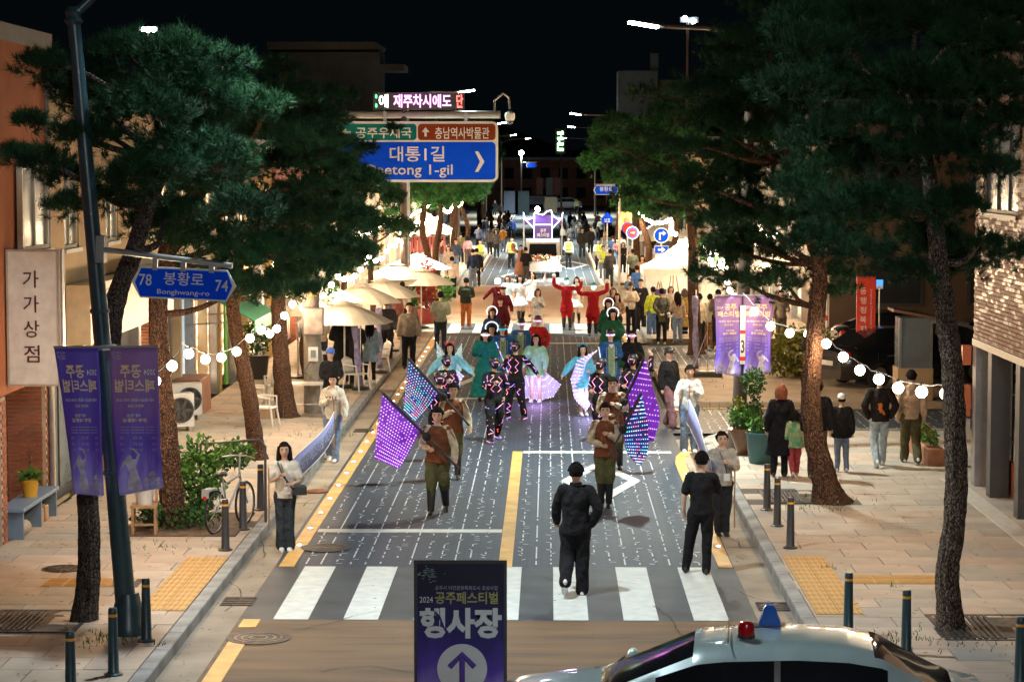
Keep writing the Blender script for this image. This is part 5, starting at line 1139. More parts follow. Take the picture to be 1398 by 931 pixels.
# distant crowd
FC = 'distant crowd near the end of the street'; rr = random.Random(21)
cols = [(.30,.04,.02),(.02,.02,.03),(.35,.16,.03),(.02,.05,.2),(.45,.42,.38),(.12,.12,.13),(.03,.03,.03),(.22,.2,.18),(.4,.1,.05)]
names = ['orange red', 'black', 'amber', 'dark blue', 'cream', 'grey', 'dark', 'stone coloured', 'rust coloured']
FCL = ((682,322,0),(690,318,2),(694,312,1),(699,330,3),(688,336,5),(676,340,6),(767,322,4),(779,318,1),(784,326,5),(790,334,4),(800,332,6),(806,346,1),(811,338,4),(795,352,6),(770,338,4),(779,340,5),(671,318,8),(662,330,1),(668,308,6),(683,300,4),(678,352,5),(687,344,2),(820,330,7),(829,322,1),(797,318,6),(675,296,1),(792,308,5),(816,318,4))
ORD = 'first second third fourth fifth sixth seventh eighth ninth tenth eleventh twelfth thirteenth fourteenth fifteenth sixteenth'.split()
LR = {True: [(u, v) for u, v, _ in FCL if u < 740], False: [(u, v) for u, v, _ in FCL if u >= 740]}
for i, (u, v, s_) in enumerate(FCL):
    person(u, v, rr.uniform(1.6,1.8), rr.choice((0,180,170,30,200)), rr.choice((('down','down'),('front','down'),('front','front'))), rr.choice(('stand','walk')), (rr.choice(('jacket','shirt')), cols[s_]), ('straight', rr.choice((K, DJ, JEAN))), SH, HS if i % 2 else HL,
       'far %s clothed figure, %s from the left in the crowd %s of the truck' % (names[s_], ORD[sorted(LR[u < 740]).index((u, v))], 'left' if u < 740 else 'right'), FC)
# ---------------------------------------------------------------- street lamps, bulbs, signs
LAMP_W, BULB_W = 640., 44.
M_pblue = paint('dark teal post paint', (.022,.06,.075), rough=.35, var=.12, bump=.05); M_pbrn = paint('dark brown post paint', (.07,.05,.04), rough=.4)
M_lampe = emi('lamp lens', (.85,1,.98), 60.); M_steel = paint('galvanised steel', (.42,.43,.42), rough=.35, metal=.8)
def street_lamp(label, base, top, head, m, r=.115, watts=LAMP_W, col=(.86,1,.95), lit=True, flare=True, group='street lamps with flat lit heads'):
    b0 = Vector(base); t = thing('street_lamp', label, 'street lamp', b0, 0, group); T = Vector(top)-b0; H = Vector(head)-b0
    n = 8; pts = [T*(i/n) for i in range(n+1)]
    MB().path(pts, [r*(1.08-.45*i/n) for i in range(n+1)], 20).build('pole', m, t, smooth=True)
    if flare:
        MB().lathe([(r*1.85,0),(r*1.85,.10),(r*1.6,.16),(r*1.5,.32),(r*1.25,.42),(r*1.12,.5)], n=24).build('base', m, t, smooth=True)
        for f in (.26,.52): c = T*f; MB().lathe([(r*1.12*(1.06-.42*f),-.02),(r*1.22*(1.06-.42*f),0),(r*1.12*(1.06-.42*f),.03)], c=c, n=20).build('collar', m, t)
        c = T*.985; MB().lathe([(r*.62,-.10),(r*.95,-.05),(r*.7,0),(r*.85,.06),(r*.6,.12)], c=c, n=20).build('cap', m, t)
    mid = T.lerp(H, .5)+Vector((0,0,.12)); MB().path([T-Vector((0,0,.1)), T.lerp(mid,.5)+Vector((0,0,.06)), mid, H], [r*.5,r*.42,r*.36,r*.3], 10).build('arm', m, t, smooth=True)
    d = (H-T); d.z = 0; d.normalize(); ang = math.atan2(d.y, d.x); M_ = Matrix.Translation(H) @ Matrix.Rotation(ang, 4, 'Z') @ Matrix.Rotation(R(-8), 4, 'Y')
    h = MB().add([(-.1,-.10,.0),(.62,-.13,-.0),(.62,.13,0),(-.1,.10,0),(-.1,-.06,.07),(.56,-.08,.05),(.56,.08,.05),(-.1,.06,.07)], [(0,3,2,1),(4,5,6,7),(0,1,5,4),(1,2,6,5),(2,3,7,6),(3,0,4,7)]).build('lamp_head', m, t, M_)
    if lit:
        MB().box(.02,.58,-.10,.10,-.045,-.004,b=0).build('lens', M_lampe, h)
        if watts: light('AREA', 'lamp_light', h, (.3,0,-.06), watts, col, .3)
    return t
pr = (3.74, 44.7, .15)
street_lamp('brown street lamp post on the right pavement carrying two violet festival banners', pr, (3.95, 44.7, 8.15), (2.1, 44.2, 8.42), M_pbrn, .14, LAMP_W*.8)
pl = (-5.06, 26.9, .15)
LP = street_lamp('tall teal street lamp post leaning left in front of the crooked pine', pl, (-5.62, 26.9, 7.62), (-2.4, 27.6, 9.9), M_pblue, .118, LAMP_W*.55, (.80,.93,1))
street_lamp('street lamp on the sign gantry post with its head above the message board', (-5.1, 81.5, .15), (-5.1, 81.5, 8.1), (-3.25, 81.3, 8.3), M_pbrn, .12)
for (x, y, px, lb) in ((1.7,122,5,'right street lamp over the road short of the cross street'),(1.9,166,5,'right street lamp at the cross street'),(1.8,238,4.8,'far right street lamp small beside the green neon sign'),(-3.4,150,-6,'left street lamp at the cross street'),(-2.6,246,-5.2,'far left street lamp above the distant junction'),(-3.7,215,-6,'left street lamp past the cross street')):
    street_lamp(lb, (px, y, .1), (px, y, 8.0), (x, y, 8.35), M_pbrn, .1, LAMP_W*1.7)
g = thing('globe_lamp', 'thin lamp post with one round white lamp at the far junction', 'street lamp', (-3.3, 268, 0)); MB().tube((0,0,0),(0,0,6.7),.09).build('pole', M_steel, g); MB().ball((0,0,6.9), .3, 14, 10).build('globe', emi('globe lamp glow', (.9,.97,1), 25), g, smooth=True); light('POINT', 'globe_light', g, (0,-.1,6.5), 900, (.85,.95,1), .3)
p = W(203, 41, 120); t = thing('flood_light', 'small white flood light glimpsed above the left pine crown', 'flood light', p); MB().tube((0,0,-10),(0,0,0),.08).build('mast', M_pbrn, t); MB().box(-.5,.5,-.1,.2,-.12,.15).build('housing', M_framed, t); [MB().ball((x,-.12,0),.13,8,6).build('lens', M_lampe, t) for x in (-.3,0,.3)]
p = W(939, 27, 150); t = thing('flood_light', 'twin bluish white flood lamps high in the dark at the upper right', 'flood light', p); MB().tube((0,0,-14),(0,0,0),.1).build('mast', M_pbrn, t); MB().box(-.5,.7,0,.25,-.2,.15).build('housing', M_framed, t); [MB().ball((x,-.12,z),.17,8,6).build('lens', emi('blue white flood', (.6,.8,1), 40), t) for x, z in ((-.2,.05),(.35,-.12))]
# strings of bulbs
M_bulb = emi('bulb glow', (1,.84,.60), 16.); M_wire = paint('white cable', (.55,.52,.48), rough=.5)
bulb_me = MB().ball((0,0,-.10), .078, 12, 8).mesh('glass', M_bulb, True); sock_me = MB().lathe([(.02,-.035),(.028,-.02),(.028,.01),(.012,.025)], n=8).mesh('socket', paint('bulb socket', (.04,.035,.03)))
rb = random.Random(12)
def festoon(label, anchors, step=1.7, sag=.35, watts=BULB_W, every=1):
    t = thing('string_of_bulbs', label, 'string lights', anchors[0], 0, 'strings of warm bulbs along the pavements'); o = Vector(anchors[0]); pts = []; k = 0
    for a, c in zip(anchors, anchors[1:]):
        a, c = Vector(a), Vector(c); L = (c-a).length; n = max(1, round(L/step))
        for i in range(n*3):
            s = i/(n*3); p = a.lerp(c, s); p.z -= sag*4*s*(1-s)*min(1, L/7); p += Vector((rb.uniform(-.02,.02),0,rb.uniform(-.015,.015))); pts.append(p-o)
            if i % 3 == 1:
                b = link('bulb', bulb_me, t, p-o, 0); link('socket', sock_me, b)
                if k % every == 0: light('POINT', 'bulb_light', b, (0,0,-.22), watts*every, (1,.70,.42), .07)
                k += 1
    pts.append(Vector(anchors[-1])-o); MB().path(pts, .007, 5).build('cable', M_wire, t); return t
festoon('string of round bulbs from the blue post past the first three left pines', [(-5.35,27.4,3.35),(-5.62,34.6,3.05),(-5.5,42.8,2.8),(-5.75,50,2.8),(-5.5,58.5,3.0)], 1.75)
festoon('string of bulbs over the nearest parasols on the left', [(-5.5,58.5,3.0),(-5.5,68.8,3.1),(-5.35,76,3.2),(-5.3,81,3.4)], 1.8, every=2, watts=60)
festoon('string of bulbs further along the left pines', [(-5.3,81,3.4),(-5.6,96,3.5),(-5.5,104,3.5),(-5.5,118,3.5),(-5.5,131,3.6),(-5.5,146,3.6)], 1.5, every=5, watts=60)
festoon('second string of bulbs under the shop eaves on the left', [(-7.6,62,3.1),(-7.7,84,3.1),(-7.7,106,3.1),(-7.8,150,3.2)], 2.0, .2, every=5, watts=40)
festoon('string of round bulbs from the nearest right pine up to the banner post', [(4.95,27.55,3.12),(4.5,38.2,3.05),(3.8,44.6,3.25)], 1.55, .30, watts=24)
festoon('string of bulbs from the banner post across the lane to the tent', [(3.8,44.6,3.25),(4.3,56,3.5),(4.7,67.7,3.4),(4.3,80,3.6)], 1.9, every=2, watts=60)
festoon('second string of bulbs running behind the tent', [(4.9,67.7,3.3),(6.4,74,3.5),(8,80,3.4),(8.4,92,3.5)], 1.6, every=2, watts=60)
festoon('string of bulbs further along the right pines', [(4.3,80,3.6),(5.0,93,3.6),(4.2,108,3.6),(5,128,3.7),(4.6,143,3.8)], 1.5, every=5, watts=60)
# posts: green message board, road signs
M_sgreen = mat('sign green', (.006,.17,.15), spec=.08, rough=.75, var=.04, emis=0); M_sblue = mat('sign blue', (.002,.08,.90), rough=.75, var=.04, spec=.08); M_sbrown = mat('sign brown', (.22,.045,.014), rough=.75, var=.04, spec=.08)
M_swhite = mat('reflective white', (.72,.76,.74), rough=.4, var=.03)
g = thing('sign_gantry', 'overhead sign arm with a lit message board and a camera at its end', 'sign gantry', (-5.1, 80.0, .15))
MB().path([(0,0,0),(0,0,7.5)], [.16,.12], 16).build('post', M_pbrn, g, smooth=True); MB().lathe([(.3,0),(.3,.1),(.18,.35)], n=16).build('base', M_pbrn, g)
z_ = W(600,157,80).z-.15; xl, xr = W(455,157,80).x+5.1, W(683,157,80).x+5.1
MB().path([(xl-.6,0,z_),(xr,0,z_)], .13, 14).build('beam', paint('grey beam', (.34,.34,.32), rough=.5), g, smooth=True)
q = MB(); q.path([(xr-.2,0,z_+.1),(xr-.2,0,z_+.5),(xr+.1,0,z_+.75),(xr+.3,0,z_+.6),(xr+.33,0,z_+.2)], .04, 8); q.build('gooseneck', M_steel, g, smooth=True)
cm = MB().lathe([(.06,.18),(.17,.10),(.18,-.05),(.14,-.16)], c=(xr+.34,0,z_-.05), n=16).build('camera', M_swhite, g, smooth=True); MB().ball((xr+.34,0,z_-.22), .13, 14, 8).build('camera_dome', M_glassd, cm, smooth=True)
lx0, lx1 = W(510,140,80).x, W(634,140,80).x; lz0, lz1 = W(570,150,80).z, W(570,127,80).z
mb = thing('message_board', 'black LED message board with white and red Korean letters above the sign arm', 'message board', (lx0, 79.75, lz0)); MB().box(0,lx1-lx0,0,.3,0,lz1-lz0).build('cabinet', M_framed, mb)
for i, (tx, u0, u1, c, s) in enumerate(((':', 512, 515, (.1,1,.35), 3),('에', 517, 530, (.8,1,.85), 3.5),('재주차시에도', 537, 616, (1,.45,1), 2.6),('단', 623, 632, (1,.12,.10), 4))):
    a, c_ = W(u0,138,79.7).x, W(u1,138,79.7).x
    letter(tx, emi('led letters %d' % i, c, s*.42), mb, facing((a+c_)/2-lx0, -.012, (lz1-lz0)/2), w=c_-a, h=(lz1-lz0)*.80, bold=.022)
light('POINT', 'board_glow', mb, (1.4,-.6,.6), 5, (.9,.25,1), .3)
# the big direction sign
sx0, sx1 = W(459,200,79.7).x, W(680,200,79.7).x; sz0, sz1 = W(570,249,79.7).z, W(570,166,79.7).z; w_, h_ = sx1-sx0, sz1-sz0
sg = thing('direction_sign', 'large blue direction sign with green and brown top panels under the gantry beam', 'road sign', (sx0, 79.7, sz0))
def rrect(x0, x1, z0, z1, r, n=6):
    P = []
    for cx, cz, a0 in ((x1-r,z1-r,0),(x0+r,z1-r,90),(x0+r,z0+r,180),(x1-r,z0+r,270)):
        for i in range(n+1): a = R(a0+90*i/n); P.append((cx+r*math.cos(a), cz+r*math.sin(a)))
    return P
MB().prism(rrect(0,w_,0,h_,.22), 0, .05).build('border', M_swhite, sg)
MB().prism(rrect(.09,w_-.09,.09,h_*.66,.14), -.012, -.001).build('blue_panel', M_sblue, sg)
MB().prism(rrect(.09,w_*.50-.02,h_*.69,h_-.09,.12), -.012, -.001).build('green_panel', M_sgreen, sg); MB().prism(rrect(w_*.50+.03,w_-.09,h_*.69,h_-.09,.12), -.012, -.001).build('brown_panel', M_sbrown, sg)
def U(u, v): p = W(u, v, 79.7); return p.x-sx0, p.z-sz0
def put(tx, u0, u1, v0, v1, m=M_swhite, b=.01):
    x0, z1 = U(u0, v0); x1, z0 = U(u1, v1); letter(tx, m, sg, facing((x0+x1)/2, -.02, (z0+z1)/2), w=x1-x0, h=z1-z0, bold=b)
put('공주우체국', 486, 562, 174, 189); put('충남역사박물관', 594, 668, 174, 190); put('대통1길', 532, 607, 200, 221); put('Daetong 1-gil', 500, 618, 225, 243)
def arrow(b, cx, cz, s, rot):
    M_ = Matrix.Translation((cx, 0, cz)) @ Matrix.Rotation(rot, 4, 'Y'); P = [(-.35,-.10),(.02,-.10),(.02,-.32),(.42,0),(.02,.32),(.02,.10),(-.35,.10)]
    b.prism([(x*s, z*s) for x, z in P], -.024, -.013, M=M_)
b = MB(); x, z = U(473,181); arrow(b, x, z, .42, R(180)); x, z = U(581,181); arrow(b, x, z, .42, R(-90)); b.build('arrow', M_swhite, sg)
x, z = U(653,221); MB().prism([(x-.12,z+.36),(x+.0,z+.36),(x+.22,z),(x+.0,z-.36),(x-.12,z-.36),(x+.06,z)], -.024, -.013).build('chevron', M_swhite, sg)
for x in (w_*.3, w_*.8): MB().box(x-.05,x+.05,.05,.25,h_-.1,h_+.35).build('bracket', M_steel, sg)
# street name sign on the blue post
zc = W(250,385,26.7).z; Ys = 26.75
def nm_sign(label, Y, poly_u, v0, v1, inner, texts, parent_loc, armu, armv, m=None):
    x0, x1 = W(poly_u[0],v0,Y).x, W(poly_u[-1],v0,Y).x; z1, z0 = W(0,v0,Y).z, W(0,v1,Y).z; t = thing('street_name_sign', label, 'street sign', ((x0+x1)/2, Y, z0)); w, h = x1-x0, z1-z0
    def hexa(s, e): return [(-w/2+e,h/2),(-w/2+s+e*.6,e),(w/2-s-e*.6,e),(w/2-e,h/2),(w/2-s-e*.6,h-e),(-w/2+s+e*.6,h-e)]
    MB().prism(hexa(h*.30,0), 0, .05).build('border', M_swhite, t); MB().prism([(-w/2+h*.12,h*.5),(-w/2+h*.30,.02),(w/2-h*.30,.02),(w/2-h*.12,h*.5),(w/2-h*.30,h-.02),(-w/2+h*.30,h-.02)], -.006, -.001).build('panel', m or M_sblue, t)
    for tx, fx, fz, fw, fh in texts: letter(tx, M_swhite, t, facing(fx*w, -.010, fz*h), w=fw*w, h=fh*h, bold=.004)
    a0 = W(armu[0],armv[0],Y)-Vector(t.location); a1 = W(armu[1],armv[1],Y)-Vector(t.location); MB().path([a0,a1], .035, 10).build('arm', M_steel, t, smooth=True)
    for f in (.40,.62,.84) : c = a0.lerp(a1,f); MB().box(c.x-.03,c.x+.03,-.02,.04,h-.04,c.z).build('clamp', M_steel, t)
    return t
s1 = nm_sign('blue street name plate on an arm of the tall teal post', 26.75, (178,321), 366, 409, 0, (('봉황로',0,.66,.38,.42),('Bonghwang-ro',0,.21,.50,.20),('78',-.365,.58,.12,.36),('74',.365,.50,.12,.36)), None, (139,315), (346,360))
s1.rotation_euler[1] = R(2.6)
MB().box(-.05,.05,-.12,.1,-.16,.16).build('wall_bracket', M_steel, s1, W(137,345,26.9)-Vector(s1.location)-Vector((0,.05,0)))
nm_sign('small blue street name plate hanging above the right pavement in the distance', 100, (810,845), 253, 266, 0, (('봉황로',0,.6,.5,.5),), None, (812,846), (252,252)).location.x += 0
sp = thing('sign_post', 'thin post holding the distant street name plate', 'post', (W(846,252,100).x, 100.1, 0)); MB().tube((0,0,0),(0,0,5.1),.05).build('pole', M_steel, sp)
q = nm_sign('tiny blue street name plate by the globe lamp at the far junction', 268, (718,733), 223, 229, 0, (), None, (714,733), (222,222))
# round and square signs on the right
def roundsign(label, u, v, Y, r, m, rim, zb=.15, extra=None):
    p = W(u, v, Y); t = thing('round_sign', label, 'road sign', (p.x, Y, zb)); h = p.z-zb
    MB().tube((0,.05,0),(0,.05,h+r),.035,n=8).build('pole', M_steel, t); M_ = Matrix.Translation((0,0,h)) @ Matrix.Rotation(R(90), 4, 'X')
    d = MB().lathe([(r,-.01),(r,.012)], n=28).build('plate', rim, t, M_); MB().lathe([(r*.86,.013),(r*.86,.018)], n=28).build('disc', m, t, M_); return t, h
t, h = roundsign('round red and blue bordered sign in front of the close pair of right pines', 863.5, 318, 104, .30, M_sblue, M_swhite)
MB().lathe([(.19,0),(.19,.006)], n=24).build('red_centre', mat('sign red', (.45,.02,.02), var=0), t, Matrix.Translation((0,-.02,h)) @ Matrix.Rotation(R(90), 4, 'X')); letter('서행', M_swhite, t, facing(0,-.035,h), w=.2, h=.09, bold=.01)
t, h = roundsign('red rimmed round sign partly behind the front round sign', 857, 312, 106, .28, mat('sign red', (.45,.02,.02), var=0), M_sblue)
t, h = roundsign('blue round turn right sign above a one way plate', 903, 321.5, 92, .32, M_sblue, M_swhite)
b = MB(); b.box(-.10,-.03,-.03,-.022,h-.18,h+.12).box(-.03,.06,-.03,-.022,h+.05,h+.12).prism([(.06,h-.02),(.06,h+.19),(.19,h+.085)], -.03, -.022); b.build('arrow', M_swhite, t)
MB().box(-.28,.28,-.02,.02,h-.74,h-.42).build('one_way_plate', M_swhite, t); MB().box(-.26,.26,-.028,-.021,h-.72,h-.44).build('plate_face', M_sblue, t); b = MB(); arrow(b, 0, h-.58, .4, 0); b.build('arrow', M_swhite, t, (0,-.02,0)); MB().box(-.25,.25,-.02,.02,h-.95,h-.78).build('notice_plate', M_swhite, t)
p = W(829, 298, 118); t = thing('pedestrian_sign', 'blue house shaped sign plate by the wooden stand', 'road sign', (p.x, 118, .15)); h = p.z-.15
MB().tube((0,.05,0),(0,.05,h),.035,n=8).build('pole', M_steel, t); MB().prism([(-.28,-.25),(.28,-.25),(.28,.02),(0,.32),(-.28,.02)], -.02, .02, M=Matrix.Translation((0,0,h))).build('plate', M_sblue, t); letter('보호', M_swhite, t, facing(0,-.03,h-.1), w=.3, h=.2, bold=.01)
p = W(857, 302, 112); t = thing('yellow_banner', 'yellow hanging banner with an orange drawing by the close pair of pines', 'banner', (p.x-.1, 112, p.z)); MB().box(-.26,.30,0,.03,-.42,.45).build('cloth', paint('yellow banner', (.55,.33,.08)), t); MB().ball((.05,-.01,0),.16,10,6,(1,.1,1.2)).build('drawing', paint('orange drawing', (.5,.12,.03)), t); MB().tube((-.26,.02,-3),(-.26,.02,.5),.02).build('pole', M_steel, t)
p = W(765,194,230); t = thing('neon_sign', 'small green neon shop sign far down the street on the right', 'neon sign', p); MB().box(-.5,.5,.05,.2,-1.2,1.3).build('case', M_framed, t); b = MB()
for k in range(4): b.box(-.3,.3,0,.04,-.9+k*.55,-.65+k*.55); b.box(-.3+.15*k,-.2+.15*k,0,.04,-.62+k*.5,-.4+k*.5)
b.build('letters', emi('neon green', (.3,1,.3), 6), t); MB().tube((0.1,.15,-7),(0.1,.15,-1.2),.1).build('mast', M_pbrn, t)
# tall white shop sign
p0, p1 = W(11,527,33.6), W(88,341,33.6); w, h = p1.x-p0.x-.08, p1.z-p0.z
ts = thing('vertical_shop_sign', 'tall white vertical shop sign with four brown Korean characters on the orange house', 'shop sign', (p0.x, 33.6, p0.z)); MB().box(0,w,0,.22,0,h,b=.0).build('box', paint('sign box ivory', (.64,.61,.56)), ts)
b = MB(); e = .03
b.box(0,w,-.02,0,0,e).box(0,w,-.02,0,h-e,h).box(0,e,-.02,0,e,h-e).box(w-e,w,-.02,0,e,h-e); b.build('frame', paint('sign frame tan', (.38,.31,.24)), ts); MB().box(w,w+.035,.02,.2,0,h).build('side_trim', M_alu, ts)
for i, ch in enumerate('가가상점'):
    letter(ch, paint('brown lettering', (.07,.025,.02)), ts, facing(w*.46, -.008, h-.62*1-i*.37+.18), w=.235, h=.255, bold=.006)
# red vertical sign of the office
p0, p1 = W(1169,492,58), W(1195,378,58); w, h = p1.x-p0.x, p1.z-p0.z; rsn = thing('vertical_office_sign', 'red vertical sign with white Korean characters at the parking lot', 'office sign', (p0.x, 58, .13)); z0 = p0.z-.13
MB().box(0,w,0,.12,0,z0+h).build('post', M_framed, rsn); MB().box(-.01,w+.01,-.03,.0,z0,z0+h).build('panel', mat('office sign red', (.70,.05,.02), var=.05, rough=.4), rsn)
for i, ch in enumerate('동행정복지센터'):
    letter(ch, M_swhite, rsn, facing(w*.34, -.036, z0+h-.36-i*.243), w=.16, h=.17, bold=.008)
letter('Jungdong Community Service Center', M_swhite, rsn, Matrix.Translation((w*.78,-.036,z0+h*.48)) @ Matrix.Rotation(R(90), 4, 'Y') @ Matrix.Rotation(R(90), 4, 'X'), w=h*.75, h=.06)
p = W(1201,393,62); t = thing('parking_sign', 'small blue and white sign on a thin pole in the parking lot', 'road sign', (p.x, 62, .1)); MB().tube((0,.03,0),(0,.03,p.z),.02).build('pole', M_steel, t); MB().box(-.09,.09,0,.02,p.z-.05,p.z+.12).build('plate', emi('blue plate lit', (.05,.2,.8), 1), t); MB().box(-.09,.09,0,.02,p.z-.13,p.z-.052).build('lower_plate', M_swhite, t)
# bollards
bprof = [(.105,0),(.105,.018),(.072,.03),(.062,.05),(.050,.70),(.050,.735),(.040,.755)]
bol = MB().lathe(bprof, n=18).mesh('post', M_pblue, True); bol2 = MB().lathe(bprof, n=18).mesh('post', paint('charcoal bollard paint', (.035,.035,.04), rough=.4), True)
band = MB().lathe([(.0512,0),(.0512,.03)], n=18).mesh('band', mat('reflective amber', (.75,.35,.03), rough=.35, var=0)); 
def bollard(u, v, lb, me, z=.15, s=1.):
    p = G(u, v, z); t = thing('bollard', lb, 'bollard', p, 0, 'bollards with two amber bands', s); link('post', me, t); link('band', band, t, (0,0,.60)); link('band', band, t, (0,0,.655)); MB if 0 else None
for u, v, lb, me in ((97,958,'bollard cut off by the lower left corner of the view',bol),(155,921,'bollard standing in front of the foot of the tall teal post',bol),(200,875,'bollard between the tall teal post and the yellow tactile paving',bol),(308,751,'bollard by the bicycle wheel on the left kerb',bol2),(332,723,'bollard just behind the bicycle on the left',bol2),(356,696,'bollard between the slanting trunk and the banner woman',bol2),
      (1047,696,'rearmost bollard of the right row beside the black coat',bol2),(1061,718,'middle bollard of the three at the right kerb',bol2),(1079,748,'nearest of the three bollards at the right kerb',bol2),(1158,866,'bollard at the right tactile paving behind the police car',bol),(1237,893,'bollard between the car and the nearest right trunk',bol),(1392,936,'bollard at the lower right edge of the view',bol)):
    bollard(u, v, lb, me)

# added fill lights on an unseen mast behind the viewpoint, lighting the procession
t = thing('flood_light', 'mast with two flood lights behind the viewer, aimed down the street', 'flood light', (3.2, -6, 0)); MB().tube((0,0,0),(0,0,11),.12,.08,12).build('mast', M_steel, t); MB().tube((-.9,0,10.8),(.9,0,10.8),.04).build('crossbar', M_steel, t)
for x in (-.7, .7):
    h = MB().box(-.35,.35,-.12,.1,-.25,.25).build('housing', M_framed, t, (x,.1,11)); MB().box(-.3,.3,.101,.115,-.2,.2).build('lens', M_lampe, h)
    light('SPOT', 'fill_beam', h, (0,.25,0), 1500, (.95,.95,1), .35, rot=(R(76),0,0), spot=70, blend=.6)
# ---------------------------------------------------------------- vehicles
M_tyre = mat('tyre rubber', (.015,.015,.015), rough=.8, var=0); M_tint = mat('tinted car glass', (.012,.013,.016), rough=.06, var=0, spec=.9); M_trim = mat('black trim', (.02,.02,.02), rough=.4, var=0)
def lerp_tab(tab, x):
    for (a, va), (c, vc) in zip(tab, tab[1:]):
        if x <= c: t = (x-a)/(c-a); t = max(0, min(1, t)); t = t*t*(3-2*t) if 0 else t; return va+(vc-va)*t
    return tab[-1][1]
def car(label, loc, rz, pm, cat='car', group=None, n=40, police=False, name='car', suv=0.):
    t = thing(name, label, cat, loc, rz, group); W2 = .91
    wid = [(-2.4,.62),(-2.3,.76),(-2.0,.87),(-1.2,.91),(1.4,.91),(2.0,.86),(2.28,.76),(2.36,.64)]
    top = [(-2.4,.66),(-2.32,.78),(-2.0,.88),(-1.25,.98),(-1.0,.98),(1.7,1.0),(2.05,1.04),(2.32,1.0),(2.36,.90)]
    xs = [-2.4+4.76*i/n for i in range(n+1)]
    prof = lambda w, zt: [(-w*.90,.22),(-w,.34),(-w*1.0,.60),(-w*.975,zt-.10),(-w*.90,zt-.02),(-w*.55,zt+.015),(0,zt+.03),(w*.55,zt+.015),(w*.90,zt-.02),(w*.975,zt-.10),(w,.60),(w,.34),(w*.90,.22)]
    V = []; F = []; m = 13
    for x in xs:
        w, zt = lerp_tab(wid, x), lerp_tab(top, x)
        for y, z in prof(w, zt): V.append((x, y, z))
    for i in range(n):
        for k in range(m-1): a = i*m+k; F.append((a, a+1, a+m+1, a+m))
    F.append(tuple(range(m))); F.append(tuple(n*m+k for k in range(m-1, -1, -1)))
    MB().add(V, F).build('body', pm, t, smooth=True)
    hh = [(-1.28,0),(-1.1,.10),(-.30,.455),(-.05,.49),(.6,.52),(1.05,.50),(1.35,.44),(2.0,.06),(2.06,0)]
    pr = [(-.93,0),(-.86,.40),(-.76,.80),(-.64,.94),(-.34,.99),(0,1.0),(.34,.99),(.64,.94),(.76,.80),(.86,.40),(.93,0)]
    xs = [-1.28+3.34*i/n for i in range(n+1)]; V = []; zones = {}
    for x in xs:
        w, zt, h = lerp_tab(wid, x), lerp_tab(top, x), lerp_tab(hh, x)*(1+suv)
        sh = 1-.12*(max(0, -x-.3)*.6+max(0, x-1.2)*.5)
        for y, q in pr: V.append((x, y*w*sh, zt-.02+h*q))
    m = 11
    for i in range(n):
        x = (xs[i]+xs[i+1])/2
        for k in range(m-1):
            a = i*m+k; f = (a, a+1, a+m+1, a+m); side = k in (0, 1, 8, 9)
            if side: z = 'pillar' if (x < -1.0+.36*(k in (1,8)) or x > 1.66-.26*(k in (1,8)) or 0) else 'b_pillar' if abs(x-.42) < .05 else ('side_window' if k < 5 else 'side_window_far')
            elif x < -.34: z = 'windscreen' if 2 < k < 7 else 'pillar'
            elif x > 1.30: z = 'rear_window' if 2 < k < 7 else 'pillar'
            else: z = 'roof'
            if z == 'pillar': z = 'pillar%d%d' % (x < .4, k < 5)
            zones.setdefault(z, []).append(f)
    for z, fs in zones.items():
        idx = sorted({i for f in fs for i in f}); mp = {i: j for j, i in enumerate(idx)}
        o = MB().add([V[i] for i in idx], [tuple(mp[i] for i in f) for f in fs]).build('pillar' if z[:6] == 'pillar' else z.replace('_far', ''), pm if z == 'roof' or z[:6] == 'pillar' else M_trim if z == 'b_pillar' else M_tint, t, smooth=True)
    for s in (-1, 1):
        for x in (-1.5, 1.38):
            M_ = Matrix.Translation((x, s*.80, .33)) @ Matrix.Rotation(R(90), 4, 'X'); w = MB().lathe([(.2,-.11),(.31,-.11),(.33,-.06),(.33,.06),(.31,.11),(.2,.11)], n=24).build('wheel', M_tyre, t, M_, smooth=True)
            MB().lathe([(.2,-.115),(.2,.115),(.05,.125)], n=14).build('rim', M_alu, w)
        MB().ball((-.95, s*1.02, 1.03), .11, 12, 8, (.55,1,.62)).build('wing_mirror', pm, t, smooth=True)
        MB().ball((-2.2, s*.62, .66), .16, 12, 8, (.8,1.1,.42)).build('headlight', M_glassg, t, smooth=True)
        MB().ball((2.22, s*.66, .86), .16, 12, 8, (.8,1.1,.55)).build('tail_light', mat('tail light red', (.40,.02,.02), rough=.15, var=0), t, smooth=True)
        for x in (-.1, .95): MB().box(x, x+.2, s*.915-.015, s*.915+.015, .80, .83).build('door_handle', M_alu, t)
        b = MB()
        for x in (-.98, .38, 1.42): b.box(x-.006, x+.006, s*.905-.012, s*.905+.008, .35, .90)
        b.build('door_seam', M_trim, t)
    MB().box(-2.415,-2.38,-.4,.4,.42,.56).build('grille', M_trim, t); MB().box(2.35,2.375,-.26,.26,.55,.67).build('number_plate', M_sneak, t)
    MB().box(-1.30,-1.12,-.74,.74,.955,.975).build('wiper_cowl', M_trim, t)
    for s in (-.35, .3): MB().path([(-1.22,s,.99),(-1.02,s+.42,1.075)], .012, 5).build('wiper', M_trim, t)
    return t
M_pol = mat('pale teal police car paint', (.48,.64,.64), rough=.28, metal=.1, var=.03, coat=1., spec=.6)
pcar = car('pale teal police car with dark windows, one red and one blue beacon on its roof', (1.68, 20.7, 0), R(-5), M_pol, 'police car', n=60)
b = MB().lathe([(.075,0),(.078,.03),(.072,.10),(.062,.125),(.02,.135)], n=20).build('red_beacon', mat('red beacon plastic', (.35,.008,.012), rough=.15, var=0), pcar, (.14,-.20,1.495), smooth=True)
MB().lathe([(.082,-.012),(.082,.012)], n=20).build('rim', M_trim, b)
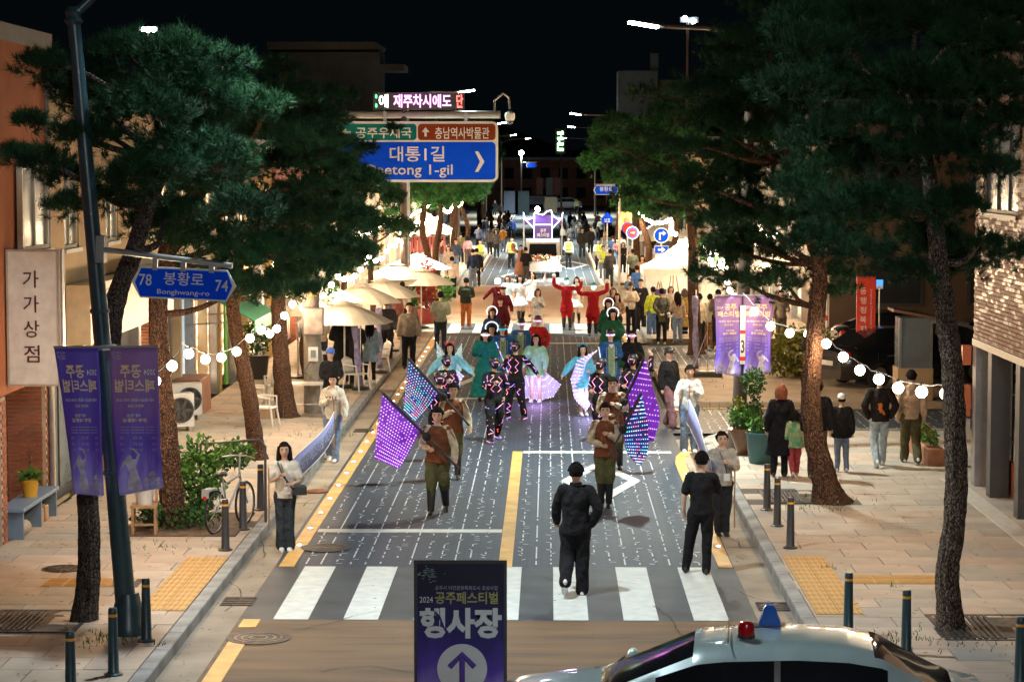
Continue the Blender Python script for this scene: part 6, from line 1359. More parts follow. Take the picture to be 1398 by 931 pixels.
b = MB(); b.prism([(-.13,0),(.13,0),(.125,.05),(.085,.13),(.075,.19),(.045,.23),(-.045,.23),(-.075,.19),(-.085,.13),(-.125,.05)], -.09, .09); b.build('blue_beacon', mat('blue beacon plastic', (.01,.10,.45), rough=.2, var=.1), pcar, (.36,.42,1.475)).scale = (.8,.8,.85)
MB().box(-.15,.15,-.11,.11,-.02,.005).build('beacon_foot', M_trim, pcar, (.36,.42,1.475))
MB().prism([(1.0,.50),(1.16,.50),(1.09,.40)], 0, .01, M=Matrix.Translation((.1,0,1.47-.45)), ax='z').build('aerial', M_pol, pcar)
MB().box(-.008,.008,-.55,.55,0,.004).build('roof_seam', M_trim, pcar, (-.02,0,1.507))
MB().box(1.62,1.78,-.62,-.60,1.1,1.2).build('sticker', paint('orange sticker', (.45,.15,.02)), pcar)
M_blk = mat('black car paint', (.012,.012,.014), rough=.2, var=0, coat=.6); M_sil = mat('silver car paint', (.45,.43,.40), rough=.25, metal=.4, var=.04, coat=.6); M_whc = mat('white car paint', (.6,.62,.64), rough=.25, var=0, coat=.5)
car('black saloon parked in the lot behind the red vertical sign', (9.2, 58.5, .13), R(205), M_blk, n=24)
car('second black saloon parked deeper in the lot', (10.6, 66, .05), R(185), M_blk, n=24)
car('silver estate with its tail toward the glass cabinet', (10.9, 59.6, .13), R(150), M_sil, n=24, suv=.25)
car('dark car partly hidden behind the trunk near the glass cabinet', (13.2, 61, .13), R(100), M_blk, n=24)
p = G(769, 288); car('white car crossing at the far junction', (p.x, 281, 0), R(0), M_whc, n=24)
# parade truck
p = G(741, 379); tr = thing('parade_truck', 'white parade truck with a lit palace roof frame, violet banner and flowers on its front', 'truck', (p.x, p.y, 0)); TW = .86
M_wt = paint('white truck paint', (.55,.55,.54), rough=.3)
b = MB(); P = [(0,.32),(0,1.0),(.22,1.78),(.45,1.9),(1.6,1.92),(1.6,.32)]; b.prism(P, -TW, TW, ax='x'); b.build('cab', M_wt, tr)
MB().add([(-.72,.005,1.10),(.72,.005,1.10),(.66,.185,1.70),(-.66,.185,1.70)], [(0,1,2,3)]).build('windscreen', M_tint, tr, (0,-.012,0)); b = MB().box(-.95,.95,-.05,.12,.32,.62).build('bumper', M_wt, tr)
for s in (-1, 1):
    MB().ball((s*.66,-.03,.78), .11, 10, 8, (1.2,.5,1)).build('headlight', emi('truck headlight', (1,.95,.8), 40) if s > 0 else M_glassg, tr, smooth=True); MB().box(s*1.05-.07,s*1.05+.07,.1,.16,1.1,1.4).build('wing_mirror', M_trim, tr)
    for y in (.7, 4): w = MB().lathe([(.2,-.1),(.30,-.1),(.32,0),(.30,.1),(.2,.1)], n=16).build('wheel', M_tyre, tr, Matrix.Translation((s*.74,y,.32)) @ Matrix.Rotation(R(90), 4, 'Y')); 
light('POINT', 'headlight_glow', tr, (.66,-.35,.78), 60, (1,.93,.8), .1)
MB().box(-.9,.9,1.65,5.2,.75,.95).build('bed', M_wt, tr)
for x, z1 in ((-.98,3.15),(.98,3.15)): MB().box(x-.035,x+.035,1.75,1.82,.95,z1).build('frame_post', paint('frame white', (.6,.6,.62)), tr)
Lw = emi('light line white violet', (.8,.74,1), 2.2)
b = MB()
ev = [(-1.0,3.25),(-.95,3.0),(-.75,2.88),(-.5,2.98),(-.44,3.22),(0,3.12),(.2,3.3),(.42,3.36),(.5,3.12),(.75,2.9),(.98,2.98),(1.02,3.25)]
b.path([(x,1.7,z) for x,z in ev], .025, 6); b.path([(-.44,1.7,2.62),(.46,1.7,2.62)], .022, 6)
for x in (-.44,.46): b.path([(x,1.7,3.2),(x,1.7,1.55)], .022, 6)
b.path([(-1.0,1.7,3.0),(-.44,1.7,2.4)], .02, 6); b.path([(1.0,1.7,3.0),(.46,1.7,2.4)], .02, 6); b.build('light_line', Lw, tr)
M_vio = paint('violet banner cloth', (.10,.045,.30)); MB().box(-.43,.45,1.66,1.72,1.45,2.6).build('banner', M_vio, tr); MB().box(-.42,.44,1.74,1.78,2.64,3.1).box(-.95,-.46,1.74,1.78,2.62,2.95).box(.48,.95,1.74,1.78,2.62,2.95).build('roof_panel', M_vio, tr)
letter('공주\n페스티벌', M_swhite, tr, facing(.01,1.65,2.2), w=.62, h=.42, bold=.02); MB().box(-.9,.9,1.9,1.95,.95,1.9).build('rear_screen', paint('dark screen', (.03,.02,.05)), tr)
MB().ball((.05,1.6,1.72),.16,10,8,(1,.5,.8)).build('moon_print', M_sneak, tr); MB().ball((-.28,1.9,3.42), .13, 10, 8).build('lamp', emi('work lamp', (.9,.95,1), 60), tr, smooth=True); light('POINT','lamp_light',tr,(-.28,1.6,3.45),120,(.85,.92,1),.1)
rf = random.Random(5)
for nm, c in (('orange', (.55,.18,.04)),('white', (.6,.55,.5)),('pink', (.5,.2,.22)),('leaf', (.05,.14,.03))):
    b = MB()
    for k in range(60): x = rf.uniform(-.85,.9); b.ball((x, -.12+rf.uniform(-.08,.1), .85+rf.uniform(0,.32)*(1-.3*abs(x))), rf.uniform(.035,.07), 6, 4)
    b.build('flowers', paint(nm+' flower', c), tr)['kind'] = 'stuff'
b = MB()
for k in range(36): b.ball((rf.uniform(-.85,.9),-.20,.85+rf.uniform(0,.3)), .018, 5, 3)
b.build('fairy_lights', emi('warm fairy light', (1,.6,.3), 4), tr)['kind'] = 'stuff'
# bicycle
M_bw = paint('white bicycle frame', (.3,.3,.3), rough=.3)
x, y = gx(283, 745); bk = thing('bicycle', 'white bicycle parked end on beside the vines at the left kerb', 'bicycle', (x+.10, y+.15, .15), R(72))
# local X is the bicycle's length
for cx, nm in ((0,'wheel'),(1.05,'wheel')):
    w = MB().path([(cx+.33*math.cos(a), 0, .34+.33*math.sin(a)) for a in np.linspace(0, 2*math.pi, 25)], .018, 6, cap=False).build('wheel', M_tyre, bk, smooth=True); b = MB()
    b.path([(cx+.305*math.cos(a), 0, .34+.305*math.sin(a)) for a in np.linspace(0, 2*math.pi, 25)], .009, 5, cap=False)
    for k in range(12): a = k*math.pi/6; b.tube((cx,0,.34),(cx+.3*math.cos(a),0,.34+.3*math.sin(a)),.003,n=3)
    b.build('rim', M_alu, w)
b = MB(); b.tube((0,0,.34),(.42,0,.30),.014); b.tube((.42,0,.30),(.28,0,.80),.018); b.tube((.42,0,.30),(.88,0,.72),.02); b.tube((.30,0,.72),(.86,0,.80),.016); b.tube((.86,0,.86),(.98,0,.45),.018); b.tube((.98,.04,.5),(1.05,.05,.34),.012); b.tube((.98,-.04,.5),(1.05,-.05,.34),.012); b.tube((0,.04,.34),(.29,0,.74),.01); b.tube((0,-.04,.34),(.29,0,.74),.01)
b.build('frame', M_bw, bk, smooth=True); MB().ball((.24,0,.90), .11, 10, 8, (1.2,.75,.35)).build('saddle', M_trim, bk, smooth=True); MB().tube((.28,0,.78),(.25,0,.9),.014).build('seat_post', M_alu, bk)
MB().path([(.82,-.28,1.08),(.90,-.1,1.10),(.90,.1,1.10),(.82,.28,1.08)], .013, 8).tube((.86,0,.86),(.88,0,1.1),.015).build('handlebar', M_alu, bk); MB().box(-.30,-.05,-.07,.07,.70,.73).box(-.33,-.31,-.06,.06,.60,.70).build('mudguard', M_bw, bk); MB().ball((-.34,0,.60), .035, 8, 6, (.4,1,1)).build('rear_reflector', mat('tail light red', (.40,.02,.02), var=0), bk)
# ---------------------------------------------------------------- flags, banners, wings
def drape(name, L, Rr, Y, m, parent=None, nx=16, amp=.05, wob=3., orig=None, dy=0.):
    """cloth between two pixel polylines at depth Y, rippled in depth"""
    n = len(L); V = []; rows = []
    def samp(P, t):
        s = t*(n-1); i = min(int(s), n-2); f = s-i; return (P[i][0]*(1-f)+P[i+1][0]*f, P[i][1]*(1-f)+P[i+1][1]*f)
    ny = 18; o = orig or Vector((0,0,0)); pos = []
    for j in range(ny+1):
        a, c = samp(L, j/ny), samp(Rr, j/ny); r = []
        for i in range(nx+1):
            s = i/nx; y = Y+dy+amp*math.sin(s*wob*2+j*.23)*(.3+.7*j/ny); p = W(a[0]*(1-s)+c[0]*s, a[1]*(1-s)+c[1]*s, y)-o; r.append(p); V.append(p)
        pos.append(r)
    F = [(j*(nx+1)+i, j*(nx+1)+i+1, (j+1)*(nx+1)+i+1, (j+1)*(nx+1)+i) for j in range(ny) for i in range(nx)]
    ob = MB().add(V, F).build(name, m, parent, smooth=True); md = ob.modifiers.new('thickness', 'SOLIDIFY'); md.thickness = .006
    def at(s, t):
        x, y = s*nx, t*ny; i, j = min(int(x), nx-1), min(int(y), ny-1); f, g = x-i, y-j
        return (pos[j][i]*(1-f)+pos[j][i+1]*f)*(1-g)+(pos[j+1][i]*(1-f)+pos[j+1][i+1]*f)*g
    return ob, at
M_fp = mat('glowing violet satin', (.14,.015,.38), rough=.5, var=.2, scale=6, emis=.13, ecol=(.30,.02,.9)); M_fb = mat('glowing dark blue satin', (.02,.02,.16), rough=.5, var=.2, scale=6, emis=.05, ecol=(.03,.05,.8))  # flag cloth given a faint added glow of its own
def flag(label, Y, L, Rr, poleA, poleB, m, lm, cols, rows, tilt=0., rad=.011):
    o = W(*poleA, Y); t = thing('flag', label, 'flag', o, 0, 'flags covered in rows of lights'); cl, at = drape('cloth', L, Rr, Y, m, t, amp=.05, orig=o)
    b = MB(); rs = random.Random(int(Y))
    for i in range(cols):
        for j in range(rows):
            s, q = (i+.5)/cols, (j+.5)/rows
            if rs.random() < .93: p = at(s, q); b.ball((p.x, p.y-.012, p.z), rad, 6, 4)
    b.build('led_dots', lm, t)['kind'] = 'stuff'
    A_, B_ = W(*poleA, Y)-o, W(*poleB, Y-.1)-o; MB().tube(A_, B_, .016, .02, n=10).build('pole', M_trim, t, smooth=True); MB().path([A_.lerp(B_,.02), A_.lerp(B_,.55)], .028, 8).build('pole_sleeve', mat('dark sleeve', (.01,.01,.03), var=0), t); MB().ball(A_.lerp(B_,.58), .075, 10, 8).build('tassel', mat('black plume', (.012,.012,.014), rough=1, var=0), t)
    return t
flag('violet flag with white pink light rows carried low by the front left bearer', f1['p'].y-.30, [(522,537),(518,565),(514,595),(511,625)], [(575,583),(566,603),(556,622),(545,640)], (521,535), (627,640), M_fp, L_PUR, 15, 17)
flag('rainbow lit flag on the left, raised behind the violet one', f2['p'].y-.30, [(558,491),(555,515),(553,538),(551,560)], [(598,538),(588,552),(578,563),(567,575)], (556,488), (641,581), M_fb, L_RAIN, 13, 16)
flag('hanging rainbow lit flag of the front right bearer', f3['p'].y-.25, [(873,541),(861,562),(851,585),(853,605),(857,620),(871,635)], [(875,541),(881,560),(885,580),(886,605),(883,622),(874,636)], (876,536), (832,622), M_fb, L_RAIN, 11, 19)
flag('hanging violet flag rising behind the rainbow flag on the right', f4['p'].y-.25, [(879,491),(868,508),(857,528),(858,548),(870,570),(880,600)], [(881,491),(887,512),(892,532),(900,556),(901,574),(892,603)], (880,488), (832,592), M_fp, L_PUR, 9, 13)
# two long banners carried at the roadside
def long_banner(label, a0, a1, c0, c1, m, txt, polA, polB, wave=.05):
    """a0,a1 top/bottom at the far end, c0,c1 top/bottom at the near end"""
    o = Vector(c0); t = thing('long_banner', label, 'banner', o, 0, 'long parade banners held on poles'); V = []; n = 20
    for i in range(n+1):
        s = i/n; sg_ = -.035*4*s*(1-s); w = Vector((wave*math.sin(s*5),0,sg_)); V += [Vector(a0).lerp(Vector(c0), s)+w-o, Vector(a1).lerp(Vector(c1), s)+w*.9-o]
    cl = MB().add(V, [(2*i,2*i+2,2*i+3,2*i+1) for i in range(n)]).build('cloth', m, t, smooth=True); md = cl.modifiers.new('thickness', 'SOLIDIFY'); md.thickness = .006
    b = MB()
    for k in (0, 1):
        b.path([V[2*i+k] for i in range(n+1)], .010, 5)
    b.build('edge_stripe', M_sneak, t)
    for p in (polA, polB): MB().tube(Vector(p)-o+Vector((0,0,-.6)), Vector(p)-o+Vector((0,0,.32)), .012, n=8).build('pole', mat('wooden pole', (.30,.17,.08), var=.1), t)
    if txt:
        me = text_mesh(txt, 1, .015, .002); N = len(me.vertices); co = np.empty(N*3, 'f'); me.vertices.foreach_get('co', co); co = co.reshape(-1,3); lo, hi = co.min(0), co.max(0)
        out = []
        for q in co:
            s = .95-.88*(q[0]-lo[0])/(hi[0]-lo[0]); s = .05+.9*(1-s) if 0 else s; h = .25+.5*(q[1]-lo[1])/(hi[1]-lo[1]); f = s*n; i = min(int(f), n-1); g_ = f-i
            tp = V[2*i].lerp(V[2*i+2], g_); bt = V[2*i+1].lerp(V[2*i+3], g_); p = bt.lerp(tp, h); sd = (V[2*n]-V[0]).cross(Vector((0,0,1))).normalized(); sd = sd if sd.x > 0 else -sd; out.append(p+sd*.012)
        me.vertices.foreach_set('co', np.array([tuple(p) for p in out], 'f').ravel()); me.materials.clear(); me.materials.append(M_swhite); link('lettering', me, t)
M_lb = paint('periwinkle banner cloth', (.24,.27,.60), rough=.7)
e, d = pE['hands'][0], pD['hands'][1]
eA = W(456,562,pE['p'].y-.28); dA = W(397,634,pD['p'].y-.05)
long_banner('long periwinkle blue parade banner sagging between the banner woman and the white hoodie man', eA, eA-Vector((0,0,.44)), dA, dA-Vector((0,0,.38)), M_lb, '2024 공주페스티벌 야간관광', (eA.x,eA.y,eA.z-.1), tuple(W(367,668,pD['p'].y-.2)))
gA = W(941,546,pG['p'].y-.28); cA = W(972,626,pC['p'].y-.25)
long_banner('long violet parade banner seen almost edge on between the two right pole holders', gA, gA-Vector((.05,0,.44)), cA, cA-Vector((-.06,0,.40)), M_lb, '', (gA.x,gA.y,gA.z), tuple(W(1003,668,pC['p'].y-.2)), .03)
# glowing wings
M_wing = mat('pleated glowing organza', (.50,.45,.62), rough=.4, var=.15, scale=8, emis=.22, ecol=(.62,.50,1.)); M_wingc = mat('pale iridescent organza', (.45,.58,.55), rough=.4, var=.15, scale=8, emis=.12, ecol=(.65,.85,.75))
def wing(t, Y, inner, outer, m, lm, pleats=18, rings_=5):
    o = Vector(t.location); iv = 1/t.scale[0]; V = []; n = pleats*2
    def samp(P, s):
        q = s*(len(P)-1); i = min(int(q), len(P)-2); f = q-i; return (P[i][0]*(1-f)+P[i+1][0]*f, P[i][1]*(1-f)+P[i+1][1]*f)
    Ri = t.rotation_euler.to_matrix().inverted()
    loc = lambda p: Ri @ ((p-o)*iv)
    b = MB()
    for i in range(n+1):
        a, c = samp(inner, i/n), samp(outer, i/n)
        for k in range(rings_+1):
            s = k/rings_; p = W(a[0]*(1-s)+c[0]*s, a[1]*(1-s)+c[1]*s, Y+(.05*s if i % 2 else -.05*s)); V.append(loc(p))
            if i % 2 == 0 and k and random.random() < .75: q = loc(p)+Vector((0,-.03,0)); b.ball(q, .014, 5, 4)
    r_ = rings_+1; w = MB().add(V, [(i*r_+k, i*r_+k+1, (i+1)*r_+k+1, (i+1)*r_+k) for i in range(n) for k in range(rings_)]).build('wing', m, t); md = w.modifiers.new('thickness', 'SOLIDIFY'); md.thickness = .008
    b.build('wing_lights', lm, t)['kind'] = 'stuff'
yb = wB['p'].y; wing(wB['t'], yb+.25, [(733,500),(736,500),(738,500),(740,502)], [(709,520),(714,542),(738,546),(756,541),(766,524)], M_wing, L_WHT, 20)
yc = wC['p'].y; wing(wC['t'], yc-.1, [(812,486),(800,500),(794,520),(798,540),(806,552)], [(814,483),(788,496),(779,520),(784,545),(799,561)], M_wing, L_WHT, 20, 3)
ya = wA['p'].y; wing(wA['t'], ya+.2, [(612,492),(614,493),(616,493)], [(596,470),(597,500),(603,520)], M_wingc, L_GV, 9, 3); wing(wA['t'], ya+.2, [(617,493),(617,493),(616,493)], [(630,472),(632,500),(624,520)], M_wingc, L_GV, 9, 3); wing(wA['t'], ya-.2, [(606,508),(614,510),(624,508)], [(596,518),(614,540),(633,515)], M_wing, L_GV, 12, 3)
for q, cc in ((wA,(.5,.8,1)),(wB,(.65,.4,1)),(wC,(.6,.5,1))): light('POINT', 'wing_glow', q['t'], (.1,-.35,.5), 14, cc, .2)
# pole banners with printed festival poster
M_bg = None
def poster_mat(name, hue):
    m = bpy.data.materials.new(name); m.use_nodes = True; n = m.node_tree.nodes; l = m.node_tree.links; b = n['Principled BSDF']; tc = n.new('ShaderNodeTexCoord'); sp = n.new('ShaderNodeSeparateXYZ'); l.new(tc.outputs['Generated'], sp.inputs[0])
    nz = n.new('ShaderNodeTexNoise'); nz.inputs['Scale'].default_value = 2.5; nz.inputs['Detail'].default_value = 7; l.new(tc.outputs['Generated'], nz.inputs['Vector'])
    ad = n.new('ShaderNodeMath'); ad.operation = 'MULTIPLY_ADD'; ad.inputs[1].default_value = .55; l.new(nz.outputs['Fac'], ad.inputs[0]); l.new(sp.outputs['Z'], ad.inputs[2])
    cr = n.new('ShaderNodeValToRGB'); e = cr.color_ramp.elements; e[0].position = .35; e[0].color = (.36,.34,.92,1); e[1].position = 1.15 if 0 else 1.0; e[1].color = (*hue,1); x = e.new(.6); x.color = (.12,.07,.60,1); x = e.new(.45); x.color = (.24,.18,.80,1)
    l.new(ad.outputs[0], cr.inputs['Fac']); l.new(cr.outputs['Color'], b.inputs['Base Color']); b.inputs['Roughness'].default_value = .55; return m
M_po1 = poster_mat('festival banner print blue', (.11,.07,.55)); M_po2 = poster_mat('festival banner print mauve', (.30,.16,.45)); M_gold = mat('pale gold print', (.85,.70,.40), var=0); M_lil = paint('pale lilac print', (.42,.40,.56)); M_fig = mat('lilac figure print', (.55,.52,.72), rough=.6, var=.25, scale=9)
def lady(mirror=1):
    P = [(0,-.75),(-.13,-.55),(-.11,-.3),(-.05,-.12),(-.10,.02),(-.14,.14),(-.22,-.02),(-.27,.0),(-.18,.20),(-.12,.24),(-.10,.33),(-.03,.38),(.02,.34),(.03,.26),(.10,.24),(.16,.36),(.08,.50),(-.02,.53),(-.02,.57),(.10,.55),(.22,.38),(.15,.18),(.10,.02),(.13,-.15),(.19,-.4),(.20,-.62),(.15,-.76)]
    return [(x*mirror, z) for x, z in P]
def pole_banner(label, Y, L, Rr, m, mirror, orig):
    t = thing('pole_banner', label, 'banner', orig, 0, 'violet festival banners hung on lamp posts'); Y_ = Y
    cl, at = drape('cloth', L, Rr, Y, m, t, amp=.035, wob=4, orig=orig)
    def stick(tx, s0, s1, q0, q1, mm, bold=.01):
        me = text_mesh(tx, 1, bold, .001); N = len(me.vertices); co = np.empty(N*3, 'f'); me.vertices.foreach_get('co', co); co = co.reshape(-1,3); lo, hi = co.min(0), co.max(0)
        out = []
        for v in co:
            a = (v[0]-lo[0])/(hi[0]-lo[0]); a = 1-a if mirror else a; p = at(s0+(s1-s0)*a, q1+(q0-q1)*(v[1]-lo[1])/(hi[1]-lo[1])); out.append((p.x, p.y-.008-(.001 if v[2] > 0 else 0), p.z))
        me.vertices.foreach_set('co', np.array(out, 'f').ravel()); me.materials.clear(); me.materials.append(mm); link('lettering', me, t)
    F_ = (lambda a, c: (1-c, 1-a)) if mirror else (lambda a, c: (a, c))
    stick('2024', *F_(.06,.30), .15,.19, M_swhite); stick('공주', *F_(.36,.80), .12,.21, M_gold, .02); stick('페스티벌', *F_(.08,.92), .22,.31, M_gold, .02)
    stick('10월 4일(금)~5일(토) 18:00~22:00', *F_(.10,.90), .35,.375, M_swhite); stick('제민천 일원', *F_(.32,.66), .39,.41, M_gold); stick('10월 7일(월)', *F_(.40,.70), .45,.475, M_swhite); stick('공주 대통길', *F_(.26,.78), .48,.505, M_gold, .02)
    for k in range(3): stick('ㅡㅡ ㅡㅡㅡ ㅡㅡ', *F_(.12,.84), .535+k*.018, .540+k*.018, M_lil)
    for k in range(3): stick('ㅁ     ㅁㅁ     ㅁ', *F_(.10,.86), .60+k*.04, .615+k*.04, M_lil)
    # printed dancing figure and palace roofs
    for nm, P, cx, cz, sc, mm in (('figure_print', lady(1 if mirror else -1), .34 if mirror else .66, .82, .26, M_fig),):
        V = []; 
        for x, z in P: p = at(max(.01,min(.99,cx+x*.95)), max(.02,min(.985,cz-z*sc))); V.append((p.x, p.y-.012, p.z))
        MB().add(V, [tuple(range(len(V)))]).build(nm, mm, t)
    b = MB()
    for k, (cx, w_, q) in enumerate(((.64,.05,.90),(.78,.07,.86),(.90,.05,.91))):
        cx = cx if mirror else 1-cx
        for dz in (0, .035, .07): V = [at(max(.01,min(.99,cx+sx*w_*(1-dz*5))), q+dz+z) for sx, z in ((-1.3,.03),(1.3,.03),(.6,0),(-.6,0))]; b.add([(p.x,p.y-.012,p.z) for p in V], [(0,1,2,3)])
    b.build('palace_print', M_fig, t); b = MB(); rs = random.Random(4)
    for k in range(26): p = at((.13+rs.uniform(-.09,.09))if mirror else (.13+rs.uniform(-.09,.09)), .055+rs.uniform(-.03,.03)); b.cbox((p.x,p.y-.008,p.z), (rs.uniform(.01,.035),.002,.006))
    b.build('logo_print', M_lil, t); return t
Yp = 26.72; 
oL = W(75,474,Yp); oR = W(216,474,Yp)
pole_banner('blue violet festival banner with reversed print hanging left of the teal post', Yp, [(74,475),(84,540),(93,610),(101,674)], [(134,475),(137,540),(139,610),(142,677)], M_po1, True, oL)
pole_banner('mauve festival banner with reversed print hanging right of the teal post', Yp, [(150,475),(152,540),(156,610),(163,677)], [(215,474),(217,540),(219,610),(223,665)], M_po2, True, oR)
t = thing('banner_bracket', 'thin horizontal rods holding the two banners on the teal post', 'bracket', W(145,474,Yp)); MB().tube(W(73,474,Yp)-Vector(t.location), W(217,473,Yp)-Vector(t.location), .014, n=8).build('rod', M_steel, t); MB().lathe([(.14,-.03),(.14,.03)], n=16).build('clamp', M_steel, t, W(143,474,26.9)-Vector(t.location))
Yq = 44.45
pole_banner('left festival banner with upright print on the brown post at the right', Yq, [(975,405),(977,435),(978,480),(975,508)], [(1013,403),(1013,435),(1013,475),(1011,515)], M_po2, False, W(975,405,Yq))
pole_banner('right festival banner with upright print on the brown post at the right', Yq, [(1015,403),(1015,435),(1016,475),(1015,515)], [(1057,405),(1054,435),(1052,480),(1053,508)], M_po2, False, W(1057,405,Yq))
t = thing('banner_bracket', 'rods and white ruler shaped strip between the banners on the brown post', 'bracket', W(1014,403,Yq)); o = Vector(t.location); MB().tube(W(974,403,Yq)-o, W(1057,403,Yq)-o, .014, n=8).build('rod', M_steel, t); MB().box(-.05,.05,-.08,-.06,-1.35,-.2).build('strip', M_swhite, t); MB().box(-.052,.052,-.085,-.081,-.75,-.68).box(-.052,.052,-.085,-.081,-1.28,-1.2).build('red_band', mat('band red', (.5,.03,.02), var=0), t); letter('3', M_trim, t, facing(0,-.086,-1.0), w=.07, h=.26, bold=.02)
# event direction board behind the car
Yb = 21.95; a, c = W(565,766,Yb), W(692,766,Yb); wv = c.x-a.x; t = thing('event_board', 'tall dark violet event board with white Korean letters and an arrow in a white disc', 'sign board', (a.x, Yb, 0)); hb = a.z
m = bpy.data.materials.new('event board print'); m.use_nodes = True; n = m.node_tree.nodes; l = m.node_tree.links; b_ = n['Principled BSDF']; tc = n.new('ShaderNodeTexCoord'); nz = n.new('ShaderNodeTexNoise'); nz.inputs['Scale'].default_value = 1.6; nz.inputs['Detail'].default_value = 5; l.new(tc.outputs['Generated'], nz.inputs['Vector']); sp = n.new('ShaderNodeSeparateXYZ'); l.new(tc.outputs['Generated'], sp.inputs[0]); ad = n.new('ShaderNodeMath'); ad.operation = 'MULTIPLY_ADD'; ad.inputs[1].default_value = -.5; l.new(nz.outputs['Fac'], ad.inputs[0]); l.new(sp.outputs['Z'], ad.inputs[2])
cr = n.new('ShaderNodeValToRGB'); e = cr.color_ramp.elements; e[0].position = -.0; e[0].color = (.30,.25,.60,1); e[1].position = .62; e[1].color = (.006,.006,.03,1); x = e.new(.14); x.color = (.10,.05,.42,1); x = e.new(.32); x.color = (.025,.015,.16,1); l.new(ad.outputs[0], cr.inputs['Fac']); l.new(cr.outputs['Color'], b_.inputs['Base Color']); b_.inputs['Roughness'].default_value = .4
MB().box(0,wv,0,.03,.15,hb).build('panel', m, t); b = MB()
for x in (.0, wv-.03): b.box(x,x+.03,-.012,-.001,.0,hb+.015)
b.box(.031,wv-.031,-.012,-.001,hb-.02,hb+.015); b.build('frame', M_framed, t)
for x in (.1, wv-.1): MB().tube((x,.05,hb*.8),(x,.55,0),.015).build('leg', M_steel, t)
def B(tx, u0, u1, v0, v1, mm, bold=.0):
    p, q = W(u0,v0,Yb), W(u1,v1,Yb); letter(tx, mm, t, facing((p.x+q.x)/2-a.x, -.006, (p.z+q.z)/2), w=q.x-p.x, h=p.z-q.z, bold=bold)
B('행사장', 573, 685, 829, 871, M_swhite, .045); B('공주페스티벌', 594, 680, 807, 824, paint('olive gold print', (.42,.40,.14)), .02); B('2024', 573, 591, 814, 822, M_swhite, .0); B('공주시 야간관광특화도시 조성사업', 594, 679, 799, 805, M_lil, 0)
p = W(631,912,Yb); MB().lathe([(.245,0),(.245,.004)], n=48).build('disc', M_swhite, t, Matrix.Translation((p.x-a.x,-.004,p.z)) @ Matrix.Rotation(R(90), 4, 'X'))
b = MB(); x0, z0 = p.x-a.x, p.z; b.path([(x0,-.016,z0-.2),(x0,-.016,z0+.12)], .028, 10); b.path([(x0-.12,-.016,z0+.02),(x0,-.016,z0+.145),(x0+.12,-.016,z0+.02)], .028, 10); b.build('arrow', paint('violet arrow', (.12,.06,.40)), t)
b = MB(); rs = random.Random(9)
for k in range(70): q = W(586+rs.gauss(0,6), 783+rs.gauss(0,4.5), Yb); b.cbox((q.x-a.x,-.005,q.z), (rs.uniform(.008,.04),.002,.007))
b.build('logo_print', mat('pale green print', (.22,.34,.30), var=0), t)
letter('YALE', paint('navy lettering', (.01,.015,.05)), pE['t'], facing(0,-.225,1.30), w=.27, h=.085, bold=.02)
for q, kind_ in ((pA,'collar'),(pE,'hood')):   # collar and hood seen at the neck
    if kind_ == 'collar': MB().lathe([(.068,0),(.082,.02),(.078,.055),(.066,.06)], c=(0,.015,1.455), n=18).build('collar', cloth(K), q['t'], smooth=True); MB().lathe([(.20,0),(.205,.03),(.20,.06)], c=(0,0,.83), n=24, sx=1, sy=.75).build('waistband', cloth(K), q['t'], smooth=True)
    else: MB().path([(.11*math.cos(a),.02+.11*math.sin(a),1.47+.02*math.sin(a)) for a in np.linspace(-.6,3.75,12)], .035, 8).build('hood', cloth((.62,.59,.53)), q['t'], smooth=True)
# lanyard cards, straps, bag on the women with poles
for q, z in ((pC,1.02),(pD,1.02)):
    MB().box(-.05+.04,.05+.04,-.235,-.225,z-.06,z+.06).build('name_card', M_sneak, q['t']); MB().path([(-.06,-.12,1.45),(.02,-.22,1.2),(.04,-.232,z+.06)], .008, 5).build('lanyard', M_trim, q['t'])
MB().path([(-.11,-.10,1.46),(-.02,-.21,1.25),(.14,-.19,1.02)], .016, 6).build('bag_strap', M_trim, pD['t']); MB().box(.14,.36,-.26,-.14,.94,1.10,b=.03).build('bag', M_trim, pD['t'])
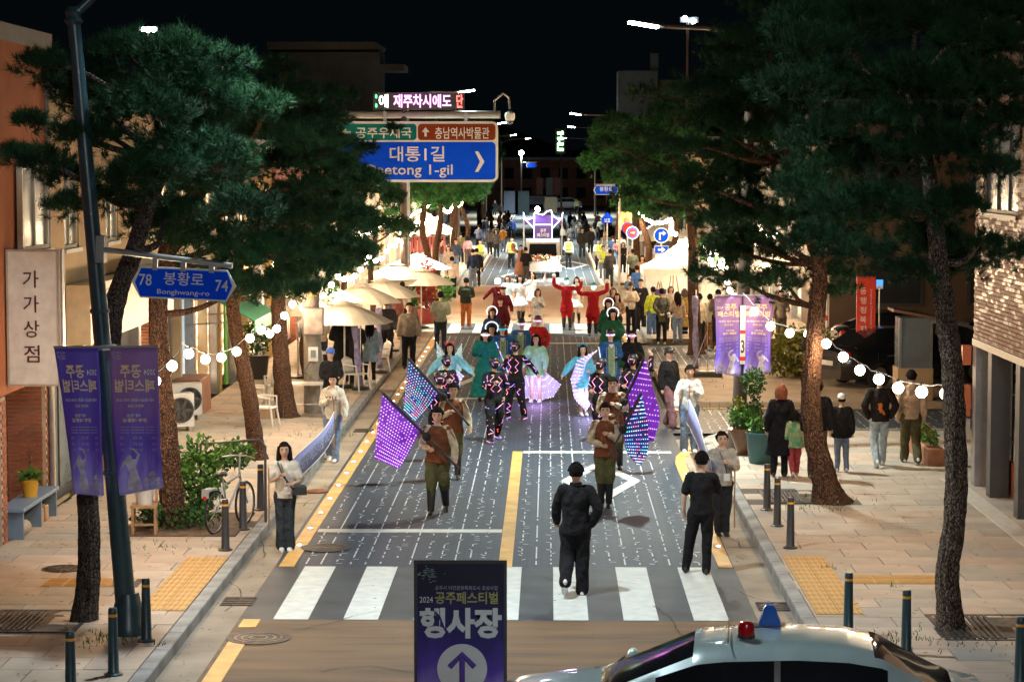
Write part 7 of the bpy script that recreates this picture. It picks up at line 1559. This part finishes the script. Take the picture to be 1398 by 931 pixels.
# ---------------------------------------------------------------- market furniture and plants
M_tent = mat('white tent fabric', (.62,.60,.54), rough=.75, var=.05, bump=.2, bscale=8); M_par = mat('cream parasol fabric', (.68,.64,.55), rough=.8, var=.05, bump=.2, bscale=10); M_plas = paint('white plastic', (.60,.59,.56), rough=.4); M_wood = mat('light wood', (.34,.20,.10), rough=.7, var=.2, scale=5, bump=.2)
def tent(x, y, label, s=3.0, he=2.0, hp=3.05):
    t = thing('tent', label, 'tent', (x, y, .1)); h = s/2
    for sx in (-1,1):
        for sy in (-1,1): MB().box(sx*h-.03,sx*h+.03,sy*h-.03,sy*h+.03,0,he).build('leg', M_steel, t)
    n = 6; V = []; F = []
    for sx, sy, ex, ey in ((-1,-1,1,-1),(1,-1,1,1),(1,1,-1,1),(-1,1,-1,-1)):
        o = len(V)
        for j in range(n+1):
            f = j/n; z = he+(hp-he)*(f**1.25)
            for i in range(n+1): g = i/n; V.append(((sx+(ex-sx)*g)*(h+.04)*(1-f), (sy+(ey-sy)*g)*(h+.04)*(1-f), z-.05*math.sin(g*math.pi)*(1-f)))
        F += [(o+j*(n+1)+i, o+j*(n+1)+i+1, o+(j+1)*(n+1)+i+1, o+(j+1)*(n+1)+i) for j in range(n) for i in range(n)]
    MB().add(V, F).build('canopy', M_tent, t, smooth=True)
    b = MB()
    for a, c in (((-h,-h),(h,-h)),((h,-h),(h,h)),((h,h),(-h,h)),((-h,h),(-h,-h))):
        A_, C_ = Vector((*a,0))*1.03, Vector((*c,0))*1.03; k = 12; V = []
        for i in range(k+1): p = A_.lerp(C_, i/k); V += [(p.x,p.y,he+.01),(p.x,p.y,he-.22-.05*(i%2))]
        b.add(V, [(2*i,2*i+2,2*i+3,2*i+1) for i in range(k)])
    o = b.build('valance', M_tent, t); md = o.modifiers.new('thickness','SOLIDIFY'); md.thickness = .008; return t
t = tent(4.83, 80.6, 'white peaked market tent beside the straight pine trunk'); V = MB().box(-1.5,1.5,1.45,1.47,0,2.0).build('back_wall', M_tent, t); light('POINT','tent_light',t,(0,0,1.75),70,(1,.80,.55),.1)
tb = MB().ball((0,0,1.85),.06,10,8).build('hanging_bulb', M_bulb, t)
t = tent(8.4, 79, 'second white tent glowing behind the pine crown on the right'); light('POINT','tent_light',t,(0,0,1.75),60,(1,.78,.5),.1)
t = tent(5.9, 116, 'far white tent on the right pavement', 3.0); light('POINT','tent_light',t,(0,0,1.8),60,(1,.78,.5),.1)
t = tent(-6.9, 126, 'far white tent with hanging clothes on the left pavement', 3.0); light('POINT','tent_light',t,(0,0,1.8),80,(1,.82,.6),.1)
b = MB()
for k in range(12): b.box(-1.2+k*.2,-1.05+k*.2,-.1,.1,.75,1.6)
b.build('clothes', [cloth(c) for c in ((.4,.1,.1),(.1,.1,.12),(.5,.5,.5))], t); MB().tube((-1.3,0,1.62),(1.3,0,1.62),.02).build('rail', M_steel, t)
def parasol(u, v, ztop, r, label, lean=0.):
    Y = (CAM_H-ztop-.15)*FPX/(v-222); p = W(u, v, Y); t = thing('parasol', label, 'parasol', (p.x, Y, .15), random.uniform(0,1), 'cream parasols over the market tables'); n = 8
    V = [(0,0,ztop)]; F = []
    for ring, (q, z) in enumerate(((.35,ztop-.12),(.7,ztop-.30),(1.,ztop-.50))):
        for k in range(n*2): a = math.pi*k/n; rr_ = q*r*(1 if k % 2 == 0 else .955); V.append((rr_*math.cos(a), rr_*math.sin(a), z-(0 if k % 2 == 0 else -.015)))
    m = n*2
    for k in range(m): F.append((0, 1+k, 1+(k+1)%m))
    for g_ in range(2):
        for k in range(m): a = 1+g_*m+k; c = 1+g_*m+(k+1)%m; F.append((a, c, c+m, a+m))
    o = MB().add(V, F).build('canopy', M_par, t); md = o.modifiers.new('thickness','SOLIDIFY'); md.thickness = .01
    MB().lathe([(r*.30,ztop-.04),(r*.12,ztop+.03),(.01,ztop+.07)], n=8).build('vent', M_par, t)
    MB().tube((0,0,.06),(0,0,ztop+.05),.022,n=8).build('pole', M_plas, t); MB().lathe([(.26,0),(.26,.05),(.06,.09)], n=18).build('base', M_trim, t)
    for k in range(n): a = 2*math.pi*k/n; MB().tube((0,0,ztop-.55),(r*.6*math.cos(a),r*.6*math.sin(a),ztop-.27),.008,n=4).build('rib', M_steel, t)
    return t
parasol(470, 413, 2.15, 1.25, 'nearest cream parasol over the dark coated visitors'); parasol(406, 402, 2.2, 1.15, 'cream parasol left of the leaning utility post, above the white chairs'); parasol(493, 389, 2.15, 1.2, 'second cream parasol behind the nearest one')
parasol(522, 382, 2.15, 1.2, 'cream parasol between the bulb string and the sign gantry post'); parasol(438, 387, 2.3, 1.2, 'brightly lit cream parasol close to the shop fronts'); parasol(569, 348, 2.3, 1.3, 'cream parasol just right of the sign gantry post'); parasol(540, 360, 2.2, 1.2, 'cream parasol just left of the sign gantry post'); parasol(575, 368, 2.0, 1.2, 'low cream parasol above the planted tubs')
def plastic_chair(u, v, rz, label):
    p = G(u, v, .15); t = thing('plastic_chair', label, 'chair', p, R(rz), 'white plastic chairs'); 
    MB().box(-.23,.23,-.22,.22,.40,.43,b=.01).build('seat', M_plas, t)
    V = []; n = 8
    for j in range(5):
        for i in range(n+1): a = R(-60+120*i/n); V.append((.25*math.sin(a), .20+.06*math.cos(a)+.02*j, .42+.105*j*(1-.10*abs(i-n/2)/n*j)))
    o = MB().add(V, [(j*(n+1)+i, j*(n+1)+i+1, (j+1)*(n+1)+i+1, (j+1)*(n+1)+i) for j in range(4) for i in range(n)]).build('backrest', M_plas, t, smooth=True); md = o.modifiers.new('thickness','SOLIDIFY'); md.thickness = .02
    for sx in (-1,1):
        MB().path([(sx*.25,-.18,.42),(sx*.27,-.18,.63),(sx*.27,.20,.66)], .022, 6).build('armrest', M_plas, t)
        for sy in (-1,1): MB().tube((sx*.21,sy*.19,.41),(sx*.26,sy*.25,0),.024,.018,n=6).build('leg', M_plas, t)
plastic_chair(350, 566, 100, 'white plastic chair furthest left beside the shop side'); plastic_chair(362, 582, 80, 'white plastic chair nearest the cardboard box'); plastic_chair(379, 550, 200, 'white plastic chair behind the fourth left trunk'); plastic_chair(487, 533, 60, 'white plastic chair under the nearest parasol'); plastic_chair(516, 508, 300, 'white plastic chair in the shade behind the ribbon banner')
plastic_chair(540, 470, 90, 'white plastic chair by the second row of tables'); plastic_chair(470, 505, 250, 'white plastic chair beyond the round table')
def table(u, v, label, w=1.1, d=.6, z=.15, m=None, items=0):
    p = G(u, v, z); t = thing('table', label, 'table', p, 0.05); MB().box(-w/2,w/2,-d/2,d/2,.70,.735).build('tabletop', m or M_plas, t)
    for sx in (-1,1):
        for sy in (-1,1): MB().tube((sx*(w/2-.06),sy*(d/2-.05),.70),(sx*(w/2-.02),sy*(d/2-.03),0),.014,n=6).build('leg', M_steel, t)
    MB().tube((-w/2+.04,0,.25),(w/2-.04,0,.25),.010,n=6).build('stretcher', M_steel, t)
    rs = random.Random(int(u))
    for k in range(items):
        x, y, h = rs.uniform(-w/2+.1,w/2-.1), rs.uniform(-d/2+.08,d/2-.08), rs.uniform(.04,.16); c = rs.choice(((.45,.06,.05),(.5,.45,.35),(.1,.2,.35),(.45,.25,.05),(.5,.5,.5)))
        q = MB().lathe([(.05,0),(.06,h*.7),(.03,h)], n=10).build('goods', paint('goods %d' % int(c[0]*100+c[2]*10), c), None, (p.x+x, p.y+y, z+.737)); tag(q, 'small %s ware on %s' % ({.45:'red or orange',.5:'pale',.1:'blue'}[c[0]], label), 'goods', 'small wares on the market tables')
table(412, 567, 'white folding table beside the leaning utility post', 1.0); table(462, 519, 'white table under the nearest parasol'); table(524, 478, 'white table behind the ribbon banners'); table(930, 462, 'craft table with small red wares inside the tent', 1.3, .7, .1, M_wood, 9); table(835, 340, 'far stall table by the right kerb', 1.4, .7, .1, M_wood, 5); table(600, 352, 'stall table between the far left trunks', 1.6, .7, .15, M_wood, 6)
def easel(x, y, label, s=1.9, board=None):
    t = thing('easel', label, 'easel', (x, y, .1), random.uniform(-.2,.2), 'wooden easels and ladders in the tent'); 
    for a in (-.35, .35): MB().tube((a,0,0),(a*.12,.12,s),.02,n=6).build('leg', M_wood, t)
    MB().tube((0,.6,0),(0,.12,s*.95),.02,n=6).build('leg', M_wood, t); MB().tube((-.25,.03,s*.4),(.25,.03,s*.4),.016,n=6).build('crossbar', M_wood, t)
    if board: MB().box(-.25,.25,.0,.03,s*.42,s*.42+.6).build('board', board, t)
easel(4.35, 79.2, 'tall light wooden easel at the front of the tent', 2.1); easel(5.1, 79.8, 'wooden easel with a pale picture in the tent', 1.8, paint('pale picture', (.45,.42,.4))); easel(3.9, 80.4, 'wooden easel holding a violet board at the left of the tent', 1.5, paint('violet board', (.10,.05,.22))); easel(3.0, 122, 'light wooden frame stand beside the right road edge', 2.0)
# ribbon banners
def ribbon(u0, v0, u1, v1, label):
    Y = (CAM_H-.15)*FPX/(v1-222); a, c = W(u0,v0,Y), W(u1,v1,Y); t = thing('ribbon_banner', label, 'banner', (c.x,Y,.15), 0, 'slim lilac ribbon banners'); V = []; n = 12
    for i in range(n+1): p = a.lerp(c, i/n*.92)-Vector(t.location); w_ = .075+.02*math.sin(i*1.1); V += [(p.x-w_,p.y+.04*math.sin(i),p.z),(p.x+w_,p.y-.03*math.cos(i*1.3),p.z)]
    o = MB().add(V, [(2*i,2*i+1,2*i+3,2*i+2) for i in range(n)]).build('cloth', mat('lilac ribbon', (.26,.24,.42), rough=.7, var=.3, scale=7), t, smooth=True); md = o.modifiers.new('thickness','SOLIDIFY'); md.thickness = .01
    MB().tube((0,.08,0),(0,.08,a.z),.015,n=6).build('pole', M_steel, t); MB().lathe([(.22,0),(.22,.06),(.05,.09)], n=14).build('base', M_trim, t)
ribbon(484,442,492,533,'slim lilac ribbon banner hanging under the nearest parasol'); ribbon(517,420,519,510,'slim lilac ribbon banner in the middle of the parasols'); ribbon(531,400,535,480,'slim pale ribbon banner furthest back of the three'); ribbon(949,404,950,512,'thin violet rolled banner on a pole near the island')
x, y = gx(966,521); t = thing('weighted_stand', 'black weighted base with a thin pole on the island', 'stand', (x, y, .13)); MB().box(-.38,.38,-.16,.16,0,.16,b=.04).build('base', M_trim, t); MB().tube((0,0,.15),(-.02,0,1.95),.012).build('pole', M_steel, t); MB().tube((-.4,.1,.15),(-.02,0,1.2),.01).build('strut', M_steel, t)
# leaning concrete utility post
p = G(430, 563, .15); t = thing('utility_post', 'thick grey utility post with a yellow notice, a framed picture and an electric meter', 'utility post', p); tp = W(418, 250, p.y)-p; MB().path([(0,0,0),(tp.x*.3,0,tp.z*.3),(tp.x,0,tp.z)], [.25,.20,.17], 18).build('post', mat('weathered concrete', (.22,.19,.16), rough=.9, var=.15, bump=.5), t, smooth=True)
def onpost(u0, u1, v0, v1, d, m, nm): 
    a, c = W(u0,v1,p.y-d), W(u1,v0,p.y-d); return MB().box(a.x-p.x,c.x-p.x,-d,-d+.05,a.z-p.z,c.z-p.z).build(nm, m, t)
onpost(422,435,386,404,.26,paint('yellow notice', (.55,.40,.08)),'notice'); onpost(413,442,420,458,.30,M_framed,'picture_frame'); onpost(415,440,422,456,.34,mat('grey picture', (.20,.15,.13), var=.35, scale=5, rough=.3),'picture'); onpost(421,434,474,493,.30,M_plas,'meter'); onpost(424,431,478,488,.34,M_glassg,'meter_glass'); MB().path([(.0,-.25,1.3),(-.22,-.3,.95),(.1,-.3,.7),(.25,-.28,1.1)], .012, 6).build('cable', M_trim, t); MB().box(.12,.28,-.3,-.15,3.0,3.7).build('junction_box', M_steel, t)
# air conditioners, awning, planters
def ac(u, v, label):
    p = G(u, v, .15); t = thing('air_conditioner', label, 'air conditioner', p, R(20), 'outdoor air conditioner units'); MB().box(-.40,.40,-.15,.15,.10,.80,b=.01).build('case', M_plas, t); M_ = Matrix.Translation((.12,-.16,.45)) @ Matrix.Rotation(R(90), 4, 'X'); MB().lathe([(.27,-.01),(.27,.02),(.24,.02),(.24,-.01)], n=24).build('fan_ring', M_framed, t, M_)
    b = MB()
    for k in range(6): a = k*math.pi/3; b.box(.03,.23,-.03,.03,-.005,.005, M=Matrix.Rotation(a,4,'Z'))
    b.build('fan', M_framed, t, M_); MB().box(-.35,-.28,-.2,.2,0,.1).box(.28,.35,-.2,.2,0,.1).build('foot', M_steel, t)
ac(250,572,'white air conditioner unit by the metal shop columns'); ac(238,588,'second white air conditioner unit partly behind the reddish trunk')
t = thing('awning', 'green sloping awning over the shop beside the fourth trunk', 'awning', (-8.1, 50.2, 0)); V = []
for j in range(5):
    for i in range(9): V.append((.0+1.55*j/4, .0+3.6*i/8, 3.05-.75*(j/4)**1.2+.03*math.sin(i*math.pi)))
o = MB().add(V, [(j*9+i, j*9+i+1, (j+1)*9+i+1, (j+1)*9+i) for j in range(4) for i in range(8)]).build('canopy', mat('green awning cloth', (.02,.22,.12), rough=.7, var=.1), t); md = o.modifiers.new('thickness','SOLIDIFY'); md.thickness = .02
MB().box(1.55,1.57,0,3.6,2.02,2.30).build('valance', paint('light green valance', (.06,.34,.20)), t)
for y in (.05,3.55): MB().tube((.0,y,2.2),(1.5,y,2.3),.018,n=6).build('arm', M_steel, t)
def leafy(t, c, rx, ry, rz, n, m, s=.06, seed=1, name='foliage'):
    rg = np.random.default_rng(seed); d = rg.normal(size=(n,3)); d /= np.linalg.norm(d,axis=1)[:,None]; P = np.array(c)+d*np.array([rx,ry,rz])*(rg.uniform(.4,1.05,(n,1)))
    a = rg.normal(size=(n,3))+d; a /= np.linalg.norm(a,axis=1)[:,None]; q = np.cross(a, rg.normal(size=(n,3))); q /= np.linalg.norm(q,axis=1)[:,None]; l_ = s*rg.uniform(.6,1.4,(n,1))
    V = np.stack([P, P+a*l_*.5+q*l_*.35, P+a*l_, P+a*l_*.5-q*l_*.35], 1).reshape(-1,3); me = bpy.data.meshes.new(name); me.from_pydata(V.tolist(), [], [(4*i,4*i+1,4*i+2,4*i+3) for i in range(n)]); me.materials.append(m); return link(name, me, t)
M_lf = needle_mat('broad leaves', (.035,.10,.018), (.10,.22,.04)); M_lfd = needle_mat('dark leaves', (.02,.06,.015), (.05,.12,.03)); M_lfy = needle_mat('yellow leaves', (.10,.12,.02), (.25,.22,.05)); M_lfr = needle_mat('red leaves', (.25,.03,.02), (.40,.08,.04))
def potted(u, v, label, pr_, pm, fol, z=.15, cat='potted plant'):
    p = G(u, v, z); t = thing('potted_plant', label, cat, p); MB().lathe(pr_, n=22).build('pot', pm, t, smooth=True); h = max(q[1] for q in pr_)
    for i, (c, r, n, m, s) in enumerate(fol): leafy(t, c, *r, n, m, s, i+3)
    MB().path([(0,0,h-.1),(.01,0,h+.2),(0,0,h+.5)], [.025,.02,.01], 6).build('stem', M_bark, t); return t
brp = mat('glazed brown pot', (.13,.055,.025), rough=.3, var=.2); tlp = paint('teal plastic pot', (.03,.11,.12))
potted(1020, 620, 'big brown glazed pot with leafy plants and a rounded shrub behind the brown post', [(.18,0),(.22,.1),(.30,.32),(.36,.46),(.37,.50),(.31,.50)], brp, [((.12,0,1.40),(.22,.22,.28),900,M_lfd,.05),((-.05,0,.75),(.36,.30,.22),700,M_lf,.07),((.15,0,.95),(.12,.12,.25),300,M_lfd,.05),((-.2,0,1.0),(.12,.1,.1),90,M_lfy,.06)])
potted(1038, 632, 'teal pot standing in front of the big brown one', [(.20,0),(.22,.05),(.27,.55),(.29,.58),(.24,.58)], tlp, [((0,0,.68),(.26,.26,.18),420,M_lf,.07)])
potted(351, 517, 'dark square tub with a bush by the lit shop fronts', [(.26,0),(.32,.6),(.33,.62),(.28,.62)], M_trim, [((0,0,1.1),(.45,.45,.50),900,M_lfd,.08)])
potted(41, 678, 'yellow flowerpot with spiky leaves on the blue bench', [(.10,0),(.14,.25),(.15,.27),(.12,.27)], paint('yellow pot', (.62,.34,.03)), [((0,0,.32),(.15,.15,.05),70,M_lf,.11)], z=.62)
potted(583, 442, 'tub with red leaved shrub at the left kerb', [(.28,0),(.34,.5),(.30,.5)], paint('red tub', (.35,.04,.02)), [((0,0,1.3),(.35,.3,.9),1300,M_lfr,.10)])
potted(566, 436, 'tub with a pale green shrub beside the red leaved one', [(.28,0),(.34,.45),(.30,.45)], brp, [((0,0,1.0),(.5,.4,.6),1200,M_lf,.10)]); potted(603, 430, 'tub with feathery green shrub near the kerb end', [(.25,0),(.3,.45),(.27,.45)], brp, [((0,0,.9),(.45,.4,.5),1100,M_lf,.10)])
potted(288, 470, 'small bush against the shop in the distance', [(.2,0),(.25,.4),(.2,.4)], brp, [((0,0,.7),(.3,.3,.3),300,M_lfd,.08)])
pl_ = thing('flower_planter', 'low brick planter with flowers at the foot of the right wall', 'planter', (7.22, 42.2, .15)); MB().box(-.16,.16,0,2.6,0,.34,b=.03).build('trough', mat('planter clay', (.30,.12,.06), var=.2, bump=.4), pl_)
leafy(pl_, (0,1.3,.46), .17, 1.2, .16, 900, M_lf, .06, 4); leafy(pl_, (0,1.1,.56), .15, 1.0, .10, 90, M_lfr, .05, 5, 'flowers')
hd = thing('hedge_bush', 'pale lit bush beside the red vertical office sign', 'bush', (6.6, 60, .1)); leafy(hd, (0,0,.7), 1.3, .6, .7, 2600, M_lfy, .12, 8); MB().tube((0,0,0),(0,0,.6),.05).build('stem', M_bark, hd)
# blue bench, stool with bucket, planting bed
M_bb = paint('blue grey bench paint', (.13,.19,.27), rough=.6); p = G(50, 712, .15)
bn = thing('bench', 'blue grey wooden bench against the orange house with a rolled mat underneath', 'bench', (-8.08, 33.6, .15)); MB().box(-.21,.21,0,2.5,.42,.47,b=.01).build('seat', M_bb, bn)
for y in (.08, 1.3, 2.36): MB().box(-.18,.18,y,y+.06,0,.419).build('leg', M_bb, bn)
tag(MB().path([(0,0,0),(0,.45,0)], [.10,.11], 14).build('rolled_mat', cloth((.36,.30,.22)), None, (-8.0, 33.75, .27), smooth=True), 'rolled pale mat lying under the near end of the blue bench', 'rolled mat')
for i, (y, w) in enumerate(((35.0,.3),(35.4,.25))): tag(MB().box(-.1,.1,0,w,0,.24,b=.01).build('wooden_block', M_wood, None, (-8.05, y, .151)), ('nearer', 'further')[i]+' wooden block stored under the blue bench', 'wooden block')
x, y = gx(198, 742); st_ = thing('wooden_stool', 'old wooden stool holding the white bucket beside the planting bed', 'stool', (x, y, .15), .1); MB().box(-.2,.2,-.18,.18,.42,.46).build('seat', M_wood, st_)
for sx in (-1,1):
    for sy in (-1,1): MB().box(sx*.17-.02,sx*.17+.02,sy*.15-.02,sy*.15+.02,0,.42 if sy < 0 or sx < 0 else .86).build('leg', M_wood, st_)
MB().box(-.15,.15,-.16,-.13,.15,.18).build('stretcher', M_wood, st_); tag(MB().lathe([(.12,0),(.165,.33),(.175,.35),(.15,.35)], n=20).build('bucket', M_plas, None, (x, y, .611), smooth=True), 'white plastic bucket standing on the wooden stool', 'bucket')
bed = tag(MB().box(-6.55,-4.75,34.0,36.3,.06,.17).build('planting_bed', M_soil), 'soil bed around the second left trunk', None, None, 'structure')
vn = thing('vine_shrub', 'green climbing vine growing round a low hoop by the second left trunk', 'plant', (-5.45, 35.2, .17)); leafy(vn, (.0,0,.75), .38, .35, .62, 1300, M_lf, .085, 21); leafy(vn, (-.35,-.25,.18), .7, .6, .20, 1000, M_lfd, .08, 22); leafy(vn, (.45,.3,1.05), .35,.25,.22,500,M_lf,.08,23); MB().path([(.0,0,0),(.0,0,1.25),(.9,.1,1.3),(1.0,.1,1.2),(1.0,.1,.0)], .022, 8).build('hoop', M_framed, vn)
gr = thing('weeds', 'tufts of grass at the foot of the trunks and kerbs', None); gr['kind'] = 'stuff'; del gr['label']
b = MB(); rs = random.Random(6)
for u, v, n, sp in ((150,870,60,.22),(138,876,40,.2),(210,748,40,.4),(1245,872,60,.25),(1310,880,40,.3),(1130,683,50,.4),(1112,695,40,.3),(1130,776,14,.08),(216,880,10,.05),(1218,801,5,.04),(930,520,60,1.0),(985,560,90,.9),(440,590,50,.5),(560,530,20,.3)):
    c = G(u, v, .15)
    for k in range(n): x, y = c.x+rs.gauss(0,sp), c.y+rs.gauss(0,sp); a, h = rs.uniform(0,6.3), rs.uniform(.03,.09); b.add([(x-.008,y,.14),(x+.008,y,.14),(x+.03*math.cos(a),y+.03*math.sin(a),.14+h)], [(0,1,2)])
bpy.data.objects.remove(gr); tag(b.build('weeds', M_lf), kind='stuff')
x, y = gx(363, 580); cb = thing('cardboard_box', 'open cardboard box with crumpled paper at the foot of the fourth trunk', 'cardboard box', (x, y, .15), .2); c_ = mat('cardboard', (.30,.19,.10), var=.1); MB().box(-.2,.2,-.14,.14,0,.2).build('box', c_, cb); b = MB()
for k in range(10): b.ball((rs.uniform(-.17,.17),rs.uniform(-.1,.1),.22+rs.uniform(-.02,.05)), .06, 6, 4, (1.3,1,.7))
b.build('paper', cloth((.45,.36,.28)), cb)['kind'] = 'stuff'
tag(MB().ball((0,0,.01),.2,10,5,(1.1,1.3,.12)).build('fallen_cloth', cloth((.22,.09,.05)), None, G(433,671,.005)), 'flat brown cloth lying in the left gutter beneath the long banner', 'cloth')
# glass cabinet in the parking lot, street clutter
p = W(1272, 440, 52); kb = thing('glass_cabinet', 'narrow glass cabinet with a sloping brown roof behind the nearest right trunk', 'cabinet', (p.x, 54.2, .1)); MB().box(-.42,.42,0,.8,0,.8).build('base', P_be, kb); MB().box(-.38,.38,.02,.78,.8,2.0).build('glass', M_glassg, kb)
for sx in (-.40,.34): MB().box(sx,sx+.06,-.01,.05,.8,2.0).build('post', M_alu, kb)
MB().prism([(-.55,2.15),(.55,1.95),(.55,2.02),(-.55,2.22)], -.1, .9).build('roof', mat('brown roof sheet', (.20,.10,.05), var=.1), kb)
for u, v, h, lb in ((1128,440,2.0,'thin white and red marker pole behind the leaning right trunk'),): p = G(u, v+55, .1); q = thing('marker_pole', lb, 'pole', p); MB().tube((0,0,0),(0,0,h),.03).build('pole', M_swhite, q); MB().lathe([(.033,1.2),(.033,1.35)], n=10).build('band', mat('band red', (.5,.03,.02), var=0), q)
# barriers, cones and a small sentry at the far junction
for i, (u, w_, c) in enumerate(((698,1.6,(.18,.22,.34)),(713,1.6,(.04,.07,.09)),(752,1.4,(.20,.16,.10)))): p = G(u, 292); q = thing('event_board', ('pale blue', 'dark green', 'brown')[i]+' board standing at the far junction', 'sign board', (p.x, 256, 0)); MB().box(-w_/2,w_/2,0,.08,.1,2.6 if i < 2 else 1.9).build('panel', paint('far board %d' % i, c), q); MB().box(-w_/2-.02,w_/2+.02,-.1,.2,0,.099).build('foot', M_trim, q)
for u, lb in ((722,'orange traffic cone left of the far white car'),(768,'orange traffic cone right of the far white car')): p = G(u, 290); q = thing('traffic_cone', lb, 'traffic cone', (p.x, 262, 0)); MB().lathe([(.2,.03),(.04,.75)], n=12).build('cone', mat('cone orange', (.55,.10,.03), var=0), q); MB().box(-.24,.24,-.24,.24,0,.03).build('foot', M_trim, q)
bpy.data.scenes.remove(_tmp)
